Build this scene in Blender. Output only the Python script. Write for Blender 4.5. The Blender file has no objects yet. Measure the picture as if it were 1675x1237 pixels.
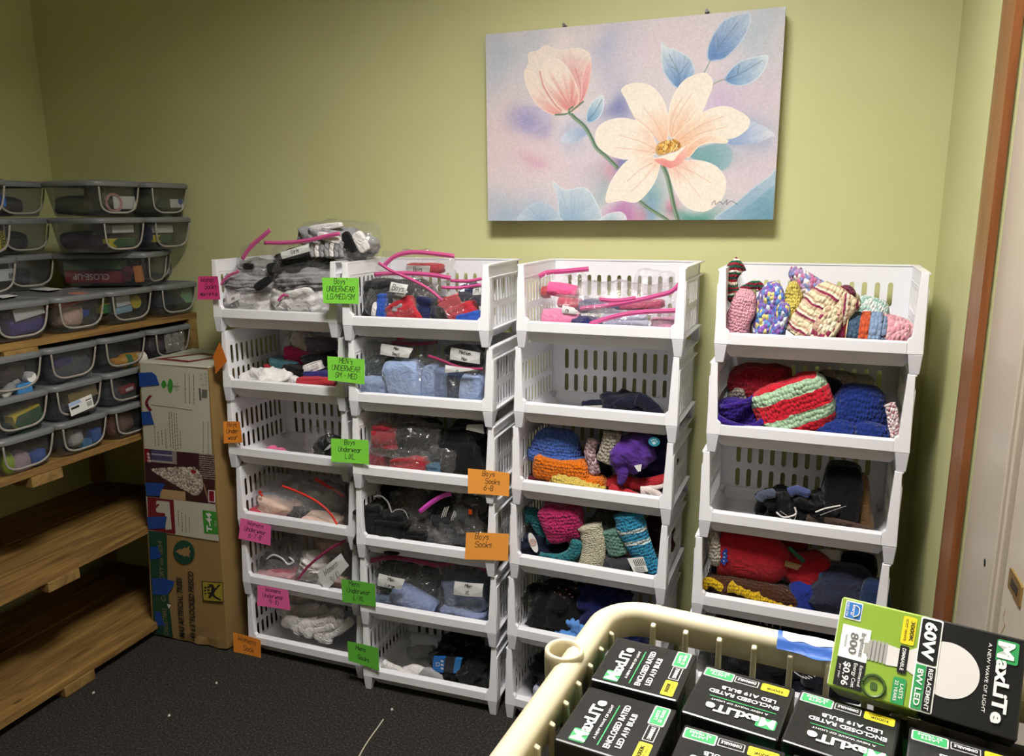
import bpy, math, random
import numpy as np
from mathutils import Vector, Matrix, noise

C = bpy.context.scene.collection
R = math.radians

# ------------------------------------------------------------ camera
CX, CY, F = 837.5, 618.5, 1270.0
_yaw, _pit, _rol = R(20.4), R(11.97), R(-.46)
_f = np.array([-math.sin(_yaw)*math.cos(_pit), math.cos(_yaw)*math.cos(_pit), -math.sin(_pit)])
_r = np.array([math.cos(_yaw), math.sin(_yaw), 0.0])
_u = np.cross(_r, _f)
_c, _s = math.cos(_rol), math.sin(_rol)
CAM = np.array([_c*_r+_s*_u, -_s*_r+_c*_u, _f])
EYE = np.array([0, 0, 1.5])
cd = bpy.data.cameras.new('camera')
cam = bpy.data.objects.new('camera', cd)
C.objects.link(cam)
m = Matrix.Identity(4)
for i in range(3):
    m[i][0] = CAM[0][i]; m[i][1] = CAM[1][i]; m[i][2] = -CAM[2][i]; m[i][3] = EYE[i]
cam.matrix_world = m
cd.sensor_width = 36.0
cd.lens = F/1675*36.0
cd.clip_start = .02
bpy.context.scene.camera = cam

# ------------------------------------------------------------ light
sc = bpy.context.scene
sc.view_settings.view_transform = 'Standard'
sc.view_settings.look = 'None'
sc.view_settings.exposure = 0.0
sc.view_settings.gamma = 1.0
sc.view_settings.use_curve_mapping = False
sc.cycles.transparent_max_bounces = 24
sc.cycles.max_bounces = 8
sc.cycles.caustics_reflective = False
sc.cycles.caustics_refractive = False
w = bpy.data.worlds.new('world'); sc.world = w
w.use_nodes = True
w.node_tree.nodes['Background'].inputs[0].default_value = (.9, .95, 1, 1)
w.node_tree.nodes['Background'].inputs[1].default_value = .0
LIGHT_POS = (-.42, .98, 2.75)     # ceiling panel, built below
LIGHT_SIZE = (.30, .27)
LIGHT_POWER = 84.0
BACK_POWER = 8.0

def ray(x, y):
    d = np.array([x-CX, -(y-CY), F]) @ CAM
    return d/np.linalg.norm(d)
def atY(x, y, Y): d = ray(x, y); return Vector(EYE+d*Y/d[1])
def atX(x, y, X): d = ray(x, y); return Vector(EYE+d*X/d[0])
def atZ(x, y, z): d = ray(x, y); return Vector(EYE+d*(z-EYE[2])/d[2])

# ------------------------------------------------------------ materials
def lin(c):
    if isinstance(c, str):
        c = [int(c[i:i+2], 16)/255 for i in (0, 2, 4)]
    return tuple(((x/12.92) if x <= .04045 else ((x+.055)/1.055)**2.4) for x in c) + (1.0,)
_mats = {}
def newmat(name):
    m = bpy.data.materials.new(name); m.use_nodes = True
    nt = m.node_tree
    b = nt.nodes['Principled BSDF']
    return m, nt, b
def N(nt, t, **kw):
    n = nt.nodes.new(t)
    for k, v in kw.items():
        if k in n.inputs.keys() if hasattr(n.inputs, 'keys') else False:
            n.inputs[k].default_value = v
        else:
            setattr(n, k, v)
    return n
def coord(nt, kind='Object', scale=(1, 1, 1), rot=(0, 0, 0)):
    tc = nt.nodes.new('ShaderNodeTexCoord'); mp = nt.nodes.new('ShaderNodeMapping')
    mp.inputs['Scale'].default_value = scale; mp.inputs['Rotation'].default_value = rot
    nt.links.new(tc.outputs[kind], mp.inputs[0])
    return mp.outputs[0]
def addbump(nt, b, height, strength, dist):
    bp = nt.nodes.new('ShaderNodeBump'); bp.inputs['Strength'].default_value = strength
    bp.inputs['Distance'].default_value = dist
    nt.links.new(height, bp.inputs['Height']); nt.links.new(bp.outputs[0], b.inputs['Normal'])
def ramp(nt, fac, stops, const=False):
    r = nt.nodes.new('ShaderNodeValToRGB'); e = r.color_ramp.elements
    if const: r.color_ramp.interpolation = 'CONSTANT'
    while len(e) > 1: e.remove(e[-1])
    e[0].position = stops[0][0]; e[0].color = lin(stops[0][1])
    for p, c in stops[1:]:
        k = e.new(p); k.color = lin(c)
    nt.links.new(fac, r.inputs[0])
    return r.outputs[0]
def plain(name, col, rough=.5, spec=.5, bump=None, metal=0):
    key = ('p', name, str(col), rough, spec, bump, metal)
    if key in _mats: return _mats[key]
    m, nt, b = newmat(name)
    b.inputs['Base Color'].default_value = lin(col); b.inputs['Roughness'].default_value = rough
    b.inputs['Specular IOR Level'].default_value = spec; b.inputs['Metallic'].default_value = metal
    n = nt.nodes.new('ShaderNodeTexNoise')
    nt.links.new(coord(nt), n.inputs[0])
    n.inputs['Scale'].default_value = bump[0] if bump else 14
    n.inputs['Detail'].default_value = 4
    if bump: addbump(nt, b, n.outputs[0], bump[1], bump[2])
    mx = nt.nodes.new('ShaderNodeMapRange'); mx.inputs['To Min'].default_value = max(rough-.06, .02)
    mx.inputs['To Max'].default_value = min(rough+.06, 1)
    nt.links.new(n.outputs[0], mx.inputs[0]); nt.links.new(mx.outputs[0], b.inputs['Roughness'])
    _mats[key] = m
    return m
def cloth_mat(name, col, col2=None, scale=260, strength=.5):
    key = ('c', name, str(col), str(col2), scale)
    if key in _mats: return _mats[key]
    m, nt, b = newmat(name)
    b.inputs['Roughness'].default_value = .95
    b.inputs['Specular IOR Level'].default_value = .15
    b.inputs['Sheen Weight'].default_value = .15
    v = coord(nt)
    n1 = N(nt, 'ShaderNodeTexNoise'); n1.inputs['Scale'].default_value = 30; n1.inputs['Detail'].default_value = 5
    nt.links.new(v, n1.inputs[0])
    a = lin(col); c2 = lin(col2) if col2 else tuple(x*.82 for x in a[:3])+(1,)
    mx = nt.nodes.new('ShaderNodeMix'); mx.data_type = 'RGBA'
    mx.inputs[6].default_value = c2; mx.inputs[7].default_value = a
    nt.links.new(n1.outputs[0], mx.inputs[0]); nt.links.new(mx.outputs[2], b.inputs['Base Color'])
    n2 = N(nt, 'ShaderNodeTexNoise'); n2.inputs['Scale'].default_value = scale; n2.inputs['Detail'].default_value = 2
    nt.links.new(v, n2.inputs[0])
    n3 = N(nt, 'ShaderNodeTexNoise'); n3.inputs['Scale'].default_value = 26; n3.inputs['Detail'].default_value = 3; n3.inputs['Distortion'].default_value = 2.2
    nt.links.new(v, n3.inputs[0])
    b1 = nt.nodes.new('ShaderNodeBump'); b1.inputs['Strength'].default_value = .55; b1.inputs['Distance'].default_value = .016
    nt.links.new(n3.outputs[0], b1.inputs['Height'])
    b2 = nt.nodes.new('ShaderNodeBump'); b2.inputs['Strength'].default_value = strength; b2.inputs['Distance'].default_value = .002
    nt.links.new(n2.outputs[0], b2.inputs['Height']); nt.links.new(b1.outputs[0], b2.inputs['Normal']); nt.links.new(b2.outputs[0], b.inputs['Normal'])
    _mats[key] = m
    return m
def knit_mat(name, cols, mode='flat', axis='z', period=.03, stitch=130, ang=0.0):
    """mode flat: one colour, shade between stitches painted darker; stripe: bands along an axis; vary: variegated yarn."""
    key = ('k', name, str(cols), mode, axis, period, stitch, ang)
    if key in _mats: return _mats[key]
    m, nt, b = newmat(name)
    b.inputs['Roughness'].default_value = .95; b.inputs['Specular IOR Level'].default_value = .1
    b.inputs['Sheen Weight'].default_value = .12
    v = coord(nt, rot=(0, ang, 0))
    sx = nt.nodes.new('ShaderNodeSeparateXYZ'); nt.links.new(v, sx.inputs[0])
    vo = nt.nodes.new('ShaderNodeTexVoronoi'); vo.inputs['Scale'].default_value = stitch*1.25
    vo.inputs['Randomness'].default_value = .8 if mode == 'vary' else .5
    v2 = coord(nt, scale=(1, .8, .62), rot=(0, ang, 0))
    nt.links.new(v2, vo.inputs['Vector'])
    if mode == 'flat':
        col = ramp(nt, vo.outputs['Distance'], [(0, cols[0]), (.9, [x*.74 for x in [int(cols[0][i:i+2], 16)/255 for i in (0, 2, 4)]])])  # painted shade: yarn colour darkens towards the gaps between stitches
    elif mode == 'stripe':
        mth = nt.nodes.new('ShaderNodeMath'); mth.operation = 'MULTIPLY_ADD'
        mth.inputs[1].default_value = 1/period; mth.inputs[2].default_value = 50
        src = sx.outputs[{'x': 0, 'y': 1, 'z': 2}[axis]]
        nz = N(nt, 'ShaderNodeTexNoise'); nz.inputs['Scale'].default_value = 25
        nt.links.new(v, nz.inputs[0])
        ad = nt.nodes.new('ShaderNodeMath'); ad.operation = 'MULTIPLY_ADD'; ad.inputs[1].default_value = .020
        nt.links.new(nz.outputs[0], ad.inputs[0]); nt.links.new(src, ad.inputs[2])
        nt.links.new(ad.outputs[0], mth.inputs[0])
        fr = nt.nodes.new('ShaderNodeMath'); fr.operation = 'FRACT'; nt.links.new(mth.outputs[0], fr.inputs[0])
        k = len(cols)
        col = ramp(nt, fr.outputs[0], [(i/k, c) for i, c in enumerate(cols)], True)
    else:
        bw = nt.nodes.new('ShaderNodeSeparateColor'); nt.links.new(vo.outputs['Color'], bw.inputs[0])
        k = len(cols)
        col = ramp(nt, bw.outputs[0], [(i/k, c) for i, c in enumerate(cols)], True)
    nt.links.new(col, b.inputs['Base Color'])
    iv = nt.nodes.new('ShaderNodeMath'); iv.operation = 'SUBTRACT'; iv.inputs[0].default_value = 1
    nt.links.new(vo.outputs['Distance'], iv.inputs[1])
    addbump(nt, b, iv.outputs[0], 1.0, .0075)
    _mats[key] = m
    return m
def film_mat(name, tint='ffffff', haze=.10, gloss=.16, rough=.12, crinkle=38, cstr=.9, hazecol=None):
    key = ('f', name, tint, haze, gloss, crinkle)
    if key in _mats: return _mats[key]
    m, nt, b = newmat(name)
    nt.nodes.remove(b)
    out = [n for n in nt.nodes if n.type == 'OUTPUT_MATERIAL'][0]
    tr = nt.nodes.new('ShaderNodeBsdfTransparent'); tr.inputs[0].default_value = lin(tint)
    gl = nt.nodes.new('ShaderNodeBsdfGlossy'); gl.inputs['Roughness'].default_value = rough
    gl.inputs[0].default_value = (.95, .95, .95, 1)
    df = nt.nodes.new('ShaderNodeBsdfDiffuse'); df.inputs[0].default_value = lin(hazecol or 'e8e8ea')
    n = nt.nodes.new('ShaderNodeTexNoise'); n.inputs['Scale'].default_value = crinkle
    n.inputs['Detail'].default_value = 3; n.inputs['Distortion'].default_value = 1.2
    nt.links.new(coord(nt), n.inputs[0])
    bp = nt.nodes.new('ShaderNodeBump'); bp.inputs['Strength'].default_value = cstr; bp.inputs['Distance'].default_value = .01
    vc = nt.nodes.new('ShaderNodeTexVoronoi'); vc.inputs['Scale'].default_value = crinkle*.9; vc.inputs['Randomness'].default_value = 1
    mxv = nt.nodes.new('ShaderNodeMix'); mxv.data_type = 'VECTOR'; mxv.inputs[0].default_value = .06
    cc = coord(nt); nt.links.new(cc, mxv.inputs[4]); nt.links.new(n.outputs['Color'], mxv.inputs[5]); nt.links.new(mxv.outputs[1], vc.inputs['Vector'])
    adv = nt.nodes.new('ShaderNodeMath'); adv.operation = 'ADD'
    nt.links.new(n.outputs[0], adv.inputs[0]); nt.links.new(vc.outputs['Distance'], adv.inputs[1])
    nt.links.new(adv.outputs[0] if cstr > .5 else n.outputs[0], bp.inputs['Height'])
    nt.links.new(bp.outputs[0], gl.inputs['Normal']); 
    fr = nt.nodes.new('ShaderNodeLayerWeight'); fr.inputs[0].default_value = .35
    nt.links.new(bp.outputs[0], fr.inputs['Normal'])
    mr = nt.nodes.new('ShaderNodeMapRange'); mr.inputs['To Min'].default_value = gloss*.35; mr.inputs['To Max'].default_value = min(1, gloss*3.2)
    nt.links.new(fr.outputs['Facing'], mr.inputs[0])
    a = nt.nodes.new('ShaderNodeMixShader'); a.inputs[0].default_value = haze
    nt.links.new(tr.outputs[0], a.inputs[1]); nt.links.new(df.outputs[0], a.inputs[2])
    c = nt.nodes.new('ShaderNodeMixShader'); nt.links.new(mr.outputs[0], c.inputs[0])
    nt.links.new(a.outputs[0], c.inputs[1]); nt.links.new(gl.outputs[0], c.inputs[2])
    nt.links.new(c.outputs[0], out.inputs[0])
    _mats[key] = m
    return m
def attr_mat(name, rough=.7, bump=None):
    m, nt, b = newmat(name)
    a = nt.nodes.new('ShaderNodeAttribute'); a.attribute_name = 'paint'
    nt.links.new(a.outputs['Color'], b.inputs['Base Color'])
    b.inputs['Roughness'].default_value = rough; b.inputs['Specular IOR Level'].default_value = .3
    n = nt.nodes.new('ShaderNodeTexNoise'); n.inputs['Scale'].default_value = 160; n.inputs['Detail'].default_value = 3
    nt.links.new(coord(nt), n.inputs[0]); addbump(nt, b, n.outputs[0], .25, .002)
    return m

# ------------------------------------------------------------ mesh helpers
class MB:
    def __init__(s): s.v = []; s.f = []; s.mi = []
    def add(s, vs, fs, mi=0):
        o = len(s.v); s.v += [tuple(x) for x in vs]
        for q in fs: s.f.append(tuple(i+o for i in q)); s.mi.append(mi)
        return s
    def box(s, a, b, mi=0):
        x0, y0, z0 = a; x1, y1, z1 = b
        vs = [(x, y, z) for x in (x0, x1) for y in (y0, y1) for z in (z0, z1)]
        return s.add(vs, [(0, 1, 3, 2), (4, 6, 7, 5), (0, 4, 5, 1), (2, 3, 7, 6), (0, 2, 6, 4), (1, 5, 7, 3)], mi)
    def hexa(s, bot, top, mi=0):
        return s.add(list(bot)+list(top), [(3, 2, 1, 0), (4, 5, 6, 7), (0, 1, 5, 4), (1, 2, 6, 5), (2, 3, 7, 6), (3, 0, 4, 7)], mi)
    def grid(s, rows, close_u=False, close_v=False, mi=0):
        nr = len(rows); nc = len(rows[0])
        vs = [p for r_ in rows for p in r_]; fs = []
        for i in range(nr if close_v else nr-1):
            for j in range(nc if close_u else nc-1):
                fs.append((i*nc+j, i*nc+(j+1) % nc, ((i+1) % nr)*nc+(j+1) % nc, ((i+1) % nr)*nc+j))
        return s.add(vs, fs, mi)
    def tube(s, pts, rad, n=10, caps=True, mi=0, flat=1.0, up=None):
        pts = [Vector(p) for p in pts]; rows = []
        k = len(pts)
        ref = Vector(up) if up else Vector((0, 0, 1))
        for i, p in enumerate(pts):
            t = (pts[min(i+1, k-1)]-pts[max(i-1, 0)]).normalized()
            a = t.cross(ref)
            if a.length < .05: a = t.cross(Vector((0, 1, 0)))
            a.normalize(); b_ = a.cross(t).normalized()
            rr = rad[i] if hasattr(rad, '__len__') else rad
            rows.append([p+a*math.cos(2*math.pi*j/n)*rr+b_*math.sin(2*math.pi*j/n)*rr*flat for j in range(n)])
        s.grid(rows, close_u=True, mi=mi)
        if caps:
            o = len(s.v); s.f.append(tuple(range(o-n, o))); s.mi.append(mi)
            s.f.append(tuple(reversed(range(o-k*n, o-k*n+n)))); s.mi.append(mi)
        return s
    def obj(s, name, mat=None, parent=None, smooth=False, bevel=0, loc=None):
        me = bpy.data.meshes.new(name)
        me.from_pydata(s.v, [], s.f)
        mats = mat if isinstance(mat, (list, tuple)) else [mat]
        for q in mats:
            if q: me.materials.append(q)
        if len(mats) > 1: me.polygons.foreach_set('material_index', s.mi)
        if smooth: me.polygons.foreach_set('use_smooth', [True]*len(me.polygons))
        me.update()
        o = bpy.data.objects.new(name, me); C.objects.link(o)
        if parent: o.parent = parent
        if loc: o.location = loc
        if bevel:
            b = o.modifiers.new('bevel', 'BEVEL'); b.width = bevel; b.segments = 2; b.limit_method = 'ANGLE'; b.angle_limit = R(35)
            b.harden_normals = False
        return o
def tag(o, label=None, cat=None, group=None, kind=None):
    if label: o['label'] = label
    if cat: o['category'] = cat
    if group: o['group'] = group
    if kind: o['kind'] = kind
    return o
def thing(name, label, cat, loc=(0, 0, 0), rot=(0, 0, 0), group=None):
    o = bpy.data.objects.new(name, None); C.objects.link(o)
    o.location = loc; o.rotation_euler = rot; o.empty_display_size = .05
    return tag(o, label, cat, group)
def copy_tree(o, parent=None):
    c = o.copy(); C.objects.link(c)
    if parent: c.parent = parent
    for ch in [q for q in bpy.data.objects if q.parent == o]:
        copy_tree(ch, c)
    return c
def smoothpts(pts, n=6, closed=False):
    pts = [Vector(p) for p in pts]; k = len(pts); out = []
    rng = range(k) if closed else range(k-1)
    for i in rng:
        if closed: p0, p1, p2, p3 = pts[i-1], pts[i], pts[(i+1) % k], pts[(i+2) % k]
        else: p0, p1, p2, p3 = pts[max(i-1, 0)], pts[i], pts[i+1], pts[min(i+2, k-1)]
        for j in range(n):
            t = j/n
            out.append(.5*((2*p1)+(-p0+p2)*t+(2*p0-5*p1+4*p2-p3)*t*t+(-p0+3*p1-3*p2+p3)*t**3))
    if not closed: out.append(pts[-1])
    return out

# printed lettering with the built-in font
_tc = {}
def _font_mesh(s, bold):
    k = (s, bold)
    if k in _tc: return _tc[k]
    cu = bpy.data.curves.new('t', 'FONT'); cu.body = s; cu.size = 1; cu.offset = bold; cu.resolution_u = 3
    o = bpy.data.objects.new('t', cu); C.objects.link(o)
    bpy.context.view_layer.update()
    dg = bpy.context.evaluated_depsgraph_get()
    me = bpy.data.meshes.new_from_object(o.evaluated_get(dg))
    vs = [(v.co.x, v.co.y) for v in me.vertices]; fs = [tuple(p.vertices) for p in me.polygons]
    bpy.data.objects.remove(o); bpy.data.curves.remove(cu); bpy.data.meshes.remove(me)
    x0 = min(v[0] for v in vs); x1 = max(v[0] for v in vs)
    _tc[k] = ([((x-x0)/(x1-x0), y/.72) for x, y in vs], fs)
    return _tc[k]
def put_text(mb, s, O, RT, UP, bold=0.0, mi=0):
    """text filling the box from O: full width RT, capital height UP (vectors)"""
    vs, fs = _font_mesh(s, bold)
    O, RT, UP = Vector(O), Vector(RT), Vector(UP)
    mb.add([O+RT*x+UP*y for x, y in vs], fs, mi)
def put_quad(mb, pts, mi=0): mb.add(pts, [tuple(range(len(pts)))], mi)

# handwriting: pen strokes
GL = {'A': '003a60/1444', 'B': '000a4a584505/45534000', 'D': '000a3a57533000', 'E': '50000a5a/0545', 'G': '584a1a07031040535535',
 'L': '0a0050', 'M': '000a346a60', 'N': '000a505a', 'R': '000a4a584605/2550', 'S': '584a1a080615455452401002', 'U': '0a021040525a',
 'W': '0a1036607a', 'X': '005a/0a50', 'a': '461604021030424640', 'c': '4436160402103042', 'd': '4a40/4436160402103042',
 'e': '034344361604021040', 'i': '3630/3837', 'k': '0a00/0246/1440', 'l': '2a20', 'm': '0600/0416263430/3446566460', 'n': '0600/0416364440',
 'o': '160402103042443616', 'r': '0600/04163646', 's': '453616051433423010', 'u': '0602103042/4640', 'w': '0610243046', 'y': '0935/5910',
 'g': '49190604133349/494110', '6': '4a16031040534515', '7': '0a5a20', '8': '1508 1a4a584515021040534 5'.replace(' ', ''), '9': '4515081a4a584550',
 '0': '1a0802104052584a1a', '1': '3a30', '-': '1545', '/': '005a', '|': '2a20', "'": '2b28', ' ': '', 'x': '0046/0640', 'h': '0a00/0416364440', 't': '2a2040/0646'}
def hand(mb, s, O, RT, UP, wid, seed=0, slant=.12):
    """handwritten line: O start, RT unit right, UP unit up scaled: glyph cell height = |UP|"""
    rnd = random.Random(seed+len(s))
    O, RT, UP = Vector(O), Vector(RT), Vector(UP)
    h = UP.length; rt = RT.normalized()*h*.1; up = UP*.1
    x = 0
    for ch in s:
        g = GL.get(ch, '')
        j = rnd.uniform(-.5, .5)-(3 if ch in 'yg' else 0)
        mxx = 2
        for st in g.split('/'):
            if not st: continue
            pts = [(int(st[i], 16), int(st[i+1], 16)) for i in range(0, len(st), 2)]
            mxx = max(mxx, max(p[0] for p in pts))
            P3 = [O+rt*(x+a+b_*slant*1.2)+up*(b_+j) for a, b_ in pts]
            for a, b_ in zip(P3, P3[1:]):
                d = (b_-a)
                if d.length < 1e-6: continue
                d.normalize(); nrm = RT.normalized().cross(UP.normalized()); n_ = d.cross(nrm)*wid*.5; e = d*wid*.4
                put_quad(mb, [a-e+n_, b_+e+n_, b_+e-n_, a-e-n_])
        x += (mxx+1.6) if ch != ' ' else 4
def hand_len(s, h):
    x = 0
    for ch in s:
        g = GL.get(ch, ''); q = [int(t[i], 16) for t in g.split('/') for i in range(0, len(t), 2)]
        x += (max(q+[2])+1.6) if ch != ' ' else 4
    return x*h*.1

def raster_panel(name, img, O, RT, UP, mat, parent=None, thick=None):
    """img rows top to bottom, linear rgb; a flat printed/painted face with one colour per point"""
    ny, nx, _ = img.shape
    O, RT, UP = np.array(O), np.array(RT), np.array(UP)
    gx, gy = np.meshgrid(np.linspace(0, 1, nx), np.linspace(1, 0, ny))
    P = O+gx[..., None]*RT+gy[..., None]*UP
    idx = np.arange(nx*ny).reshape(ny, nx)
    q = np.stack([idx[1:, :-1], idx[1:, 1:], idx[:-1, 1:], idx[:-1, :-1]], -1).reshape(-1, 4)
    me = bpy.data.meshes.new(name)
    me.from_pydata(P.reshape(-1, 3).tolist(), [], q.tolist())
    ca = me.color_attributes.new('paint', 'FLOAT_COLOR', 'POINT')
    col = np.ones((nx*ny, 4), dtype=np.float32); col[:, :3] = img.reshape(-1, 3)
    ca.data.foreach_set('color', col.ravel())
    me.materials.append(mat); me.update()
    o = bpy.data.objects.new(name, me); C.objects.link(o)
    if parent: o.parent = parent
    return o
# ------------------------------------------------------------ room
YW = 2.31
XL = atY(85, 292, YW).x
XR = atY(1530, 440, YW).x
YB, ZC = -3.4, 2.75
def wall_paint(name, c1, c2):
    m, nt, b = newmat(name)
    n = N(nt, 'ShaderNodeTexNoise'); n.inputs['Scale'].default_value = 3.0; n.inputs['Detail'].default_value = 6
    v = coord(nt); nt.links.new(v, n.inputs[0])
    nt.links.new(ramp(nt, n.outputs[0], [(.3, c1), (.75, c2)]), b.inputs['Base Color'])
    b.inputs['Roughness'].default_value = .48; b.inputs['Specular IOR Level'].default_value = .35
    n2 = N(nt, 'ShaderNodeTexNoise'); n2.inputs['Scale'].default_value = 180; n2.inputs['Detail'].default_value = 3
    nt.links.new(v, n2.inputs[0]); addbump(nt, b, n2.outputs[0], .12, .002)
    return m
M_wall = wall_paint('green_wall_paint', 'c5c592', 'cbcb99')
def carpet():
    m, nt, b = newmat('charcoal_carpet')
    v = coord(nt)
    n = N(nt, 'ShaderNodeTexNoise'); n.inputs['Scale'].default_value = 165; n.inputs['Detail'].default_value = 7
    n.inputs['Roughness'].default_value = .75
    nt.links.new(v, n.inputs[0])
    nt.links.new(ramp(nt, n.outputs[0], [(.36, '22211f'), (.55, '4a4743'), (.72, '88827a')]), b.inputs['Base Color'])
    b.inputs['Roughness'].default_value = .95; b.inputs['Specular IOR Level'].default_value = .1
    addbump(nt, b, n.outputs[0], 1, .012)
    return m
MB().box((XL-.1, YB-.1, -.1), (XR+.1, YW+.1, 0)).obj('floor', carpet())
MB().box((XL-.1, YB-.1, ZC), (XR+.1, YW+.1, ZC+.1)).obj('ceiling', plain('ceiling_white', 'd8d6cc', .9))
MB().box((XL-.1, YW, 0), (XR+.1, YW+.1, ZC)).obj('wall_back', M_wall)
MB().box((XL-.1, YB, 0), (XL, YW, ZC)).obj('wall_left', M_wall)
MB().box((XL-.1, YB-.1, 0), (XR+.1, YB, ZC)).obj('wall_front', M_wall)
yR = lambda px, py: atX(px, py, XR).y
y_tr0, y_tr1, y_tr2 = yR(1586, 500), yR(1599, 500), yR(1617.5, 500)
y_mo0, y_mo1, y_ed = yR(1626.5, 860), yR(1639.5, 860), yR(1665, 860)
MB().box((XR, y_tr2+.004, 0), (XR+.1, YW, ZC)).box((XR, y_mo0-.9, 2.12), (XR+.1, y_tr2-.01, ZC)).box((XR, YB, 0), (XR+.1, y_mo0-.9, ZC)).obj('wall_right', M_wall)
for n_ in ('floor', 'ceiling', 'wall_back', 'wall_left', 'wall_front', 'wall_right'):
    bpy.data.objects[n_]['kind'] = 'structure'
def wood(name, cols, scale=(1, 1, 1), rough=.45, sc_=6, dist=3.5, bump=.15, ring=4):
    m, nt, b = newmat(name)
    v = coord(nt, scale=scale)
    wv = nt.nodes.new('ShaderNodeTexNoise'); wv.inputs['Scale'].default_value = sc_
    wv.inputs['Detail'].default_value = 8; wv.inputs['Distortion'].default_value = dist; wv.inputs['Roughness'].default_value = .62
    nt.links.new(v, wv.inputs[0])
    k = len(cols)
    cr_ = ramp(nt, wv.outputs[0], [(.28+.45*i/(k-1), c) for i, c in enumerate(cols)])
    if ring > 4:
        vk = nt.nodes.new('ShaderNodeTexVoronoi'); vk.inputs['Scale'].default_value = 5.5; nt.links.new(coord(nt, scale=(1.3, .7, .6)), vk.inputs['Vector'])
        kr = ramp(nt, vk.outputs['Distance'], [(.0, '3a2410'), (.05, '5a3c1e'), (.10, 'ffffff')])
        mk = nt.nodes.new('ShaderNodeMix'); mk.data_type = 'RGBA'; mk.blend_type = 'MULTIPLY'; mk.inputs[0].default_value = 1
        nt.links.new(cr_, mk.inputs[6]); nt.links.new(kr, mk.inputs[7]); cr_ = mk.outputs[2]
    nt.links.new(cr_, b.inputs['Base Color'])
    b.inputs['Roughness'].default_value = rough; b.inputs['Specular IOR Level'].default_value = .4
    addbump(nt, b, wv.outputs[0], bump, .004)
    return m
M_trim = wood('stained_door_casing', ['6a3c1a', '85502a', '935c30'], (6, 6, .8), .35, 5, 1.0, .05)
# varnished casing along the doorway: flat face with a bevelled outer strip
mb = MB()
mb.hexa([(XR-.003, y_tr0, 0), (XR-.014, y_tr1, 0), (XR, y_tr1, 0), (XR, y_tr0, 0)][::-1], [(XR-.003, y_tr0, 2.2), (XR-.014, y_tr1, 2.2), (XR, y_tr1, 2.2), (XR, y_tr0, 2.2)][::-1])
mb.box((XR-.014, y_tr2, 0), (XR, y_tr1, 2.2))
tag(mb.obj('trim_1', M_trim), kind='structure')
M_cream = plain('cream_gloss_paint', 'b9afa0', .35, .5, (4, .05, .01))
# cream door frame: flat board, twin bead moulding, screw hole
mb = MB()
mb.box((XR+.006, y_mo0, 0), (XR+.05, y_tr2-.006, 2.15))
mb.obj('trim_2', M_cream, bevel=.002)['kind'] = 'structure'
mb = MB()
for t0, t1, dx in ((0, .45, .004), (.45, .75, -.002), (.75, 1, .003)):
    mb.box((XR+dx, y_mo0+(y_mo1-y_mo0)*t1, 0), (XR+.05, y_mo0+(y_mo1-y_mo0)*t0, 2.15))
mb.obj('trim_3', M_cream, bevel=.002)['kind'] = 'structure'
# the door itself
dr = thing('door_1', None, None, (XR, y_mo1, 0)); dr['kind'] = 'structure'
del_ = y_ed-y_mo1
mb = MB().box((.012, del_, .01), (.05, -.001, 2.12)).box((.004, -.82, .01), (.05, del_-.001, 2.12))
mb.obj('door_slab', M_cream, dr, bevel=.003)
pl = atX(1655, 931, XR+.004); pb = atX(1662, 975, XR+.004)
y0 = pl.y-y_mo1; M_brass = plain('worn_brass', 'c0a060', .3, .5, (20, .1, .002), .8)
zc = (pl.z+pb.z)/2; hh = (pl.z-pb.z)/2+.004
mb = MB()
A = [(0, .9), (.1, 1), (.9, 1), (1, .9), (1, -.9), (.9, -1), (.1, -1), (0, -.9)]
def plate_pt(u, v, x): return (x, y0-u*.07, zc+v*hh)
mb.add([plate_pt(u, v, .001) for u, v in A]+[plate_pt(u, v, .004) for u, v in A], [tuple(range(8))]+[(i, (i+1) % 8, 8+(i+1) % 8, 8+i) for i in range(8)])
mb.obj('latch_plate', M_brass, dr)
mb = MB().box((.0002, y0-.055, zc-hh*.42), (.0012, y0-.018, zc+hh*.38)); mb.obj('latch_slot', plain('dark_recess', '2a2216', .6), dr)
mb = MB(); q = atX(1611, 920.6, XR+.006)
mb.add([(XR+.0055, q.y+.007*math.cos(a*math.pi/6), q.z+.0075*math.sin(a*math.pi/6)) for a in range(12)], [tuple(range(12))])
mb.add([(XR+.005, q.y+.002+.0025*math.cos(a*math.pi/3), q.z-.001+.0025*math.sin(a*math.pi/3)) for a in range(6)], [tuple(range(6))], 1)
o = mb.obj('screw_hole', [plain('hole_black', '14120f', .6), plain('screw_grey', '777777', .3, metal=.8)]); o.parent = bpy.data.objects['trim_2']
# chipped paint down the door edge
mb = MB(); rnd = random.Random(4)
ed = [atX(x, y, XR+.0035) for x, y in ((1644, 998), (1641, 1012), (1643, 1024), (1637, 1038), (1636, 1050), (1633, 1058))]
L_ = []; Rr_ = []
for p in smoothpts(ed, 4):
    wv = rnd.uniform(.001, .006); L_.append(Vector((XR+.0035, p.y-y_mo1-wv, p.z))); Rr_.append(Vector((XR+.0035, p.y-y_mo1+wv*.7, p.z)))
rows = [[Vector((a.x-XR, a.y, a.z)), Vector((b.x-XR, b.y, b.z))] for a, b in zip(L_, Rr_)]
mb.grid(rows).obj('paint_chip', plain('bare_chip', '8a7443', .6), dr)
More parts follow.
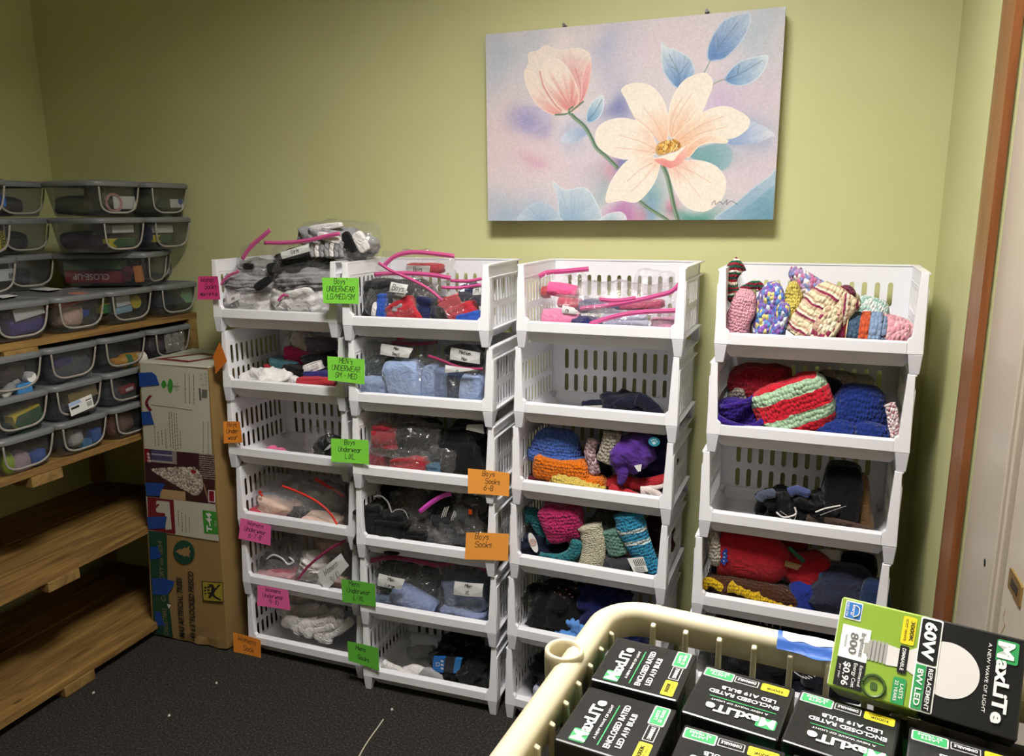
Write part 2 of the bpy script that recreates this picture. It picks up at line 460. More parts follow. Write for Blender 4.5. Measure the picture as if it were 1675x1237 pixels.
# ceiling light
cl = thing('ceiling_light', 'deep framed square ceiling light nearest the back wall, above the picture', 'light', (LIGHT_POS[0], LIGHT_POS[1], ZC))
lx, ly = LIGHT_SIZE
mb = MB()
for a, b in (((-lx-.02, -ly-.02, -.17), (lx+.02, -ly, 0)), ((-lx-.02, ly, -.17), (lx+.02, ly+.02, 0)), ((-lx-.02, -ly, -.17), (-lx, ly, 0)), ((lx, -ly, -.17), (lx+.02, ly, 0))): mb.box(a, b)
mb.obj('light_frame', plain('light_frame_grey', '55555a', .5), cl)  # frame made deep to cut light off the upper and far left walls
me_, nt_, b_ = newmat('light_diffuser_glow')
b_.inputs['Emission Color'].default_value = (1, .955, .90, 1); b_.inputs['Emission Strength'].default_value = LIGHT_POWER
MB().box((-lx, -ly, -.024), (lx, ly, -.016)).obj('light_diffuser', me_, cl)
# added unseen panel behind the camera, giving dim fill light
cl2 = copy_tree(cl); cl2.location = (-.9, -1.0, ZC)
cl2['label'] = 'second deep framed square ceiling light, behind the camera'
for ch in list(cl2.children):
    if ch.name.startswith('light_diffuser'):
        ch.data = ch.data.copy(); m2 = me_.copy(); m2.node_tree.nodes['Principled BSDF'].inputs['Emission Strength'].default_value = BACK_POWER
        ch.data.materials[0] = m2

# thread on the carpet
pts = [atZ(x, y, .004) for x, y in ((627, 1177), (618, 1190), (605, 1208), (596, 1222), (586, 1240), (575, 1262))]
tag(MB().tube(smoothpts(pts, 4), .0022, 6, flat=.6).obj('thread_scrap', plain('pale_thread', 'b8b09c', .9)), 'long pale thread lying on the dark carpet in front of the baskets', 'thread')
rnd = random.Random(9)
for i, (x, y, lab) in enumerate(((354, 1117, 'tiny white lint scrap on the carpet, nearest the orange note'), (153, 1133, 'small white lint scrap on the carpet beside the bottom shelf'), (277, 1170, 'tiny white lint speck on the open carpet left of the thread'), (641, 1160, 'short white fibre on the carpet below the second stack'))):
    p = atZ(x, y, .002); s_ = .005
    mb = MB(); ang = [j*2*math.pi/7 for j in range(7)]; rr_ = [rnd.uniform(.5, 1.2)*s_ for _ in ang]
    mb.add([(math.cos(a)*r_, math.sin(a)*r_, -.002) for a, r_ in zip(ang, rr_)]+[(math.cos(a)*r_*.7, math.sin(a)*r_*.7, .002) for a, r_ in zip(ang, rr_)],
           [tuple(range(7, 14))]+[(j, (j+1) % 7, 7+(j+1) % 7, 7+j) for j in range(7)])
    tag(mb.obj('lint_scrap', plain('lint_white', 'cfcac0', .9), loc=p), lab, 'lint', 'lint scraps on the carpet')

# ------------------------------------------------------------ painting (flower canvas)
YP = YW-.058
cTL, cTR, cBR, cBL = [atY(x, y, YP) for x, y in ((794.3, 57.7), (1286, 9.5), (1264, 360), (798.7, 360.7))]
px0 = (cTL.x+cBL.x)/2; px1 = (cTR.x+cBR.x)/2; pz0 = (cBL.z+cBR.z)/2; pz1 = (cTL.z+cTR.z)/2
PW, PH = px1-px0, pz1-pz0
def paint_flowers():
    nx, ny = 560, 360
    src = np.array([(42, 170), (1490, 28), (1425, 1060), (55, 1062)], float)
    dst = np.array([(0, 0), (nx, 0), (nx, ny), (0, ny)], float)
    A = []; bb = []
    for (x, y), (u_, v_) in zip(src, dst):
        A.append([x, y, 1, 0, 0, 0, -u_*x, -u_*y]); bb.append(u_)
        A.append([0, 0, 0, x, y, 1, -v_*x, -v_*y]); bb.append(v_)
    h = np.append(np.linalg.solve(np.array(A), np.array(bb)), 1).reshape(3, 3)
    def tf(p):
        p = np.atleast_2d(np.array(p, float)); q = np.c_[p, np.ones(len(p))] @ h.T
        return q[:, :2]/q[:, 2:]
    yy, xx = np.mgrid[0:ny, 0:nx].astype(float)
    rng = np.random.RandomState(3)
    def vn(s, seed):
        rg = np.random.RandomState(seed); gx, gy = int(nx/s)+3, int(ny/s)+3
        g = rg.rand(gy, gx); fx, fy = xx/s, yy/s; ix, iy = fx.astype(int), fy.astype(int)
        tx, ty = fx-ix, fy-iy; tx = tx*tx*(3-2*tx); ty = ty*ty*(3-2*ty)
        return (g[iy, ix]*(1-tx)+g[iy, ix+1]*tx)*(1-ty)+(g[iy+1, ix]*(1-tx)+g[iy+1, ix+1]*tx)*ty
    col = lambda s: np.array([int(s[i:i+2], 16) for i in (0, 2, 4)])/255.0
    img = np.ones((ny, nx, 3))*col('d9d0d6')
    wx = (vn(60, 1)-.5)*50; wy = (vn(60, 2)-.5)*50
    def blob(p, rx, ry, c, a=1.0, rot=0):
        q = tf([p])[0]; k = nx/1400
        dx, dy = xx+wx-q[0], yy+wy-q[1]
        cr, sr = math.cos(rot), math.sin(rot)
        d = ((dx*cr+dy*sr)/(rx*k))**2+((-dx*sr+dy*cr)/(ry*k))**2
        w_ = a*np.exp(-d)[..., None]
        img[:] = img*(1-w_)+col(c)*w_
    for b_ in (((120, 250), 220, 180, 'b9c2cf', .9), ((150, 700), 260, 230, 'e0cbd0', .9), ((400, 760), 250, 120, 'dcc9d6', .6), ((640, 250), 130, 160, 'c3c1d4', .8),
               ((1380, 120), 120, 180, 'b4c3d2', .8), ((1250, 450), 220, 130, 'cdbdd2', .7), ((900, 200), 180, 140, 'ddcbda', .6), ((1320, 800), 200, 160, 'd6c6d4', .8),
               ((150, 1030), 260, 80, 'a9bbd0', .9), ((700, 520), 90, 110, '6f78b0', .8), ((640, 820), 130, 80, 'b8a8c8', .7), ((660, 800), 60, 60, '6d76aa', .8),
               ((590, 820), 50, 60, 'e79fae', .8), ((840, 960), 90, 140, '6fa6a6', .85), ((700, 980), 60, 50, 'b56fae', .8), ((780, 1020), 60, 60, 'd98aa8', .7),
               ((850, 1020), 40, 90, '8ea8cc', .8), ((960, 1010), 30, 60, 'e07f9c', .9), ((1080, 1035), 120, 45, '4c9488', .95), ((560, 900), 60, 120, '93b6b8', .6),
               ((250, 580), 90, 70, 'a8a2c6', .85), ((230, 800), 80, 40, 'd8a9c0', .7), ((600, 250), 45, 120, 'b0b4d0', .7), ((1110, 750), 120, 80, '7ba4ab', .95),
               ((1280, 620), 120, 60, '8fa3c8', .7), ((480, 640), 100, 45, 'a9b9d2', .8), ((1180, 480), 60, 60, 'c9b3d6', .7), ((450, 600), 100, 60, 'd9cfe0', .5), ((380, 230), 110, 90, 'e8dcd8', .8)):
        blob(b_[0], b_[1]*.95, b_[2]*.95, b_[3], b_[4])
    def sdf(P):
        d = np.full((ny, nx), 1e9); ins = np.zeros((ny, nx), bool)
        k = len(P)
        for i in range(k):
            a, b_ = P[i], P[(i+1) % k]; e = b_-a; L2 = (e**2).sum()+1e-9
            t = np.clip(((xx-a[0])*e[0]+(yy-a[1])*e[1])/L2, 0, 1)
            d = np.minimum(d, (xx-a[0]-t*e[0])**2+(yy-a[1]-t*e[1])**2)
            c = (a[1] > yy) != (b_[1] > yy)
            with np.errstate(divide='ignore', invalid='ignore'):
                ins ^= c & (xx < (b_[0]-a[0])*(yy-a[1])/(b_[1]-a[1]+1e-12)+a[0])
        d = np.sqrt(d); return np.where(ins, d, -d)
    def shape(pts, cin, cout, frm, L, a=1.0, edge='', soft=1.0, streak=.12, ew=1.6):
        P3 = smoothpts([(x, y, 0) for x, y in pts], 5, True)
        P = tf([(p.x, p.y) for p in P3]); d = sdf(P)
        q = tf([frm])[0]; k = nx/1400
        dist = np.hypot(xx-q[0], yy-q[1])/(L*k)
        ang = np.arctan2(yy-q[1], xx-q[0])
        st = np.interp(ang, np.linspace(-math.pi, math.pi, 140), rng.rand(140))*streak*2-streak
        t = np.clip(dist+st+(vn(9, 7)-.5)*.12, 0, 1)[..., None]
        c = col(cin)*(1-t)+col(cout)*t
        if edge:
            w_ = np.clip(1-np.abs(d-ew*.6)/ew, 0, 1)[..., None]*.8; c = c*(1-w_)+col(edge)*w_
        al = np.clip(d/soft+.5, 0, 1)[..., None]*a
        img[:] = img*(1-al)+c*al
    def stroke(pts, w_, c, a=1.0):
        P3 = smoothpts([(x, y, 0) for x, y in pts], 6); P = tf([(p.x, p.y) for p in P3]); d = np.full((ny, nx), 1e9)
        for a_, b_ in zip(P, P[1:]):
            e = b_-a_; t = np.clip(((xx-a_[0])*e[0]+(yy-a_[1])*e[1])/((e**2).sum()+1e-9), 0, 1)
            d = np.minimum(d, np.hypot(xx-a_[0]-t*e[0], yy-a_[1]-t*e[1]))
        al = np.clip(w_*nx/1400-d+.5, 0, 1)[..., None]*a
        img[:] = img*(1-al)+col(c)*al
    # far leaves and blades
    shape([(360, 870), (420, 910), (510, 900), (560, 950), (590, 1064), (410, 1064), (385, 960)], '8fb0cc', 'ccd8e2', (450, 1064), 190, .9, 'e8eef2')
    shape([(200, 1064), (230, 1000), (290, 970), (350, 990), (400, 1064)], '8aaccc', 'c6d3e0', (310, 1064), 120, .8, '', 3)
    shape([(590, 1062), (620, 1030), (690, 1018), (712, 1062)], 'a8c4d4', 'dfe6ea', (640, 1062), 70, .9, 'eef2f2')
    shape([(1445, 825), (1400, 850), (1330, 900), (1240, 975), (1190, 1010), (1150, 1062), (1440, 1062)], '7fa6c4', 'b4cadb', (1300, 1062), 260, .9, 'dbe6ec')
    shape([(1440, 900), (1340, 960), (1230, 1060), (1440, 1062)], '5f93a8', '8fb4c6', (1400, 1062), 200, .7, '', 3)
    shape([(1010, 745), (1080, 705), (1180, 692), (1225, 730), (1215, 790), (1170, 822), (1100, 790)], '5f9aa0', '94b6c0', (1030, 750), 190, .8, '', 4)
    shape([(1205, 690), (1280, 600), (1330, 585), (1430, 640), (1400, 665), (1330, 690)], '7f9ccc', 'dbe1ea', (1215, 690), 190, .8, '')
    shape([(200, 520), (300, 515), (350, 570), (300, 620), (240, 640), (200, 590)], '9c98c4', 'c2bcd6', (240, 580), 100, .7, '', 6)
    shape([(400, 670), (440, 630), (500, 618), (530, 640), (480, 680), (420, 690)], '8ea8d0', 'ccd6e4', (520, 640), 110, .8, '', 4)
    # three leaves top right
    shape([(885, 200), (905, 225), (960, 240), (1020, 280), (1045, 340), (1020, 385), (970, 428), (925, 395), (890, 340), (882, 270)], '5f86bb', 'd5dfe8', (975, 425), 190, 1, 'dfe7ec')
    shape([(1110, 290), (1105, 240), (1130, 170), (1180, 100), (1250, 66), (1312, 60), (1308, 130), (1270, 200), (1200, 275), (1150, 292)], '5f86c0', 'd0dae6', (1140, 270), 250, 1, 'dfe6ec')
    shape([(1188, 380), (1220, 330), (1270, 290), (1340, 270), (1400, 266), (1385, 330), (1340, 385), (1280, 412), (1220, 408)], '6d94c4', 'dce4ea', (1200, 390), 200, 1, 'e4eaee')
    shape([(525, 585), (528, 530), (560, 480), (602, 458), (608, 510), (590, 560), (555, 588)], '6f9cc4', 'd3dde6', (535, 580), 110, 1, 'e4eaee')
    for l in ([(975, 425), (965, 350), (920, 260)], [(970, 360), (1010, 300)], [(965, 340), (930, 320)], [(1120, 290), (1180, 200), (1250, 110)], [(1160, 230), (1150, 160)],
              [(1190, 385), (1270, 350), (1370, 290)], [(1250, 355), (1260, 310)], [(530, 580), (570, 530), (598, 480)]): stroke(l, 2.5, '6a7f8e', .55)
    stroke([(1120, 290), (1100, 330), (1090, 350)], 3, '8fa08c', .8); stroke([(1188, 380), (1150, 395), (1125, 410)], 3, '8fa08c', .8)
    # stems
    for l, w_ in (([(445, 545), (470, 570), (515, 610), (545, 660), (570, 710), (620, 755), (670, 805)], 9), ([(770, 960), (820, 1000), (900, 1050), (915, 1062)], 8), ([(890, 800), (912, 850), (930, 930), (945, 1000), (965, 1064)], 10)):
        stroke(l, w_, '6e8a72'); stroke([(x+3, y) for x, y in l], w_*.35, '4d6b55', .8); stroke([(x-5, y) for x, y in l], w_*.3, 'a5b8a0', .7)
    # tulip
    shape([(225, 350), (245, 310), (245, 260), (290, 245), (330, 218), (380, 240), (430, 240), (480, 232), (530, 250), (545, 280), (545, 350), (530, 430), (500, 500), (455, 545), (370, 553), (290, 490), (240, 430)], 'dc9c9e', 'ecdfd6', (440, 400), 150, 1, 'f2e6da')
    shape([(300, 340), (330, 295), (370, 280), (410, 300), (450, 350), (480, 420), (490, 480), (462, 525), (425, 535), (380, 505), (335, 440), (305, 390)], 'd98884', 'f0e2d8', (450, 530), 190, 1, 'f6eadf', streak=.25, ew=2.2)
    shape([(225, 352), (262, 345), (290, 375), (310, 430), (350, 490), (410, 545), (370, 555), (300, 520), (250, 450)], 'de9690', 'f0e0d6', (420, 560), 200, 1, 'f4e8dc')
    shape([(545, 290), (545, 360), (530, 430), (500, 500), (455, 540), (495, 470), (500, 400), (515, 330)], 'd87f86', 'ecbcb8', (470, 530), 200, 1, 'f3ded4')
    stroke([(375, 553), (430, 548), (470, 520), (508, 490)], 4, '5f7d66', .9); stroke([(445, 548), (440, 530), (458, 515)], 4, '5f7d66', .9)
    stroke([(300, 345), (320, 420), (370, 500), (405, 535)], 3, 'c8736f', .7); stroke([(470, 330), (495, 420), (492, 480)], 3, 'd08480', .6)
    # big blossom
    ce = (925, 700)
    P_ = [[(1085, 350), (1118, 365), (1132, 405), (1110, 470), (1075, 545), (1000, 610), (935, 665), (915, 620), (917, 540), (945, 450), (1000, 380)],
          [(690, 432), (735, 402), (800, 402), (855, 430), (898, 490), (915, 560), (918, 640), (895, 695), (840, 650), (770, 590), (735, 530), (712, 480)],
          [(565, 650), (585, 605), (640, 575), (710, 568), (780, 590), (830, 640), (862, 700), (850, 745), (780, 757), (700, 768), (620, 740), (575, 700)],
          [(935, 680), (1000, 600), (1090, 535), (1190, 510), (1270, 540), (1312, 580), (1290, 630), (1220, 668), (1130, 660), (1050, 680), (985, 715)],
          [(870, 775), (866, 840), (830, 910), (765, 972), (690, 965), (618, 972), (628, 900), (670, 825), (730, 765), (810, 748)],
          [(918, 800), (1000, 772), (1090, 775), (1160, 810), (1196, 880), (1175, 960), (1110, 1012), (1050, 1016), (990, 985), (945, 910)]]
    for k, p in enumerate(P_):
        shape(p, ['eab796', 'ecb898', 'ecbfa6', 'eab692', 'ecbd9e', 'e8a698'][k], 'f2e8dc', ce, [210, 190, 180, 230, 170, 190][k], 1, 'faf3e6', streak=.16, soft=.9, ew=1.1)
    for l in ([(930, 650), (960, 560), (1030, 450)], [(925, 640), (935, 560), (985, 470)], [(900, 680), (860, 600), (800, 520)], [(880, 690), (820, 620), (750, 560)],
              [(860, 720), (780, 680), (680, 650)], [(855, 735), (760, 720), (660, 710)], [(970, 670), (1060, 610), (1180, 560)], [(985, 690), (1080, 640), (1200, 610)],
              [(860, 790), (810, 850), (740, 920)], [(850, 780), (790, 810), (720, 870)], [(940, 810), (1010, 870), (1070, 950)], [(960, 800), (1040, 830), (1120, 880)]): stroke(l, 2.2, 'dba083', .4)
    shape([(1000, 725), (1035, 680), (1110, 648), (1200, 672), (1190, 690), (1120, 688), (1065, 705), (1030, 745), (1010, 760)], 'e9b497', 'f6e6d4', (1010, 740), 190, 1, 'faf2e6')
    shape([(848, 768), (900, 752), (950, 735), (985, 712), (1006, 700), (1008, 745), (980, 785), (930, 808), (885, 795)], 'e58f8c', 'f0bfae', (900, 800), 130, 1, '')
    shape([(850, 765), (900, 748), (950, 732), (985, 710), (1004, 702), (965, 745), (935, 775), (890, 762)], 'f8ede0', 'f6e2d2', (930, 750), 80, 1, '')
    shape([(856, 730), (865, 695), (905, 676), (955, 676), (980, 698), (965, 722), (915, 738), (875, 748)], 'b98a48', 'cfa566', (920, 710), 70, 1, '')
    for _ in range(150):
        a = rng.rand()*6.28; r_ = math.sqrt(rng.rand()); x = 920+r_*52*math.cos(a); y = 708-r_*28*math.sin(a)-r_*.16*(x-920)
        stroke([(x, y), (x+rng.uniform(-5, 5), y-rng.uniform(3, 9))], 2.6, ['f2d27a', 'b06a22', 'e8b54c', '8c4f1c', 'f8e6a8'][rng.randint(5)], .9)
    # scribbled signature
    stroke([(1125, 985), (1140, 965), (1145, 985), (1165, 970), (1180, 982), (1200, 962), (1198, 985), (1220, 968), (1250, 985)], 2, '5a5560', .6)
    img[:] = np.clip(img*(1+(vn(3, 5)[..., None]-.5)*.05)+(vn(2.2, 8)[..., None]-.5)*.02, 0, 1)
    img = np.clip(img*.95, 0, 1)
    return np.where(img <= .04045, img/12.92, ((img+.055)/1.055)**2.4)
pt = thing('flower_painting', 'unframed canvas of a pale magnolia and pink tulip bud hung on the green wall', 'painting', (px0, YP, pz0))
raster_panel('painted_face', paint_flowers(), (0, -.0006, 0), (PW, 0, 0), (0, 0, PH), attr_mat('flower_paint', .45), pt)
MB().box((0, 0, 0), (PW, .040, PH)).obj('stretched_canvas', cloth_mat('canvas_edge', 'c9c2c0', scale=400, strength=.2), pt, bevel=.002)
for k, (x, y) in enumerate(((924, 43), (1157, 20))):
    p = atY(x, y, YW-.004); mb = MB()
    mb.tube([(0, .004, .0), (0, -.012, .002)], .002, 8); mb.tube([(0, -.010, .002), (0, -.013, .002)], .0045, 10)
    mb.box((-.006, -.003, -.03), (.006, .004, .002))
    tag(mb.obj('picture_hook', plain('steel_hook', '77777a', .5, metal=.6), loc=p), 'small metal hook above the painting, %s of the two' % ('left' if k == 0 else 'right'), 'hook', 'picture hooks')
# ------------------------------------------------------------ stacking baskets
BW, BD, BH = .457, .30, .2275
M_plas = plain('white_plastic', 'ececf2', .34, .5, (60, .03, .002))
STK = {1: (-1.7231, 1.9794, -.0006, -.0136, -.0025), 2: (-1.237, 1.9373, .0279, -.0086, .003),
       3: (-.7586, 1.9545, -.0302, .0289, .0270), 4: (-.2307, 1.8874, -.0372, .0357, .0389)}
NUDGE = {(1, 5): -.010, (1, 3): -.005, (1, 2): .005, (2, 5): -.003, (2, 4): .003, (2, 3): .002, (2, 0): -.003}
def stack_frame(s, t):
    """origin (front left foot) and yaw of tier t (0 = floor) of stack s"""
    x0, y0, yw, ax, ay = STK[s]; z = t*BH
    return Vector((x0+ax*z+NUDGE.get((s, t), 0), y0+ay*z, z)), yw
def slotted(mb, P, w, h, cols, rows, sw, margin, th, nrm):
    """P(u,v)->point; cols slots across; rows [(v0,v1)]; plate of thickness th along nrm"""
    nrm = Vector(nrm)*th
    pitch = (w-2*margin)/cols
    us = [0]+[margin+i*pitch for i in range(cols+1)]+[w]
    vb = [0]
    for i in range(len(rows)-1): vb.append((rows[i][1]+rows[i+1][0])/2)
    vb.append(h)
    front = lambda u, v: Vector(P(u, v))
    def quad(a, b, c, d):
        A = [front(*q) for q in (a, b, c, d)]
        mb.add(A+[x+nrm for x in A], [(0, 1, 2, 3), (7, 6, 5, 4)])
    quad((0, 0), (us[1], 0), (us[1], h), (0, h)); quad((us[-2], 0), (w, 0), (w, h), (us[-2], h))
    for i in range(cols):
        a, b = us[i+1], us[i+2]; uc = (a+b)/2; r = sw/2
        for j, (v0, v1) in enumerate(rows):
            lo, hi = vb[j], vb[j+1]
            S = [(uc+r*math.cos(t), v1-r+r*math.sin(t)) for t in [k*math.pi/4 for k in range(5)]]+[(uc+r*math.cos(t), v0+r+r*math.sin(t)) for t in [math.pi+k*math.pi/4 for k in range(5)]]
            O_ = [(b, (v0+v1)/2), (b, hi), (uc, hi), (a, hi), (a, (v0+v1)/2), (a, (v0+v1)/2), (a, lo), (uc, lo), (b, lo), (b, (v0+v1)/2)]
            O_ = [(b, v1-r), (b, hi), (uc, hi), (a, hi), (a, v1-r), (a, v0+r), (a, lo), (uc, lo), (b, lo), (b, v0+r)]
            vs = [front(*q) for q in S]+[front(*q) for q in O_]
            vs += [x+nrm for x in vs]
            fs = []
            for k in range(10):
                k2 = (k+1) % 10
                fs += [(k, 10+k, 10+k2, k2), (20+k2, 30+k2, 30+k, 20+k), (k, k2, 20+k2, 20+k)]
            mb.add(vs, fs)
def make_basket():
    t = thing('stacking_basket', 'x', 'basket')
    W, D, H = BW, BD, BH
    # front frame: two posts widening down to a low rail
    mb = MB(); th = .016
    def post(s):
        X = (lambda x: x) if s < 0 else (lambda x: W-x)
        o = [(.003, H), (.019, H), (.026, .085), (.034, .078), (.034, .046), (.0, .046)]
        pts = [(X(a), b) for a, b in o]
        if s > 0: pts = pts[::-1]
        n = len(pts)
        ys = lambda z: .010*(z-.046)/(H-.046)          # posts lean back slightly
        vs = [(x, ys(z), z) for x, z in pts]+[(x, th+ys(z)*.4, z) for x, z in pts]
        mb.add(vs, [tuple(reversed(range(n))), tuple(range(n, 2*n))]+[(i, (i+1) % n, n+(i+1) % n, n+i) for i in range(n)])
    post(-1); post(1)
    mb.box((.034, 0, .046), (W-.034, .010, .073))
    mb.box((.030, .010, .066), (W-.030, .024, .073))
    mb.obj('front_frame', M_plas, t, bevel=.0016)
    # tub: tapered walls hanging below the rail, with a flat ribbed floor
    mb = MB()
    up = [(.012, .012, .048), (W-.012, .012, .048), (W-.012, D-.010, .048), (.012, D-.010, .048)]
    lo = [(.036, .030, .012), (W-.036, .030, .012), (W-.036, D-.022, .012), (.036, D-.022, .012)]
    def ring(P, ins, dz):
        cx_, cy_ = W/2, D/2
        return [(x+(ins if x < cx_ else -ins), y+(ins if y < cy_ else -ins), z+dz) for x, y, z in P]
    upi, loi = ring(up, .003, 0), ring(lo, .003, .003)
    mb.add(up+lo, [(4, 7, 6, 5)]+[(i, (i+1) % 4, 4+(i+1) % 4, 4+i)[::-1] for i in range(4)])
    mb.add(upi+loi, [(4, 5, 6, 7)]+[(i, (i+1) % 4, 4+(i+1) % 4, 4+i) for i in range(4)])
    mb.add(up+upi, [(i, (i+1) % 4, 4+(i+1) % 4, 4+i) for i in range(4)])
    for k in range(1, 5): mb.box((.045+k*.073-.001, .045, .015), (.045+k*.073+.001, D-.035, .0168))
    mb.box((.05, D*.36, .015), (W-.05, D*.36+.002, .0168)); mb.box((.05, D*.68, .015), (W-.05, D*.68+.002, .0168))
    # base flange all round
    mb.box((.0, .016, .044), (.014, D, .048)); mb.box((W-.014, .016, .044), (W, D, .048)); mb.box((.0, D-.012, .044), (W, D, .048))
    mb.obj('tub', M_plas, t, bevel=.0012)
    rows = [(.040, .104), (.120, .182)]
    z0 = .046
    rws = [(a-z0, b-z0) for a, b in rows]
    mb = MB()
    slotted(mb, lambda u, v: (.010+u, D-.010, z0+v), W-.020, H-z0, 12, [(max(rws[0][0], .004), rws[0][1]), rws[1]], .0125, .036, .003, (0, 1, 0))
    mb.box((.002, D-.012, H-.004), (W-.002, D, H)); mb.box((.004, D-.008, H-.038), (W-.004, D, H-.035))
    mb.obj('back_panel', M_plas, t)
    for s in (-1, 1):
        mb = MB()
        X = (lambda x: x) if s < 0 else (lambda x: W-x)
        slotted(mb, lambda u, v: (X(.013), .014+u, z0+v), D-.026, H-z0, 10, [(max(rws[0][0], .004), rws[0][1]), rws[1]], .0130, .012, .002, (1 if s < 0 else -1, 0, 0))
        a, b = sorted((X(.0), X(.016))); mb.box((a, .012, H-.004), (b, D, H)); mb.box((a, .012, H-.038), (b, D, H-.0355))
        a, b = sorted((X(.0), X(.004))); mb.box((a, .0105, .048), (b, .032, H-.0385))
        mb.obj('side_panel', M_plas, t)
    for fx in (0, 1):
        for fy in (0, 1):
            mb = MB()
            X = (lambda x: x) if fx == 0 else (lambda x: W-x)
            ya, yb, yc, yd = (.0005, .050, .003, .020) if fy == 0 else (D-.002, D-.045, D-.004, D-.020)
            def leg(x0_, x1_, x2_, x3_, ya, yb, yc, yd):
                top = [(X(x0_), ya, .046), (X(x1_), ya, .046), (X(x1_), yb, .046), (X(x0_), yb, .046)]
                bot = [(X(x2_), yc, .0005), (X(x3_), yc, .0005), (X(x3_), yd, .0005), (X(x2_), yd, .0005)]
                if (fx == 1) != (fy == 1): top, bot = top[::-1], bot[::-1]
                mb.hexa(bot, top)
            leg(.0005, .031, .004, .024, ya, yb, yc, yd)
            mb.obj('foot', plain('white_plastic_satin', 'd0d0d8', .5, .4), t, bevel=.0015)
    return t
ORD = ['bottom', 'fifth from the top', 'fourth from the top', 'third from the top', 'second from the top', 'top']
HOLD = {(1, 5): 'heaped with zip bags of black and white socks', (1, 4): 'holding a loose white shirt and mixed clothes', (1, 3): 'almost empty but for a pink sock and a small bag',
 (1, 2): 'holding bags with red zippers', (1, 1): 'holding a zip bag with a handwritten white label', (1, 0): 'full of loose white socks',
 (2, 5): 'holding zip bags of red and blue boys underwear', (2, 4): 'holding bags of light blue underwear, green note on its left', (2, 3): 'holding bagged red and black clothes',
 (2, 2): 'holding folded black socks in piles', (2, 1): 'holding two labelled bags of blue-grey underwear', (2, 0): 'with white socks and a blue wrapped black pair',
 (3, 5): 'with pink zip bags', (3, 4): 'nearly empty with dark gloves', (3, 3): 'of blue, orange and purple knitwear', (3, 2): 'with teal, cream and striped blue knits', (3, 1): 'with a black and a navy garment', (3, 0): 'mostly hidden behind the tan crate',
 (4, 5): 'of pastel knitted hats', (4, 4): 'with a red and mint striped knit', (4, 3): 'with black socks at its right end', (4, 2): 'with red fleece hats', (4, 1): 'behind the crate rim', (4, 0): 'behind the bulb boxes'}
SN = {1: 'leftmost stack of baskets', 2: 'second stack of baskets from the left', 3: 'third stack of baskets from the left', 4: 'rightmost stack of baskets'}
proto = make_basket(); first = True
for s in (1, 2, 3, 4):
    for t_ in range(6):
        o = proto if first else copy_tree(proto); first = False
        p, yw = stack_frame(s, t_)
        o.location = p; o.rotation_euler = (0, 0, yw)
        o['label'] = 'white slotted basket, %s in the %s, %s' % (ORD[t_], SN[s], HOLD[(s, t_)])
        if len(o['label'].split()) > 16: o['label'] = 'white basket, %s of the %s' % (ORD[t_], SN[s])
        o['group'] = 'white stacking baskets'
def bfloor(s, t): return t*BH+.017
def bdepth(s, t, x, v):
    """world Y of the plane v metres behind the front of tier t at world x"""
    p, yw = stack_frame(s, t)
    return p.y+v+(x-p.x)*math.tan(yw)
# ------------------------------------------------------------ wooden shelving
SX = -2.11
M_pine = wood('old_pine_boards', ['553c20', '785a34', '92733f', 'a98750'], (7, .55, 7), .55, 3.2, 1.8, .3, 6)
M_pine2 = wood('pine_cleats', ['6e5430', '8c7040', 'a28450'], (.8, 5, 5), .6, 3, 2, .2)
sh = thing('wooden_shelving_unit', 'homemade pine shelving unit of four plank shelves along the left wall', 'shelf', (SX, 0, 0))
Z = [1.150, .766, .424, .062]
rnd = random.Random(5)
for k, z in enumerate(Z):
    th = [.022, .022, .024, .026][k]
    wd = [.15, .19, .145, .115]; x = 0
    for j, w_ in enumerate(wd):
        dz = rnd.uniform(-.004, 0); n = 26; rows = []
        x1 = x-w_+.009
        mb = MB(); y0_, y1_ = -.45, YW-.012
        for i in range(n+1):
            y = y0_+(y1_-y0_)*i/n
            e = (.004*noise.noise(Vector((y*6, k*3.1, j*5)))) if k < 3 else .002*noise.noise(Vector((y*6, k*3.1, j*5)))
            if k == 2 and j == 0: e += .006*noise.noise(Vector((y*17, 3, 1)))
            rows.append([(x+e, y, z+dz), (x+e, y, z+dz-th), (x1, y, z+dz-th), (x1, y, z+dz)])
        mb.grid(rows, close_u=True); mb.add(rows[0]+rows[-1], [(0, 1, 2, 3), (7, 6, 5, 4)])
        mb.obj('plank', M_pine, sh, bevel=.0015)
        x = x-w_
def yat(px, py, z):
    return atX(px, py, SX).y
for k, (pa, pb) in enumerate((((4, 570), (60, 560)), ((50, 785), (101, 768)), ((76, 948), (127, 920)), ((105, 1131), (154, 1100)))):
    ya, yb = yat(*pa, 0), yat(*pb, 0); z = Z[k]-.024
    hgt = min(.035, z) if k == 3 else .032
    for yy0 in (ya, ya+.95 if k == 9 else None):
        if yy0 is None: continue
        MB().box((-.59, ya, z-hgt), (.004, yb, z)).obj('cleat', M_pine2, sh, bevel=.002)
    MB().box((-.59, ya-.9, z-hgt), (.0, yb-.9, z)).obj('cleat', M_pine2, sh, bevel=.002)
# posts
for (x, y) in ((-.047, YW-.05), (-.595, YW-.05), (-.595, YW-.62)):
    for a, b in ((0, Z[3]-.027), (Z[3], Z[2]-.026), (Z[2], Z[1]-.024), (Z[1], Z[0]-.024)):
        MB().box((x-.0, y, a), (x+.045, y+.038, b)).obj('post', M_pine2, sh, bevel=.002)
MB().box((-.5, YW-.048, Z[1]+.26), (-.05, YW-.012, Z[1]+.35)).obj('end_brace', M_pine2, sh, bevel=.002)

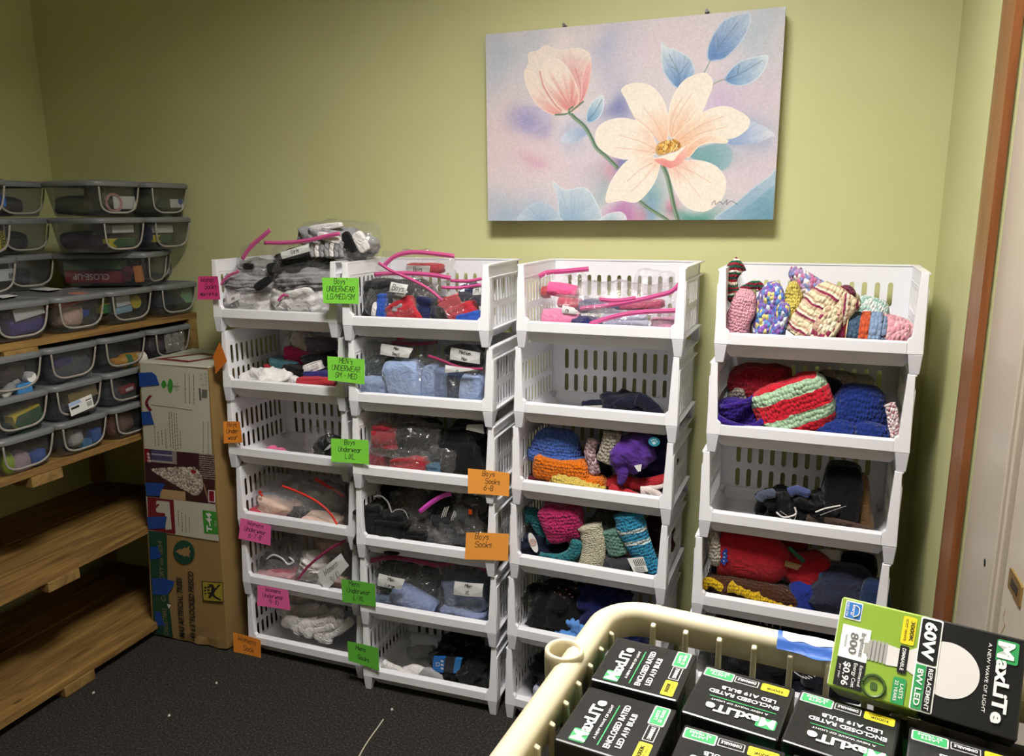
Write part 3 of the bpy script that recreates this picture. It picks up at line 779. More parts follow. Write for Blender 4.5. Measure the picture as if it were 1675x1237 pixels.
# ------------------------------------------------------------ storage bins
M_tub = film_mat('smoky_clear_plastic', 'e2e4e8', .10, .10, .22, 6, .15, '9a9da0')
M_lid = plain('grey_lid_plastic', '6e7072', .34, .5, (30, .05, .002))
M_band = plain('pale_latch_plastic', '97928a', .4)
BL_, BWd, BHt = .325, .199, .116
def rrect(x0, x1, y0, y1, r, z, n=4):
    out = []
    for cx_, cy_, a0 in ((x1-r, y1-r, 0), (x0+r, y1-r, 90), (x0+r, y0+r, 180), (x1-r, y0+r, 270)):
        for i in range(n+1):
            a = R(a0+90*i/n); out.append((cx_+r*math.cos(a), cy_+r*math.sin(a), z))
    return out
def make_bin(L=BL_, clear=False):
    """x runs from 0 (the short end that faces the room) back to -L"""
    t = thing('storage_bin', 'x', 'storage bin')
    mb = MB(); rows = []
    for z, ins, r in ((.0015, .026, .03), (.004, .019, .034), (.05, .012, .034), (BHt-.02, .006, .034), (BHt-.019, .001, .036), (BHt-.012, .001, .036)):
        rows.append(rrect(-L+ins, -ins, -BWd/2+ins, BWd/2-ins, r, z))
    mb.grid(rows, close_u=True); n = len(rows[0]); mb.add(rows[0], [tuple(reversed(range(n)))])
    mb.obj('tub', M_tub, t, smooth=True)
    mb = MB(); rows = []
    for z, ins, r in ((BHt-.020, -.003, .04), (BHt-.012, -.005, .042), (BHt-.006, -.003, .04), (BHt-.002, .004, .036), (BHt-.002, .012, .03), (BHt-.006, .016, .028)):
        rows.append(rrect(-L+ins, -ins, -BWd/2+ins, BWd/2-ins, r, z))
    mb.grid(rows, close_u=True); mb.add(rows[-1], [tuple(range(n))])
    mb.obj('lid', M_lid, t, smooth=True)
    # U shaped band on the short end
    pts = []; hw = BWd/2
    for y, z in ((-hw+.022, BHt-.022), (-hw+.026, .055), (-hw+.034, .028), (-hw+.06, .014), (0, .012), (hw-.06, .014), (hw-.034, .028), (hw-.024, .055), (hw-.018, BHt-.022)):
        x = -.004-(1-z/BHt)*.013; pts.append((x+.001, y, z))
    MB().tube(smoothpts(pts, 4), .0037, 6, up=(1, 0, 0), flat=.6).obj('end_band', M_band, t, smooth=True)
    return t
bin_a = make_bin(); bin_c = make_bin(.245)
BINS = []
def put_bin(src, x, y, z, label, yaw=0, used=[set()]):
    if src.name in used[0]: o = copy_tree(src)
    else: o = src; used[0].add(src.name)
    o.location = (x, y, z); o.rotation_euler = (0, 0, R(yaw))
    o['label'] = label; o['group'] = 'grey lidded storage bins'
    BINS.append(o); return o
PT = .1165
zt, zl = Z[0]+.0008, Z[1]+.0008
yA, yB, yC, yD = 1.596, 1.796, 1.992, 2.205
TB = [(bin_a, -2.088, yA, 0, 'bin holding a purple packet, second from left on the front edge of the top shelf'), (bin_a, -2.088, yB, 0, 'grey lidded bin with orange cloth and pale gloves inside, front of the top shelf'),
 (bin_c, -2.088, yC, 0, 'bin with a yellow round tub and white box inside, top shelf, bottom of its pile'),
 (bin_a, -2.088, yD, 0, 'bin with a dark pack with green end inside, bottom of the pile at the wall')]
for src, x, y, k, lab in TB: put_bin(src, x, y, zt+k*PT, lab)
tbn = put_bin(bin_a, -2.07+.1*math.sin(R(-24)), 2.055+.1*math.cos(R(24)), zt+PT, 'storage bin turned sideways holding a maroon toothpaste carton and orange strip', 24)
put_bin(bin_c, -2.088, yC, zt+2*PT, 'bin holding a yellow and green crayon box, second from the top of the taller pile')
put_bin(bin_c, -2.094, yC, zt+3*PT, 'bin with a pink looped item inside, top of the pile beside the wall pile')
put_bin(bin_a, -2.19, yD, zt+PT, 'bin with plain grey cloth inside, second from bottom of the wall pile')
put_bin(bin_a, -2.088, yD, zt+2*PT, 'bin with a crayon box and white packet, third up in the wall pile')
put_bin(bin_a, -2.088, yD, zt+3*PT, 'bin holding a small white card, top of the pile against the back wall')
put_bin(bin_a, -2.275, 1.655, zt+PT, 'bin with a barcode card, lowest of three set back on the lids')
put_bin(bin_a, -2.275, 1.655, zt+2*PT, 'bin with a yellow crayon packet, middle of three set back at the left edge')
put_bin(bin_a, -2.275, 1.655, zt+3*PT, 'bin with a blue packet, topmost of three set back at the left edge')
for k in (1, 2, 3):
    put_bin(bin_a, -2.365, 1.862, zt+k*PT, 'dim bin deep in the corner of the top shelf, %s of three' % ['', 'lowest', 'middle', 'topmost'][k])
LB = [(1.562, 3, ['bin with a lime green bottle and blue box inside, lower shelf, left pile bottom', 'bin with a large yellow and green crayon box, lower shelf, left pile middle', 'bin with a silver tube and blue packet, lower shelf, left pile top']),
 (1.757, 3, ['bin with a white ball and blue packets, lower shelf, bottom of second pile', 'bin with a white barcode label, lower shelf, middle of the second pile', 'bin of dark purple cloth, lower shelf, top of the second pile']),
 (1.958, 3, ['bin of reddish cloth half hidden by the tree carton, bottom of third pile', 'bin with a small red and white packet beside the tree carton, third pile middle', 'bin with an orange and white bottle on its side, lower shelf, third pile']),
 (2.162, 3, ['bin hidden behind the tree carton, lower shelf, bottom of wall pile', 'bin mostly hidden behind the tree carton, middle of wall pile', 'bin under crinkled clear film above the tree carton, lower shelf wall pile'])]
for y, n_, labs in LB:
    for k in range(n_): put_bin(bin_a, -2.094-(.004*k if y < 2 else 0), y, zl+k*PT, labs[k])
put_bin(bin_a, -2.096, 1.362, zl, 'bin cut off by the left picture edge on the lower shelf')

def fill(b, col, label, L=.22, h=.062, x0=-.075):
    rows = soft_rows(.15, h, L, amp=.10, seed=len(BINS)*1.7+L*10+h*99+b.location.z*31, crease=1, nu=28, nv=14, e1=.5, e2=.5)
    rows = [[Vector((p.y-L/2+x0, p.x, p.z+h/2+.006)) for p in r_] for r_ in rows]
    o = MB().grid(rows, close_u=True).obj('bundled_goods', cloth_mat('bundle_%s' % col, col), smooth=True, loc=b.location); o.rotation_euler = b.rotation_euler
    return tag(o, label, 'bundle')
# ---- contents seen through the bins (pixel boxes carried onto a plane just inside the short ends)
def brick(name, label, cat, x0, y0, x1, y1, X, depth, mat, rot=0, group=None, bev=.002, floor=None):
    xm, ym = (x0+x1)/2, (y0+y1)/2; a, b = atX(x0, ym, X), atX(x1, ym, X); p, q = atX(xm, y0, X), atX(xm, y1, X)
    cy_, cz_ = (a.y+b.y)/2, (p.z+q.z)/2; hy, hz = abs(b.y-a.y)/2, abs(p.z-q.z)/2
    if floor is not None:
        top = cz_+hz; cz_ = (top+floor)/2; hz = (top-floor)/2
    o = MB().box((-depth, -hy, -hz), (0, hy, hz)).obj(name, mat, bevel=bev, loc=(X, cy_, cz_)); o.rotation_euler = (R(rot), 0, 0)
    return tag(o, label, cat, group)
YEL, GRN, WHT, BLU = plain('carton_yellow', 'd8c22a', .5), plain('carton_green', '2c5a34', .5), plain('paper_white', 'dcdcda', .7), plain('carton_blue', '2f62b0', .45)
def two_tone(o, name, mat, frac, dx=.0006):
    """a chevron of a second colour printed on the room side of a carton"""
    bb = [Vector(v) for v in o.bound_box]; y0_, y1_ = min(v.y for v in bb), max(v.y for v in bb); z0_, z1_ = min(v.z for v in bb), max(v.z for v in bb)
    ym = y0_+(y1_-y0_)*frac; zm = (z0_+z1_)/2
    mb = MB(); mb.add([(dx, ym, z0_), (dx, y1_, z0_), (dx, y1_, z1_), (dx, ym, z1_), (dx, ym-(y1_-y0_)*.18, zm)], [(0, 1, 2, 3, 4)])
    return mb.obj(name, mat, o)
XI = -2.116
o = brick('crayon_box', 'yellow and green crayon carton in the second bin from the top', 'box', 179, 390, 221, 404, XI, .03, YEL); two_tone(o, 'printed_panel', GRN, .3)
o = brick('crayon_box', 'yellow and green crayon carton in the wall pile, third bin up', 'box', 252, 384, 280, 396, XI, .03, YEL); two_tone(o, 'printed_panel', GRN, .4)
brick('soap_box', 'white and yellow packet above the crayon carton', 'box', 184, 368, 219, 381, XI, .03, WHT)
brick('paper_packet', 'white packet above the crayon carton in the wall pile', 'packet', 252, 368, 283, 381, XI, .03, WHT)
brick('paper_card', 'pale card leaning in the topmost bin beside the pink loop', 'card', 186, 321, 222, 342, XI, .004, WHT)
o = brick('paper_card', 'small white card with a blue dot in the topmost wall bin', 'card', 279, 326, 300, 340, XI+.006, .004, WHT)
p = atX(295, 330, XI+.0065); MB().add([(.0, .011*math.cos(a), .011*math.sin(a)) for a in [k*math.pi/6 for k in range(12)]], [tuple(range(12))]).obj('blue_dot', BLU, o).location = Vector((.0006, p.y-o.location.y, p.z-o.location.z))
brick('dark_wallet', 'dark slab behind the small white card', 'wallet', 258, 329, 279, 340, XI, .02, plain('dark_pack', '22302a', .5))
# pink loop in the top bin
p = atX(186, 332, XI); pts = [(0, .03*math.cos(a), .027*math.sin(a)) for a in [k*2*math.pi/16 for k in range(17)]]
tag(MB().tube(pts, .005, 8, caps=False).obj('bangle', plain('pink_plastic', 'c98f8f', .4), smooth=True, loc=p), 'pink ring visible through the topmost bin', 'ring')
def inbin(b, name, mat, x0, x1, z0, z1, y0, y1, label, cat, tilt=0):
    o = MB().box((-(x1-x0)/2, 0, -(z1-z0)/2), ((x1-x0)/2, y1-y0, (z1-z0)/2)).obj(name, mat, bevel=.002)
    p = Vector(((x0+x1)/2, y0, (z0+z1)/2)); p.rotate(b.rotation_euler); o.location = b.location+p; o.rotation_euler = (0, R(tilt), b.rotation_euler[2])
    return tag(o, label, cat)
o = inbin(tbn, 'toothpaste_box', plain('carton_maroon', '8c2338', .4), -.29, -.105, .012, .052, -.080, -.036, 'long maroon toothpaste carton lying upside down in the turned bin', 'box', 1)
mb = MB(); put_text(mb, 'CLOSE-UP', (.055, -.0008, .011), (-.12, 0, 0), (0, 0, -.021), .02); mb.obj('lettering', plain('print_cream', 'd8c8c0', .5), o)
inbin(tbn, 'green_folder', plain('card_green', '4d6a34', .6), -.29, -.10, .058, .088, -.08, -.03, 'green card over the maroon carton in the turned bin', 'card')
inbin(tbn, 'orange_strip', plain('card_orange', 'd8803c', .6), -.062, -.036, .012, .068, -.078, -.06, 'orange strip of card in the turned bin', 'strip', -4)
p = Vector((-.088, -.07, .04)); p.rotate(tbn.rotation_euler); p = tbn.location+p
pts = [(.028*math.cos(a)*(1-a/22), 0, .026*math.sin(a)*(1-a/22)) for a in [k*.45 for k in range(36)]]
tag(MB().tube(pts, .005, 6).obj('rolled_cloth', cloth_mat('maroon_cloth', '7a1e3c'), smooth=True, loc=p), 'maroon cloth rolled in a spiral beside the orange strip', 'cloth')
brick('tissue_pack', 'purple soft packet in the bin at the front of the top shelf', 'packet', 18, 520, 76, 546, XI, .09, plain('packet_purple', '43327e', .35), 3, bev=.01)
o = brick('paper_note', 'white paper strips lying over the purple packet', 'paper', 22, 500, 73, 520, XI+.012, .004, WHT, 9)
brick('orange_cloth', 'orange cloth under the lid of the second front bin', 'cloth', 96, 486, 152, 498, XI, .08, cloth_mat('orange_cloth', 'd9694a'), 8, bev=.006)
o = brick('yellow_packet', 'yellow and green packet low in the bin beside the round tub', 'packet', 167, 497, 191, 512, XI, .03, YEL); two_tone(o, 'printed_panel', GRN, .1)
brick('white_box', 'small white box beside the yellow round tub', 'box', 190, 483, 213, 501, XI, .03, WHT, 5)
brick('blue_packet', 'pale blue packet under the small white box', 'packet', 190, 502, 217, 512, XI+.004, .03, plain('pale_blue', '8fb6c8', .5), 4)
p = atX(223, 494, XI); mb = MB(); n = 24
mb.grid([[(x, .024*r_*math.cos(a), .024*r_*math.sin(a)) for a in [k*2*math.pi/n for k in range(n)]] for x, r_ in ((0, .9), (-.004, 1), (-.03, 1))], close_u=True); mb.add([(0, .0216*math.cos(k*2*math.pi/n), .0216*math.sin(k*2*math.pi/n)) for k in range(n)], [tuple(range(n))])
tag(mb.obj('round_tub', YEL, smooth=False, loc=p), 'round yellow tub standing in the bin on the top shelf', 'tub')
o = brick('dark_packet', 'dark blue packet with a pale green end in the lowest wall bin', 'packet', 263, 470, 314, 498, XI, .04, plain('navy_pack', '1c2a44', .4))
two_tone(o, 'green_end', plain('pale_green', '8fc09a', .5), .78)
# lower shelf contents
def bottle(name, label, p0, p1, rad, X, mat, mat2=None, cat='bottle'):
    a, b = atX(*p0, X), atX(*p1, X); d = b-a; L = d.length; t = d.normalized()
    prof = [(0, .75), (.03, .95), (.1, 1), (.62, 1), (.72, .8), (.74, .55), (.80, .55)]
    prof2 = [(.80, .62), (.98, .62), (1, .5)]
    mb = MB(); n = 16; q = t.to_track_quat('Z', 'X').to_matrix()
    mb.grid([[q @ Vector((rad*r_*math.cos(k*2*math.pi/n), rad*r_*math.sin(k*2*math.pi/n), L*z)) for k in range(n)] for z, r_ in [(0, .01)]+prof], close_u=True)
    o = mb.obj(name, mat, smooth=True, loc=a)
    mb = MB(); mb.grid([[q @ Vector((rad*r_*math.cos(k*2*math.pi/n), rad*r_*math.sin(k*2*math.pi/n), L*z)) for k in range(n)] for z, r_ in prof2+[(1, .01)]], close_u=True)
    mb.obj('cap', mat2 or mat, o, smooth=True)
    return tag(o, label, cat)
b_ = bottle('baby_powder_bottle', 'orange bottle with white end and green label lying in the third pile', (232, 586), (183, 594), .026, XI-.032, plain('bottle_orange', 'd99a2c', .35), plain('bottle_orange', 'd99a2c', .35))
mb = MB(); o_ = b_.location
for (a0, a1, hh_, mi) in ((0, .42, .019, 0), (.68, .92, .014, 1)):
    A_, B_ = atX(232, 586, XI-.032), atX(183, 594, XI-.032); D_ = B_-A_; n = 8
    t_ = D_.normalized(); rows = []
    for s_ in (a0, a1):
        c_ = D_*s_*.72
        rows.append([c_+Vector((math.cos(th)*.0268, 0, 0))+t_.cross(Vector((1, 0, 0)))*math.sin(th)*.0268 for th in [R(-60+120*i/n) for i in range(n+1)]])
    mb.grid(rows, mi=mi)
mb.obj('label_bands', [plain('label_white', 'd8d4c8', .5), plain('label_green', '3f8a4a', .5)], b_)
bottle('silver_tube', 'silver tube leaning in the top bin of the left pile', (2, 650), (30, 622), .014, XI-.018, plain('silver_plastic', 'b9b9b4', .3), cat='tube')
brick('blue_packet', 'light blue packet beside the silver tube', 'packet', 29, 627, 54, 646, XI, .03, plain('packet_sky', '3f7fb8', .4), 3)
p = atX(52, 617, XI); tag(MB().grid([[(x, .0165*r_*math.cos(k*.3927), .0165*r_*math.sin(k*.3927)) for k in range(16)] for x, r_ in ((0, .01), (0, .9), (-.003, 1), (-.02, 1))], close_u=True).obj('jar', WHT, loc=p), 'white round jar seen end on in the top bin of the left pile', 'jar')
o = brick('crayon_box', 'large yellow and green crayon box, left pile middle bin, lower shelf', 'box', 22, 670, 70, 694, XI, .04, YEL, 12); two_tone(o, 'printed_panel', GRN, .15).location.z = -.006
p = atX(12, 758, XI-.03); tag(MB().grid([[(.019*math.cos(e)*math.cos(a), .021*math.cos(e)*math.sin(a), .036*math.sin(e)) for a in [k*math.pi/10 for k in range(20)]] for e in [-math.pi/2+j*math.pi/12 for j in range(13)]], close_u=True).obj('green_bottle', plain('lime_plastic', 'a8c03a', .35), smooth=True, loc=p), 'lime green rounded bottle in the bottom bin at left', 'bottle')
brick('blue_box', 'blue box at the right of the bottom bin of the left pile', 'box', 53, 738, 77, 759, XI, .04, BLU, 10)
brick('blue_box', 'blue packet high in the bottom bin of the second pile', 'box', 151, 701, 167, 722, XI, .03, BLU, 4)
brick('blue_packet', 'pale blue lump under the blue packet of the second pile', 'packet', 137, 719, 153, 733, XI, .03, plain('packet_sky2', '3a86b8', .4), 4, bev=.006)
o = brick('barcode_label', 'white shipping label with barcode stuck to the bin in the middle of the second pile', 'label', 113, 652, 153, 674, -2.0925, .0008, WHT, 8)
mb = MB(); bb = [Vector(v) for v in o.bound_box]; hy, hz = bb[4].y if False else max(v.y for v in bb), max(v.z for v in bb)
for k in range(9): put_quad(mb, [(.0008, hy*(.45+k*.05), -hz*.6), (.0008, hy*(.47+k*.05), -hz*.6), (.0008, hy*(.47+k*.05), hz*.1), (.0008, hy*(.45+k*.05), hz*.1)])
put_quad(mb, [(.0008, -hy*.9, -hz*.1), (.0008, -hy*.2, -hz*.1), (.0008, -hy*.2, hz*.25), (.0008, -hy*.9, hz*.25)])
put_quad(mb, [(.0008, hy*.4, hz*.35), (.0008, hy*.9, hz*.35), (.0008, hy*.9, hz*.5), (.0008, hy*.4, hz*.5)])
mb.obj('barcode', plain('ink_black', '161616', .6), o)
mb = MB(); put_quad(mb, [(.0007, -hy, hz*.45), (.0007, hy*.1, hz*.45), (.0007, -hy*.1, hz), (.0007, -hy, hz)]); mb.obj('label_corner', plain('label_lilac', '9fb4d8', .6), o)
brick('manila_packet', 'tan packet behind the barcode label', 'packet', 112, 636, 160, 655, XI, .05, plain('packet_tan', 'a8925a', .6), 8)
o = brick('red_white_packet', 'small red and white packet in the middle bin of the third pile', 'packet', 198, 631, 222, 642, XI, .03, plain('packet_red', '9a2f35', .5), 6)
MB().box((.0, -.012, -.006), (.001, .02, .004)).obj('white_patch', WHT, o)
brick('soap_box', 'blue packet in the topmost bin at the left picture edge', 'packet', -6, 318, 10, 338, -2.30, .04, BLU, 0)
o = brick('crayon_box', 'yellow crayon packet in the middle bin at the left picture edge', 'packet', -8, 377, 9, 410, -2.30, .02, YEL)
mb = MB(); put_text(mb, 'crayola', (.0008, .012, -.034), (0, 0, .068), (0, -.018, 0), .02); mb.obj('lettering', plain('ink_green', '1c2b22', .5), o)
o = brick('paper_card', 'white barcode card in the lowest bin at the left picture edge', 'card', -8, 440, 24, 460, -2.30, .003, WHT)
mb = MB()
for k in range(6): mb.box((.0002, .012+k*.004, -.012), (.0008, .014+k*.004, .004))
mb.obj('barcode', plain('ink_black', '161616', .6), o)
# papers on the lids of the front row
for k, (pts, lab) in enumerate(((((45, 473), (70, 470), (102, 473), (78, 476)), 'white paper slip with a pink edge lying on the second front lid'), (((-10, 484), (12, 482), (29, 484), (4, 488)), 'white paper slip on the lid at the left picture edge'))):
    z = zt+BHt+.0005; Q = [atZ(x, y, z) for x, y in pts]
    c_ = sum(Q, Vector())/4
    mb = MB(); mb.hexa([q-c_ for q in Q], [q-c_+Vector((0, 0, .001)) for q in Q]); tag(mb.obj('paper_slip', WHT, loc=c_), lab, 'paper', 'paper slips')
# ------------------------------------------------------------ soft goods
def spow(a, e): return math.copysign(abs(a)**e, a)
def soft_rows(w, h, t, e1=.6, e2=.7, amp=.08, freq=14, ridges=0, ramp_=.0, raxis='z', seed=0, nu=44, nv=26, sag=0.0, taper=0.0, crease=0.0):
    rows = []; so = Vector((seed*7.31, seed*3.17, seed*1.73)); m_ = min(w, h, t)
    for i in range(nv+1):
        ph = -math.pi/2+math.pi*i/nv; row = []
        cz, sz = spow(math.cos(ph), e1), spow(math.sin(ph), e1)
        for j in range(nu):
            th = 2*math.pi*j/nu
            x = w/2*cz*spow(math.cos(th), e2); y = t/2*cz*spow(math.sin(th), e2); z = h/2*sz
            p = Vector((x, y, z)); d = Vector((x/w, y/t, z/h)); L = d.length or 1; d = d/L
            k = noise.noise(p*freq+so)*1.2+noise.noise(p*freq*2.3+so)*.6+((1-abs(noise.noise(p*freq*1.3+so*2)))**3-.35)*crease
            a = amp*m_*k
            if ridges:
                q = {'x': x/w, 'z': z/h, 'd': x/w*.7+z/h*.7}[raxis]+.10*noise.noise(p*freq*.7+so)
                a += ramp_*m_*(abs(math.sin(q*ridges*math.pi))-.6)
            p += Vector((d.x, d.y, d.z*.7))*a
            p.x *= 1-taper*(z/h+.5)
            p.z -= sag*h*(2*x/w)**2
            row.append(p)
        rows.append(row)
    return rows
def place_px(s, t, bb, v, low=True, dz=0):
    x0, y0, x1, y1 = bb
    p0, _ = stack_frame(s, t)
    Y = p0.y+v
    for _i in range(3):
        a = atY((x0+x1)/2, (y0+(y1 or y0))/2, Y); Y = bdepth(s, t, a.x, v)
    L = atY(x0, (y0+(y1 or y0+30))/2, Y); Rt = atY(x1, (y0+(y1 or y0+30))/2, Y); T = atY((x0+x1)/2, y0, Y)
    zb = atY((x0+x1)/2, y1, Y).z if y1 else bfloor(s, t)+dz
    zb = max(zb, bfloor(s, t)+.001)
    return Vector(((L.x+Rt.x)/2, Y, (T.z+zb)/2)), abs(Rt.x-L.x), max(T.z-zb, .01)
def finish(o, c, rot, label, cat, group=None):
    o.location = c; o.rotation_euler = (0, R(rot), 0)
    return tag(o, label, cat, group)
def soft(s, t, bb, v, th, mat, name, label, cat, rot=0, group=None, **kw):
    c, w_, h_ = place_px(s, t, bb, v)
    kw.setdefault('seed', (s*31+t*7+bb[0]) % 97); kw.setdefault('crease', .7); kw.setdefault('nu', 56); kw.setdefault('nv', 34)
    o = MB().grid(soft_rows(w_, h_, th, **kw), close_u=True).obj(name, mat, smooth=True)
    return finish(o, c, rot, label, cat, group)
def folded(s, t, bb, v, th, mat, name, label, cat, layers=4, rot=0, group=None, **kw):
    return soft(s, t, bb, v, th, mat, name, label, cat, rot, group, e1=.30, e2=.35, ridges=layers, ramp_=kw.pop('ramp_', .15), amp=kw.pop('amp', .14), crease=kw.pop('crease', 1.0), **kw)
def crumple(s, t, bb, v, th, mat, name, label, cat, rot=0, group=None, **kw):
    kw.setdefault('amp', .22); kw.setdefault('freq', 20); kw.setdefault('crease', 1.1)
    return soft(s, t, bb, v, th, mat, name, label, cat, rot, group, e1=.75, e2=.8, nu=60, nv=36, **kw)
def hat(s, t, bb, v, th, mat, label, rot=0, cuff=None, cuffh=.3, name='knit_hat', cat='hat', seed=0, open_=False, **kw):
    c, w_, h_ = place_px(s, t, bb, v)
    root = thing(name, label, cat, c, (0, R(rot), 0))
    def ring(z, r_, nz=.02):
        out = []
        for k in range(48):
            a = 2*math.pi*k/48
            q = Vector((w_/2*r_*math.cos(a), th/2*r_*spow(math.sin(a), .8), z))
            f = 1+nz*noise.noise(q*40+Vector((seed, 0, 0)))*3
            out.append(Vector((q.x*f, q.y*f, q.z+.004*noise.noise(q*25+Vector((0, seed, 0)))))) 
        return out
    rows = []
    zb = -h_/2
    rows.append(ring(zb+h_*.03, .80)); rows.append(ring(zb+h_*.0, .90))
    for k in range(15):
        u_ = k/14; ang = u_*math.pi/2
        z = zb+h_*(.04+.96*math.sin(ang)**.9 if k else .04)
        rows.append(ring(z, max(.94*math.cos(ang)**.55, .02)))
    MB().grid(rows, close_u=True).add(rows[0], [tuple(reversed(range(48)))]).obj('crown', mat, root, smooth=True)
    if cuff is not None:
        rr = [(.0, .93), (-.01, .99), (.03, 1.04), (cuffh*.5, 1.06), (cuffh-.02, 1.03), (cuffh+.01, .98), (cuffh, .93)]
        MB().grid([ring(zb+h_*z, r_) for z, r_ in rr], close_u=True).obj('cuff', cuff, root, smooth=True)
    return root
def ropey(s, t, bb, v, pts, rad, mat, name, label, cat, flat=.6, rot=0, group=None, n=14, seed=1, amp=.12, open_end=False):
    """tube through unit-square points of the pixel box"""
    c, w_, h_ = place_px(s, t, bb, v)
    P = smoothpts([((a-.5)*w_, dy*.01 if False else 0, (b-.5)*h_) for a, b in [(q[0], q[1]) for q in pts] for dy in (0,)], 6)
    k = len(P); rr = rad if hasattr(rad, '__len__') else [rad]*2
    rs = [np.interp(i/(k-1), np.linspace(0, 1, len(rr)), rr)*min(w_, h_)*(1+amp*noise.noise(Vector((i*.45, seed, 0)))) for i in range(k)]
    rs[0] *= .6; rs[-1] *= .55
    o = MB().tube(P, rs, n, flat=flat, up=(0, 1, 0)).obj(name, mat, smooth=True)
    return finish(o, c, rot, label, cat, group)
def rolled(s, t, bb, v, th, mat, name, label, cat, rot=0, turns=2.4, axis='x', group=None, endmat=None):
    """a cloth roll lying along x; the spiral of its layers shows at the end(s)"""
    c, w_, h_ = place_px(s, t, bb, v); rad = h_/2; mb = MB(); n = 40
    rows = []
    for x in [-.5+.1*i for i in range(11)]:
        k = 1-.12*abs(2*x)**3
        rows.append([Vector((x*w_, th/2*k*math.cos(a)*(1+.04*noise.noise(Vector((x*9, math.cos(a)*3, math.sin(a)*3)))), rad*k*math.sin(a)*(1+.05*noise.noise(Vector((x*9, a, 1)))))) for a in [2*math.pi*i/n for i in range(n)]])
    mb.grid(rows, close_u=True)
    for e in (-1, 1):
        pts = []
        for i in range(60):
            u_ = i/59; a = u_*turns*2*math.pi; r_ = rad*.88*(1-u_*.9)
            pts.append((e*(w_/2-.001+.004*u_*0), th/2/rad*r_*math.cos(a), r_*math.sin(a)))
        mb.tube(pts, rad*.13, 6)
        row = rows[0] if e < 0 else rows[-1]
        mb.add([q*1.0 for q in row], [tuple(range(n)) if e > 0 else tuple(reversed(range(n)))])
    o = mb.obj(name, mat, smooth=True)
    return finish(o, c, rot, label, cat, group)
M_film = film_mat('zip_bag_film', 'fdfdfd', .04, .10, .07, 26, 1.0)
M_film2 = film_mat('zip_bag_film_dense', 'fafafb', .10, .10, .08, 30, 1.0, 'f0ecee')
M_zip = plain('pink_zip', 'c8568f', .35)
M_zipm = plain('maroon_zip', '9a3560', .35)
M_zipr = plain('red_zip', 'd8362c', .35)
M_ink = plain('marker_ink', '1a1a1e', .6)
def bag(s, t, bb, v, th, label, zips=(), zm=None, zv=None, stickers=(), dense=False, rot=0, seed=0, zr=.0052):
    c, w_, h_ = place_px(s, t, bb, v)
    root = thing('zip_bag', label, 'plastic bag', c, (0, 0, 0), 'clear zip bags')
    rows = []
    nu, nv = 54, 30; so = Vector((seed+s*3.1, t*1.7, bb[0]*.13))
    for i in range(nv+1):
        ph = -math.pi/2+math.pi*i/nv; row = []
        cz, sz = spow(math.cos(ph), .4), spow(math.sin(ph), .6)
        for j in range(nu):
            a = 2*math.pi*j/nu
            p = Vector((w_/2*cz*spow(math.cos(a), .5), th/2*cz*spow(math.sin(a), .9), h_/2*sz))
            up_ = max(p.z/h_+.5, 0); p.y *= 1-.72*up_**1.6
            p.x *= 1+.10*noise.noise(Vector((up_*3, seed, s)))
            p.z += .10*h_*noise.noise(Vector((p.x*18, seed*1.7, t)))*up_
            k = noise.noise(p*22+so)*.008+((1-abs(noise.noise(p*30+so)))**4-.4)*.010
            d = Vector((p.x/w_, p.y/th, p.z/h_)).normalized() if p.length > 1e-6 else Vector()
            row.append(p+d*k)
        rows.append(row)
    f = MB().grid(rows, close_u=True).obj('film', M_film2 if dense else M_film, root, smooth=True)
    f.rotation_euler = (0, R(rot), 0)
    yz = zv if zv is not None else max(v-th/2-.004, .028)
    for zp in zips:
        P = []
        for x, y in zp:
            Y = bdepth(s, t, c.x, yz); P.append(atY(x, y, Y)-c)
        MB().tube(smoothpts(P, 5), zr*.86, 8, flat=.12, up=(0, 1, 0)).tube([q+Vector((0, -.0008, 0)) for q in smoothpts(P, 5)], zr*.22, 6, up=(0, 1, 0)).obj('zipper', zm or M_zip, root, smooth=True)
    for st in stickers:
        quad, txts = st[0], st[1]
        Y = bdepth(s, t, c.x, yz-.002 if len(st) < 3 else st[2])
        Q = [atY(x, y, Y)-c for x, y in quad]
        mb = MB(); mid = [(a+b)/2+Vector((0, -.003, 0)) for a, b in zip(Q, Q[1:]+Q[:1])]
        mb.add([Q[0], mid[0], Q[1], mid[1], Q[2], mid[2], Q[3], mid[3]], [(0, 1, 2, 3, 4, 5, 6, 7)])
        lb = mb.obj('sticker', plain('label_white', 'dadada', .6), root)
        mb = MB(); RT = Q[1]-Q[0]; DN = Q[3]-Q[0]; k = len(txts)
        for i, tx in enumerate(txts):
            hgt = DN.length/k*.55; L = hand_len(tx, hgt); 
            if L > RT.length*.8: hgt *= RT.length*.8/L; L = RT.length*.8
            o_ = Q[0]+RT*.5-RT.normalized()*L/2+DN*((i+.72)/k)+Vector((0, -.0035, 0))
            hand(mb, tx, o_, RT.normalized(), -DN.normalized()*hgt, .0016, seed=i)
        if mb.v: mb.obj('handwriting', M_ink, lb)
    return root
cm = cloth_mat
WH, GY, BK, DG = cm('white_cotton', 'e6e2e2'), cm('grey_cotton', '9c9c9e'), cm('black_cotton', '141416'), cm('dark_grey_cotton', '3a3a3e')
LB_, NV, RD, RB, TE = cm('light_blue_cotton', '93a6cc'), cm('navy_cotton', '232a46'), cm('red_cotton', 'b8303c'), cm('royal_cotton', '2f55b0'), cm('teal_cotton', '3f7f92')
PK, MG, PC, BG = cm('pink_cotton', 'e8709e'), cm('magenta_cotton', 'c22c68'), cm('peach_cotton', 'e0c2b2'), cm('beige_cotton', 'c2b08e')
SB = cm('slate_blue_cotton', '66789c')
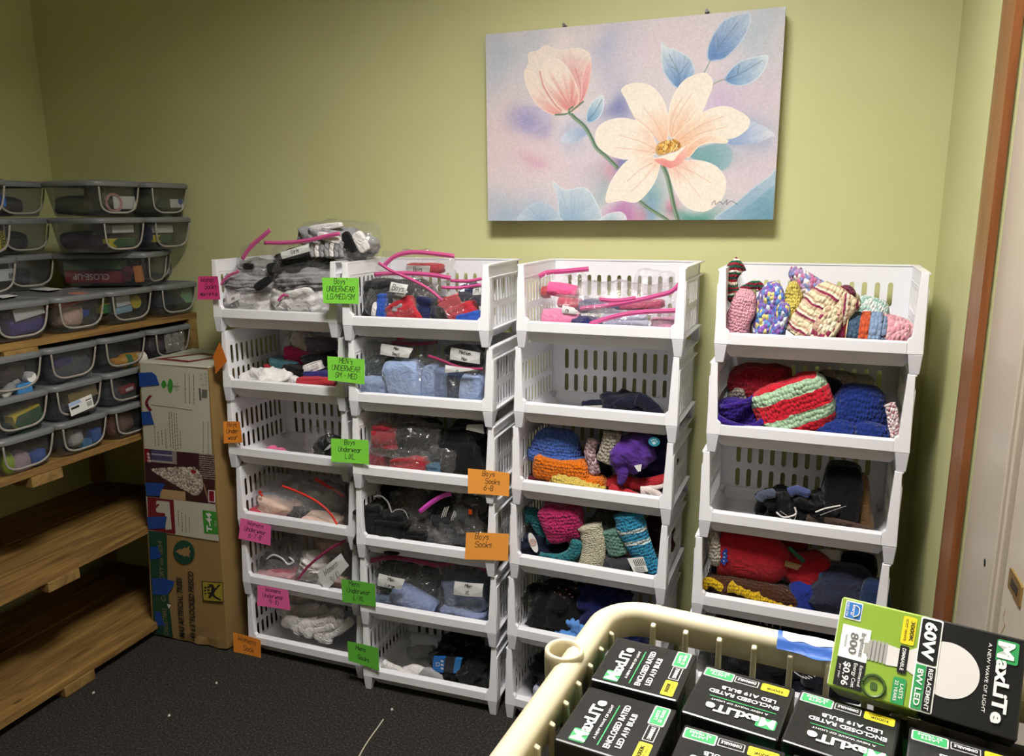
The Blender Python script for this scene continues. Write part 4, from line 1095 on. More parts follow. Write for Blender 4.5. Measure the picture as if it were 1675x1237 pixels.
# ---- stack 1, top basket (tier 5)
G = 'socks in clear bags'
for bb, v, th, m_, lab, rot in (
  ((368, 472, 450, None), .10, .11, WH, 'bundle of white socks, lower left of the top left basket', 0),
  ((372, 448, 446, 478), .09, .10, GY, 'bundle of grey and white socks above the lowest left bundle', 3),
  ((398, 425, 458, 456), .13, .10, GY, 'light grey sock bundle under the upright pink zipper', 5),
  ((452, 462, 545, None), .11, .12, WH, 'wide bundle of white socks at the lower right of the top left basket', -3),
  ((458, 440, 545, 476), .10, .11, cm('grey_mix_cotton', 'b4b2b4', '4c4c50'), 'mixed grey sock bundle in the middle of the right pile', -4),
  ((455, 408, 540, 445), .12, .12, cm('charcoal_cotton', '38383b', '1c1c1f'), 'dark charcoal sock bundle below the topmost bag', -4),
  ((497, 372, 612, 420), .13, .13, cm('ash_cotton', 'a9a9ad', '77777c'), 'ash grey sock bundle spilling over the basket side, highest of all', 8)):
    crumple(5 and 1, 5, bb, v, th, m_, 'sock_bundle', lab, 'socks', rot, G, ridges=5, ramp_=.12, amp=.13, raxis='z' if bb[0] != 497 else 'd')
for (x0, y0, x1, y1, v, m_, lab, rot) in ((400, 431, 415, 441, .074, BK, 'small black square patch of a sock, left one of the light grey bundle', 4), (437, 429, 462, 447, .072, BK, 'black sock toe at the right of the light grey bundle', -8),
  (416, 457, 446, 470, .03, BK, 'black sock heel in the lower left bag', -30), (566, 378, 578, 414, .06, BK, 'black stripe sock in the topmost bundle', -28), (582, 378, 600, 414, .07, WH, 'white sock end at the right of the topmost bundle', -28),
  (520, 383, 560, 396, .06, WH, 'white sock across the topmost bundle', 14), (505, 366, 560, 376, .08, WH, 'white sock folded over the top of the pile', -6)):
    soft(1, 5, (x0, y0, x1, y1), v, .02, m_, 'sock', lab, 'sock', rot, 'single socks in the top left basket', e1=.5, e2=.5, amp=.1)
rnd = random.Random(2)
for k in range(7):
    x = 505+k*8; y = 395+(k % 3)*3
    ropey(1, 5, (x, y, x+12, 421), .055, [(.5, 0), (.35, .4), (.5, .8), (.7, 1)], .30, [GY, WH, cm('ash_cotton', 'a9a9ad', '77777c')][k % 3], 'sock', 'ribbed sock cuff in the tight row under the long pink zipper', 'sock', group='single socks in the top left basket', seed=k)
bag(1, 5, (362, 440, 458, 506), .10, .135, 'bag of white and grey socks, lower left of the top basket', [[(361, 466), (370, 454), (380, 448), (391, 444)]], dense=True)
bag(1, 5, (396, 400, 468, 462), .12, .12, 'bag with the tall slanting pink zipper', [[(396, 424), (410, 404), (428, 388), (442, 376)]], zr=.008, seed=3)
bag(1, 5, (452, 454, 548, 508), .11, .14, 'bag of white socks at the lower right of the top basket', [[(455, 492), (463, 483), (472, 484)]], dense=True, seed=5)
bag(1, 5, (452, 396, 552, 458), .11, .135, 'bag with long pink zipper and white name strip', [[(432, 397), (470, 397), (505, 393), (535, 386), (556, 382)]], seed=7, stickers=[([(459, 413), (505, 399), (508, 411), (462, 424)], ["Girls"])], zr=.007)
bag(1, 5, (494, 362, 620, 424), .13, .15, 'puffed topmost bag of grey, black and white socks', seed=9)
bag(1, 5, (368, 479, 420, 506), .04, .02, 'small bag with a white strip in front of the lower left socks', seed=2, stickers=[([(371, 487), (392, 479), (394, 489), (373, 498)], ["xs"])])
# ---- stack 1, tier 4
crumple(1, 4, (397, 604, 478, None), .07, .07, cm('white_shirt_cotton', 'f2f0ee'), 'crumpled_shirt', 'crumpled white shirt at the front left of the basket with the pointed orange note', 'shirt', -4, amp=.2)
soft(1, 4, (475, 616, 492, 631), .05, .03, WH, 'sock', 'small white sock end between shirt and red cloth', 'sock', 20, amp=.2)
for bb, v, th, m_, nm, lab, rot in (((490, 617, 545, 633), .05, .05, RD, 'folded_cloth', 'red cloth at the front right under the black clothes', -4), ((466, 597, 500, 622), .10, .06, BK, 'folded_cloth', 'black cloth behind the white shirt', 10),
  ((500, 592, 532, 607), .09, .05, WH, 'folded_cloth', 'white folded cloth over the black pile', -18), ((498, 578, 545, 600), .12, .07, BK, 'folded_cloth', 'black garment at the right of the pile', -12),
  ((446, 588, 490, 602), .13, .06, cm('dusty_teal', '4f7f8c'), 'folded_cloth', 'dusty teal garment strip', 6), ((470, 572, 512, 592), .15, .06, MG, 'folded_cloth', 'deep pink garment behind the black one', 12),
  ((500, 606, 546, 618), .08, .05, cm('indigo_cotton', '34307a'), 'folded_cloth', 'indigo garment above the red cloth', -4), ((436, 597, 460, 604), .12, .04, RD, 'folded_cloth', 'thin red edge behind the white shirt', 4),
  ((505, 556, 548, 586), .17, .06, cm('mauve_grey', '77708c'), 'folded_cloth', 'mauve grey garment at the back right', 10)):
    folded(1, 4, bb, v, th, m_, nm, lab, 'clothes', 3, rot, 'mixed folded clothes')
bag(1, 4, (468, 543, 548, 596), .18, .09, 'bag of pale cloth under the tray above the mixed clothes', dense=True, seed=4)
crumple(1, 4, (478, 548, 545, 582), .18, .07, cm('cream_cotton', 'cfc8c4'), 'pale_cloth', 'pale cloth inside the bag under the tray', 'clothes', 20)
# ---- tier 3
soft(1, 3, (437, 733, 470, None), .07, .04, PK, 'sock', 'pink rolled sock at the front of the almost empty basket', 'sock', 3, amp=.25, ridges=3, ramp_=.2, raxis='x')
crumple(1, 3, (522, 718, 558, None), .09, .07, BK, 'black_cloth', 'black cloth with white stripes inside the small bag', 'clothes', 0)
bag(1, 3, (505, 702, 562, 748), .10, .10, 'small clear bag with black cloth behind the lime note', seed=6)
mb = MB()
for k in range(3):
    a, b = [atY(x, y, bdepth(1, 3, -1.4, .047)) for x, y in ((531+k*3, 737-k*1), (540+k*3, 727-k*1))]
    mb.tube([a-atY(535, 732, bdepth(1, 3, -1.4, .047)), b-atY(535, 732, bdepth(1, 3, -1.4, .047))], .0011, 5)
tag(mb.obj('stripe_tag', plain('label_white', 'dadada', .6), loc=atY(535, 732, bdepth(1, 3, -1.4, .047))), 'three short white stripes on the black cloth in the small bag', 'tag')
# ---- tier 2: bags with red zippers
folded(1, 2, (418, 833, 476, None), .07, .08, cm('rose_cotton', 'c23f56'), 'folded_cloth', 'rose red folded cloth at the front left of the red zipper basket', 'clothes', 2, 6, 'folded underwear in red zipper bags')
folded(1, 2, (433, 815, 482, 845), .08, .08, PC, 'folded_cloth', 'cream folded cloth above the rose one', 'clothes', 2, 12, 'folded underwear in red zipper bags')
folded(1, 2, (442, 805, 480, 832), .12, .07, cm('pale_blue_grey', 'a8aec2'), 'folded_cloth', 'pale blue-grey cloth behind the cream one', 'clothes', 2, 10, 'folded underwear in red zipper bags')
folded(1, 2, (505, 842, 556, None), .07, .08, PC, 'folded_cloth', 'peach cloth at the lower right of the red zipper basket', 'clothes', 2, 4, 'folded underwear in red zipper bags')
crumple(1, 2, (476, 832, 505, 862), .07, .06, cm('charcoal_cotton', '38383b', '1c1c1f'), 'dark_cloth', 'charcoal cloth between the cream and peach cloths', 'clothes')
crumple(1, 2, (490, 790, 560, 835), .16, .08, cm('grey_film_cloth', '8d8c92'), 'grey_cloth', 'grey cloth at the back of the red zipper basket', 'clothes')
bag(1, 2, (420, 780, 515, 872), .11, .15, 'left bag in the red zipper basket', [[(430, 812), (424, 806), (428, 804)]], M_zipr, seed=1, dense=True, zr=.005)
bag(1, 2, (462, 795, 566, 876), .09, .13, 'front bag with a long curved red zipper', [[(461, 795), (490, 806), (520, 822), (540, 840), (552, 860), (558, 874)]], M_zipr, seed=2, zr=.005, zv=.018)
bag(1, 2, (495, 775, 563, 830), .17, .10, 'rear bag with a straight red zipper', [[(515, 783), (535, 795), (563, 812)]], M_zipr, seed=3, zr=.007)
# ---- tier 1
folded(1, 1, (432, 930, 488, None), .08, .09, cm('soft_pink', 'dca0a6'), 'folded_cloth', 'soft pink cloth low in the left bag, handwritten label basket', 'clothes', 2, -4, 'folded underwear beside the handwritten label')
folded(1, 1, (440, 925, 492, 940), .10, .08, cm('rose_cotton', 'c23f56'), 'folded_cloth', 'rose cloth over the soft pink cloth', 'clothes', 2, -8, 'folded underwear beside the handwritten label')
crumple(1, 1, (420, 908, 492, 935), .11, .08, cm('ink_cotton', '23232e'), 'dark_cloth', 'ink dark cloth with a white print in the left bag', 'clothes')
ropey(1, 1, (436, 905, 482, 925), .05, [(.0, .3), (.25, .75), (.55, .6), (.75, .2), (.95, .5), (.8, .8)], .07, WH, 'white_trim', 'curly white trim on the ink dark cloth', 'clothes', seed=4)
crumple(1, 1, (492, 905, 536, None), .08, .07, cm('lace_white', 'e6e0de'), 'lace_cloth', 'white lace cloth bunched under the pink zipper', 'clothes', 20, ridges=8, ramp_=.25)
crumple(1, 1, (540, 945, 572, None), .09, .06, cm('blush', 'e4c4bc'), 'blush_cloth', 'blush lace at the lower right, handwritten label basket', 'clothes', 0, ridges=6, ramp_=.2)
crumple(1, 1, (524, 880, 560, 900), .14, .06, PC, 'peach_cloth', 'peach cloth at the top right behind the zipper', 'clothes')
bag(1, 1, (414, 885, 506, 962), .10, .15, 'left bag in the handwritten label basket', seed=1, dense=True)
bag(1, 1, (482, 878, 572, 972), .09, .13, 'bag with crossing pink zipper and white handwritten label', [[(487, 948), (505, 926), (530, 905), (552, 891), (566, 884)]], M_zipm, seed=2, zv=.02,
    stickers=[([(519, 938), (558, 905), (571, 925), (533, 968)], ["Womens", "9/10"], .014)])
# ---- tier 0: loose white socks
rnd = random.Random(21)
SK = [WH, cm('white_sock_b', 'dcd8d6'), cm('white_sock_c', 'e8e2e0'), cm('white_sock_d', 'd0cccc')]
crumple(1, 0, (475, 1000, 545, None), .19, .09, WH, 'sock_heap', 'white sock heap under the loose white socks', 'socks', -10)
for k in range(33):
    lay = k//11; u_ = (k % 11)/10
    x = 452+u_*62+rnd.uniform(-4, 4)+lay*5; y = 978+lay*19+u_*18+rnd.uniform(-3, 3); rot = -12-30*u_+rnd.uniform(-7, 7); L_ = rnd.uniform(62, 78)
    ropey(1, 0, (x, y-9, x+L_*.8, y+9), .135-lay*.035+rnd.uniform(-.008, .008)-.01*u_, [(0, .15), (.07, .45), (.2, .66), (.38, .52), (.7, .5), (1, .6)], [.40, .52, .44, .36, .36, .40], SK[k % 4], 'sock',
          'white cotton sock in the loose pile of the lowest basket, leftmost stack', 'sock', flat=.6, rot=rot, group='loose white socks at the bottom left', seed=k, amp=.12)
# ---- stack 2, tier 5
U = 'bagged boys underwear'
for bb, v, th, m_, lab, rot in (((605, 462, 700, None), .13, .10, cm('black_mix', '26262a'), 'black and charcoal folded underwear in the left bag', 0), ((640, 490, 690, None), .07, .05, RD, 'red underwear fold slanting across the left bag', -28),
  ((683, 487, 708, None), .08, .05, cm('dark_navy', '22284c'), 'dark navy fold beside the red one', 6), ((619, 481, 632, 523), .055, .03, RB, 'bright blue strip in the left bag', 0), ((644, 482, 662, 508), .06, .03, GY, 'grey strip in the left bag', 0),
  ((725, 484, 758, 512), .10, .05, cm('coral_red', 'cc4450'), 'coral red fold in the right bag', -24), ((738, 497, 786, None), .075, .04, RD, 'red band slanting in the right bag', -24), ((748, 511, 790, None), .055, .025, RB, 'bright blue fold at the bottom of the right bag', -14),
  ((757, 466, 790, 500), .12, .06, NV, 'navy fold at the top of the right bag', 0), ((700, 490, 735, None), .14, .08, DG, 'dark grey fold between the two bags', 0), ((668, 431, 725, 446), .20, .05, RD, 'red roll in the rear bag', 0)):
    folded(2, 5, bb, v, th, m_, 'folded_underwear', lab, 'underwear', 3, rot, U)
soft(2, 5, (609, 494, 618, 520), .05, .02, WH, 'care_label', 'white label tip at the left of the left bag', 'tag', 14)
bag(2, 5, (603, 452, 712, 525), .11, .14, 'left bag of boys underwear with a sticker', [[(619, 430), (640, 443), (670, 456), (700, 472), (724, 492)]], seed=1, zv=.025, stickers=[([(640, 461), (668, 466), (664, 481), (637, 477)], ["Boys"], .03)])
bag(2, 5, (704, 462, 792, 525), .11, .13, 'right bag of boys underwear with two pink zippers', [[(722, 470), (750, 471), (787, 466)], [(737, 459), (765, 460), (788, 456)]], seed=2, zv=.04, stickers=[([(775, 466), (790, 465), (789, 482), (773, 483)], ["m"], .045)])
bag(2, 5, (618, 412, 745, 462), .19, .09, 'rear bag of boys underwear with arched pink zipper', [[(627, 436), (645, 420), (670, 413), (700, 414), (743, 419)], [(612, 449), (650, 447), (700, 449), (737, 455)]], seed=3, zv=.10, zr=.0075,
    stickers=[([(664, 434), (704, 435), (703, 447), (665, 446)], ["Boys"], .14)])
# ---- tier 4
for bb, v, th, m_, nm, lab, rot in (((598, 583, 638, 614), .12, .08, cm('deep_teal', '22363e'), 'folded_underwear', 'deep teal fold at the left, light blue basket', 0), ((583, 612, 643, None), .09, .08, LB_, 'folded_underwear', 'wide light blue fold at the lower left', 0),
  ((636, 588, 690, None), .075, .07, LB_, 'folded_underwear', 'tall light blue fold in the middle with a turned top', -6), ((695, 595, 716, None), .08, .06, LB_, 'folded_underwear', 'slim light blue fold right of the tall one', 4),
  ((716, 600, 740, None), .09, .06, SB, 'folded_underwear', 'slate blue fold in the right bag', 0), ((736, 606, 762, None), .085, .05, cm('ink_blue', '2a3550'), 'folded_underwear', 'ink blue fold in the right bag', 0),
  ((757, 612, 792, None), .075, .06, LB_, 'folded_underwear', 'light blue fold at the far right with a dark fly', 0), ((680, 590, 712, 630), .14, .06, cm('ink_blue', '2a3550'), 'folded_underwear', 'ink blue fold behind the slim light blue one', 0),
  ((735, 565, 788, 600), .15, .07, DG, 'folded_underwear', 'dark grey fold at the back right under labels', 0)):
    folded(2, 4, bb, v, th, m_, nm, lab, 'underwear', 2, rot, 'bagged mens underwear', ramp_=.06, amp=.1)
bag(2, 4, (588, 562, 712, 652), .10, .16, 'left bag of light blue underwear', [[(640, 560), (680, 563), (716, 560)]], M_zipm, seed=1, zv=.09, stickers=[([(624, 562), (676, 570), (668, 586), (622, 580)], ["Men", "Small"], .045)])
bag(2, 4, (692, 560, 794, 658), .10, .15, 'right bag of light blue underwear with curved maroon zipper', [[(700, 582), (722, 590), (755, 602), (790, 604)]], M_zipm, seed=2, zv=.03, stickers=[([(738, 568), (786, 577), (785, 596), (736, 588)], ["Medium", "Men"], .05), ([(729, 597), (770, 603), (785, 606), (728, 610)], ["o"], .028)])
# ---- tier 3
for bb, v, th, m_, lab, rot in (((615, 696, 652, 732), .08, .06, cm('deep_red', '9c2230'), 'deep red folded cloth in the upper bag', 3), ((645, 690, 720, 745), .12, .09, BK, 'black folded cloth in the upper bag', 0),
  ((610, 735, 635, 770), .10, .06, cm('deep_red', '9c2230'), 'deep red cloth at the lower left', 4), ((643, 748, 700, None), .07, .05, RD, 'bright red cloth low in the middle of the basket', -10), ((605, 740, 720, None), .14, .08, BK, 'black cloth under the two red ones', 0),
  ((700, 760, 725, None), .06, .04, cm('steel_blue', '3f6a86'), 'steel blue cloth corner at the bottom', 0), ((733, 700, 792, None), .12, .13, BK, 'large black sweater filling the right of the basket', 0)):
    folded(2, 3, bb, v, th, m_, 'folded_cloth', lab, 'clothes', 3, rot, 'bagged red and black clothes')
bag(2, 3, (602, 686, 726, 745), .08, .12, 'upper bag of red and black clothes', seed=1)
bag(2, 3, (600, 730, 708, None), .07, .09, 'lower bag of red and black clothes', seed=5)
bag(2, 3, (698, 728, 746, 776), .06, .06, 'small bag of dark cloth beside the black sweater', seed=2)
c_ = atY(777, 700, bdepth(2, 3, -.85, .04)); mb = MB()
Q = [atY(x, y, bdepth(2, 3, -.85, .045))-c_ for x, y in ((764, 695), (790, 694), (792, 710), (762, 703))]
mb.hexa([q+Vector((0, .001, 0)) for q in Q], Q); tag(mb.obj('paper_label', plain('label_grey', 'bdbdbd', .6), loc=c_), 'pale paper label at the top of the large black sweater', 'label')
# ---- tier 2
for k, (bb, v, lab) in enumerate((((589, 823, 632, None), .075, 'neat pile of folded black socks at the far left'), ((625, 838, 672, None), .065, 'pile of folded black socks beside the leftmost pile'), ((632, 790, 676, 835), .16, 'black sock pile at the back behind the white bands'),
   ((655, 862, 705, None), .08, 'low pile of folded black socks near the middle'))):
    folded(2, 2, bb, v, .09, cm('jet_cotton', '0d0d0f'), 'folded_socks', lab, 'socks', 5, 0, 'piles of folded black socks', ramp_=.14)
for bb, pts, lab in (((612, 812, 640, 840), [(0, .9), (.4, 1), (.8, .7), (1, .1)], 'thin white paper band curving over the far left pile'), ((636, 833, 668, 848), [(0, .2), (.4, .9), (.8, .9), (1, .0)], 'thin white paper band over the second pile')):
    ropey(2, 2, bb, .045, pts, .05, plain('paper_band', 'a8a8a8', .6), 'paper_band', lab, 'band', flat=.4)
crumple(2, 2, (700, 808, 755, 872), .10, .08, cm('graphite', '2b2b2f'), 'dark_socks', 'graphite socks with three white stripes in the zip bag', 'socks')
crumple(2, 2, (752, 815, 795, 872), .09, .08, cm('dark_olive_grey', '3b3c3e'), 'dark_socks', 'grey-black sock bundle with an orange dot', 'socks')
crumple(2, 2, (705, 868, 770, None), .07, .07, DG, 'dark_socks', 'dark grey bundle at the bottom middle beside the orange note', 'socks')
crumple(2, 2, (650, 800, 700, 850), .19, .06, cm('film_grey', '6a6a6e'), 'grey_cloth', 'grey cloth bundle at the back left of the striped socks', 'clothes')
for k in range(6):
    x, y = (722+k*3.2, 838-k*.8) if k < 3 else (728+k*3.2, 847-k*1.2)
    Y = bdepth(2, 2, -.93, .052); a, b = atY(x, y+9, Y), atY(x+6, y-8, Y)
    if k == 0: sroot = thing('sock_stripes', 'white slanting stripes on the graphite socks', 'stripes', atY(735, 845, Y))
    MB().tube([a-sroot.location, (a+b)/2-sroot.location+Vector((0, -.003, 0)), b-sroot.location], .0013, 5).obj('stripe', plain('label_white', 'dadada', .6), sroot)
Y = bdepth(2, 2, -.93, .045); c_ = atY(769, 838, Y)
tag(MB().box((-.006, 0, -.008), (.006, .003, .008)).obj('orange_dot', plain('dot_orange', 'e85a24', .5), bevel=.002, loc=c_), 'small orange dot sticker on the grey-black bundle', 'sticker')
bag(2, 2, (640, 800, 768, 880), .11, .14, 'bag with a short thick magenta zipper and dark socks', [[(686, 838), (706, 822), (725, 811), (738, 808)]], plain('orchid_zip', 'd64fc0', .35), seed=1, zv=.035, zr=.0085)
bag(2, 2, (745, 805, 798, 878), .09, .12, 'clear bag around the bundle with the orange dot', seed=4)
bag(2, 2, (700, 862, 775, None), .07, .10, 'clear bag around the dark bundle beside the orange note', seed=6)
# ---- tier 1
folded(2, 1, (620, 925, 690, 962), .13, .08, cm('ink_grey', '2b3038'), 'folded_underwear', 'ink grey fold at the top of the labelled left bag', 'underwear', 2, 0, 'bagged large underwear')
rolled(2, 1, (645, 962, 712, None), .08, .07, cm('periwinkle', '8695bf'), 'rolled_underwear', 'periwinkle roll with a spiral end in the left bag', 'underwear', 22)
folded(2, 1, (612, 978, 660, None), .09, .07, SB, 'folded_underwear', 'slate blue fold at the lower left under the label', 'underwear', 2, 8, 'bagged large underwear')
crumple(2, 1, (690, 930, 725, 968), .12, .07, cm('ink_blue', '2a3550'), 'folded_underwear', 'ink blue bunch between the two labelled bags', 'underwear')
folded(2, 1, (735, 938, 796, 990), .10, .09, cm('blue_grey', '6c7690'), 'folded_underwear', 'blue-grey upper fold in the right bag', 'underwear', 2, 0, 'bagged large underwear')
folded(2, 1, (730, 988, 796, None), .08, .09, cm('blue_grey_light', '7c88aa'), 'folded_underwear', 'blue-grey lower fold in the right bag', 'underwear', 2, 0, 'bagged large underwear')
bag(2, 1, (606, 905, 728, 1012), .10, .16, 'left bag of large underwear with maroon zipper', [[(603, 918), (640, 912), (680, 918), (715, 926)]], M_zipm, seed=1, zv=.05, zr=.009, stickers=[([(620, 938), (663, 948), (656, 965), (617, 958)], ["Men", "Large"], .025)])
bag(2, 1, (722, 916, 800, 1022), .10, .15, 'right bag of extra large underwear with maroon zipper', [[(716, 926), (745, 920), (775, 924), (798, 934)]], M_zipm, seed=2, zv=.05, zr=.009, stickers=[([(744, 951), (791, 955), (789, 977), (742, 973)], ["Men", "XL"], .025)])
# ---- tier 0
S0 = 'loose socks in the bottom basket'
for bb, v, pts, m_, lab, rot in (((626, 1088, 672, 1108), .07, [(0, .9), (.3, .6), (.7, .4), (1, .1)], WH, 'white sock with a dark line at the front left', 0), ((632, 1092, 680, 1112), .05, [(0, .8), (.4, .6), (1, .1)], cm('white_sock_b', 'dcd8d6'), 'white sock under the first one', 0),
   ((664, 1090, 712, 1114), .07, [(0, .3), (.3, .6), (.6, .5), (1, .0)], WH, 'white sock with an orange toe beside the grey one', 0), ((688, 1096, 722, 1120), .05, [(.1, .2), (.4, .7), (.8, .5), (1, .3)], GY, 'grey rolled sock at the front middle', 0),
   ((668, 1058, 712, 1080), .16, [(0, .3), (.4, .6), (.7, .7), (1, .9)], GY, 'light grey folded sock at the back', 0), ((726, 1100, 765, 1122), .07, [(0, .6), (.5, .5), (1, .2)], cm('taupe', '5f574a'), 'taupe sock below the blue wrapper', 0)):
    ropey(2, 0, bb, v, pts, .42, m_, 'sock', lab, 'sock', rot=rot, group=S0, flat=.7)
crumple(2, 0, (716, 1060, 808, 1105), .11, .12, cm('jet_cotton', '0d0d0f'), 'black_socks', 'big bunch of black socks at the right', 'socks', 0)
crumple(2, 0, (758, 1085, 806, None), .08, .10, cm('jet_cotton2', '131416'), 'black_socks', 'black socks at the front right corner', 'socks', 0)
crumple(2, 0, (725, 1040, 790, 1062), .17, .08, cm('black_navy', '10121c'), 'black_socks', 'black and navy socks at the back', 'socks', 0)
Y = bdepth(2, 0, -.9, .045); c_ = atY(732, 1087, Y)
wr = thing('sock_wrapper', 'blue and black paper wrapper around the black socks', 'wrapper', c_)
q = [atY(x, y, Y)-c_ for x, y in ((709, 1075), (728, 1077), (725, 1101), (707, 1098))]; MB().hexa([a+Vector((0, .012, 0)) for a in q][::-1], q[::-1]).obj('blue_panel', plain('wrapper_blue', '1f66b4', .4), wr)
q = [atY(x, y, Y)-c_ for x, y in ((728.2, 1077), (744, 1078), (741, 1101.5), (725.2, 1101))]; MB().hexa([a+Vector((0, .012, 0)) for a in q][::-1], q[::-1]).obj('black_panel', plain('wrapper_black', '22242a', .4), wr)
q = [atY(x, y, Y)-c_ for x, y in ((744.2, 1078), (755, 1079), (751, 1101.5), (741.2, 1101.5))]; MB().hexa([a+Vector((0, .012, 0)) for a in q][::-1], q[::-1]).obj('blue_end', plain('wrapper_blue2', '2f78b8', .4), wr)
mb = MB(); Y2 = Y-.0008; a = atY(713, 1084, Y2)-c_; b = atY(719, 1084, Y2)-c_; d = atY(713, 1090, Y2)-c_
for u0, v0, u1, v1 in ((0, 0, 1, .15), (0, .85, 1, 1), (0, 0, .15, 1), (.85, 0, 1, 1)): put_quad(mb, [a+(b-a)*u0+(d-a)*v0, a+(b-a)*u0+(d-a)*v1, a+(b-a)*u1+(d-a)*v1, a+(b-a)*u1+(d-a)*v0])
for k in range(3): a = atY(721, 1080+k*6, Y2)-c_; put_quad(mb, [a, a+Vector((0, 0, -.006)), a+Vector((.009, 0, -.006)), a+Vector((.009, 0, 0))])
mb.obj('printed_mark', plain('label_white', 'dadada', .6), wr)
# ---- stack 3, tier 5: pink bags
for bb, v, m_, lab, rot in (((898, 463, 945, 487), .13, cm('bright_pink', 'e65f92'), 'bright pink roll on the upper left', 8), ((890, 505, 945, None), .06, cm('bubble_pink', 'e884ae'), 'bubblegum pink roll at the front left', 2), ((888, 468, 900, 488), .15, RD, 'red roll end at the far left', 0), ((915, 487, 952, 506), .12, cm('crimson', 'b8304e'), 'crimson roll behind the white sticker', 6),
   ((938, 517, 985, None), .055, cm('deep_navy_roll', '242a5c'), 'navy roll continuing the bubblegum pink one', 2)):
    rolled(3, 5, bb, v, .05, m_, 'rolled_underwear', lab, 'underwear', rot, group='rolled girls underwear')
for bb, v, m_, lab in (((948, 490, 1020, 510), .12, cm('slate_indigo', '4d5684'), 'slate indigo folds under the middle zipper'), ((1000, 492, 1085, 505), .13, cm('rose_mix', 'c24a6e'), 'rose folds along the middle zipper'), ((985, 515, 1060, None), .07, cm('lavender_mix', 'aeb0cc'), 'lavender folds at the front right'), ((1070, 520, 1108, None), .07, cm('dusty_rose', 'c888a8'), 'dusty rose fold at the front right corner')):
    folded(3, 5, bb, v, .05, m_, 'folded_underwear', lab, 'underwear', 3, -3, 'folded girls underwear')
bag(3, 5, (884, 445, 965, 500), .15, .08, 'left rear bag with arched pink zipper', [[(882, 452), (895, 446), (920, 444), (963, 440)]], seed=1, zr=.008, zv=.14)
bag(3, 5, (882, 486, 1000, 528), .06, .06, 'front left bag with a rolled pink item and sticker', seed=2, stickers=[([(920, 499), (938, 503), (950, 514), (919, 512)], ["m"], .04)])
bag(3, 5, (940, 462, 1120, 512), .12, .10, 'wide middle bag with a long rising pink zipper', [[(948, 505), (985, 501), (1030, 494), (1070, 485), (1100, 476), (1118, 456)], [(980, 490), (1010, 492), (1040, 488)]], seed=3, zv=.06, zr=.007, dense=True)
bag(3, 5, (1040, 441, 1100, 480), .17, .07, 'empty puffed bag corner standing up at the right', seed=4, dense=True)
bag(3, 5, (962, 508, 1112, 538), .055, .05, 'front right bag with a low pink zipper', [[(965, 530), (1000, 519), (1045, 511), (1110, 508)]], seed=5, zv=.022, zr=.007, dense=True)
# ---- tier 4
root = None
crumple(3, 4, (985, 643, 1062, 668), .14, .09, cm('midnight', '15172a'), 'knit_gloves', 'midnight blue gloves with pale trim in the nearly empty basket', 'gloves', 3)
for k, (bb, pts, m_, lab) in enumerate((((952, 655, 1010, 668), [(0, .3), (.3, .6), (.7, .8), (1, .9)], cm('midnight', '15172a'), 'dark glove finger reaching left'), ((953, 662, 1000, 671), [(0, .3), (.4, .5), (1, .9)], cm('pale_grey_trim', 'a9a9a4'), 'pale grey glove edge'),
   ((995, 658, 1035, 671), [(0, 0), (.3, .5), (.7, .6), (1, .6)], cm('pale_grey_trim', 'a9a9a4'), 'pale stripe across the glove palm'), ((1040, 650, 1078, 680), [(0, .9), (.4, .7), (.8, .3), (1, .0)], cm('midnight', '15172a'), 'dark glove thumb at the right'),
   ((985, 664, 1060, 676), [(0, .6), (.5, .4), (1, .3)], cm('midnight', '15172a'), 'lower dark glove finger'))):
    ropey(3, 4, bb, .10 if k else .12, pts, .4 if k not in (1, 2) else .28, m_, 'glove_finger', lab, 'glove', group='gloves')
# ---- tier 3
KB, KO, KY = knit_mat('blue_knit', ['4a6cc0']), knit_mat('orange_knit', ['f07c18']), knit_mat('yellow_knit', ['e8cc62'])
hat(3, 3, (866, 701, 956, 754), .10, .09, KB, 'cornflower blue knitted hat lying on the orange one', 2, KB, .28, seed=1)
folded(3, 3, (878, 746, 968, 786), .09, .10, KO, 'knit_hat', 'bright orange knitted hat folded flat under the blue one', 'hat', 1, 3, ramp_=.05)
soft(3, 3, (938, 775, 992, 796), .07, .06, KO, 'knit_hat', 'orange knit fold at the lower right of the orange hat', 'hat', 6, amp=.1)
soft(3, 3, (900, 780, 990, None), .06, .06, KY, 'knit_scarf', 'yellow crocheted edge below the orange knitwear', 'scarf', 8, amp=.12, ridges=9, ramp_=.1, raxis='x')
ropey(3, 3, (958, 718, 982, 776), .07, [(.5, 1), (.3, .6), (.5, .3), (.7, 0)], .4, knit_mat('mauve_knit', ['a88c96', 'c4aab0', '8f7480'], 'vary'), 'knit_sock', 'mottled mauve knitted sock standing beside the orange hat', 'sock')
ropey(3, 3, (978, 706, 1014, 757), .06, [(.65, 1), (.6, .7), (.45, .3), (.3, 0)], .42, knit_mat('oat_knit', ['b8b0a0']), 'knit_sock', 'oatmeal ribbed knitted roll leaning right', 'sock', n=16)
crumple(3, 3, (968, 738, 1000, 780), .12, .07, cm('midnight', '15172a'), 'dark_cloth', 'midnight cloth behind the oatmeal roll', 'clothes')
crumple(3, 3, (1045, 708, 1102, 788), .15, .10, cm('indigo_fleece', '22184e'), 'fleece_hat', 'indigo fleece at the right behind the purple one', 'hat')
crumple(3, 3, (1000, 712, 1072, 770), .08, .08, cm('purple_fleece', '54308c'), 'fleece_hat', 'purple fleece hat with a teal paw badge', 'hat', -35, amp=.14)
ropey(3, 3, (1000, 752, 1030, 794), .055, [(.3, 1), (.6, .5), (.5, 0)], [.5, .35, .15], cm('purple_fleece', '54308c'), 'fleece_flap', 'pointed purple fleece flap hanging down', 'flap')
Y = bdepth(3, 3, -.4, .032); c_ = atY(1070, 723, Y); mb = MB()
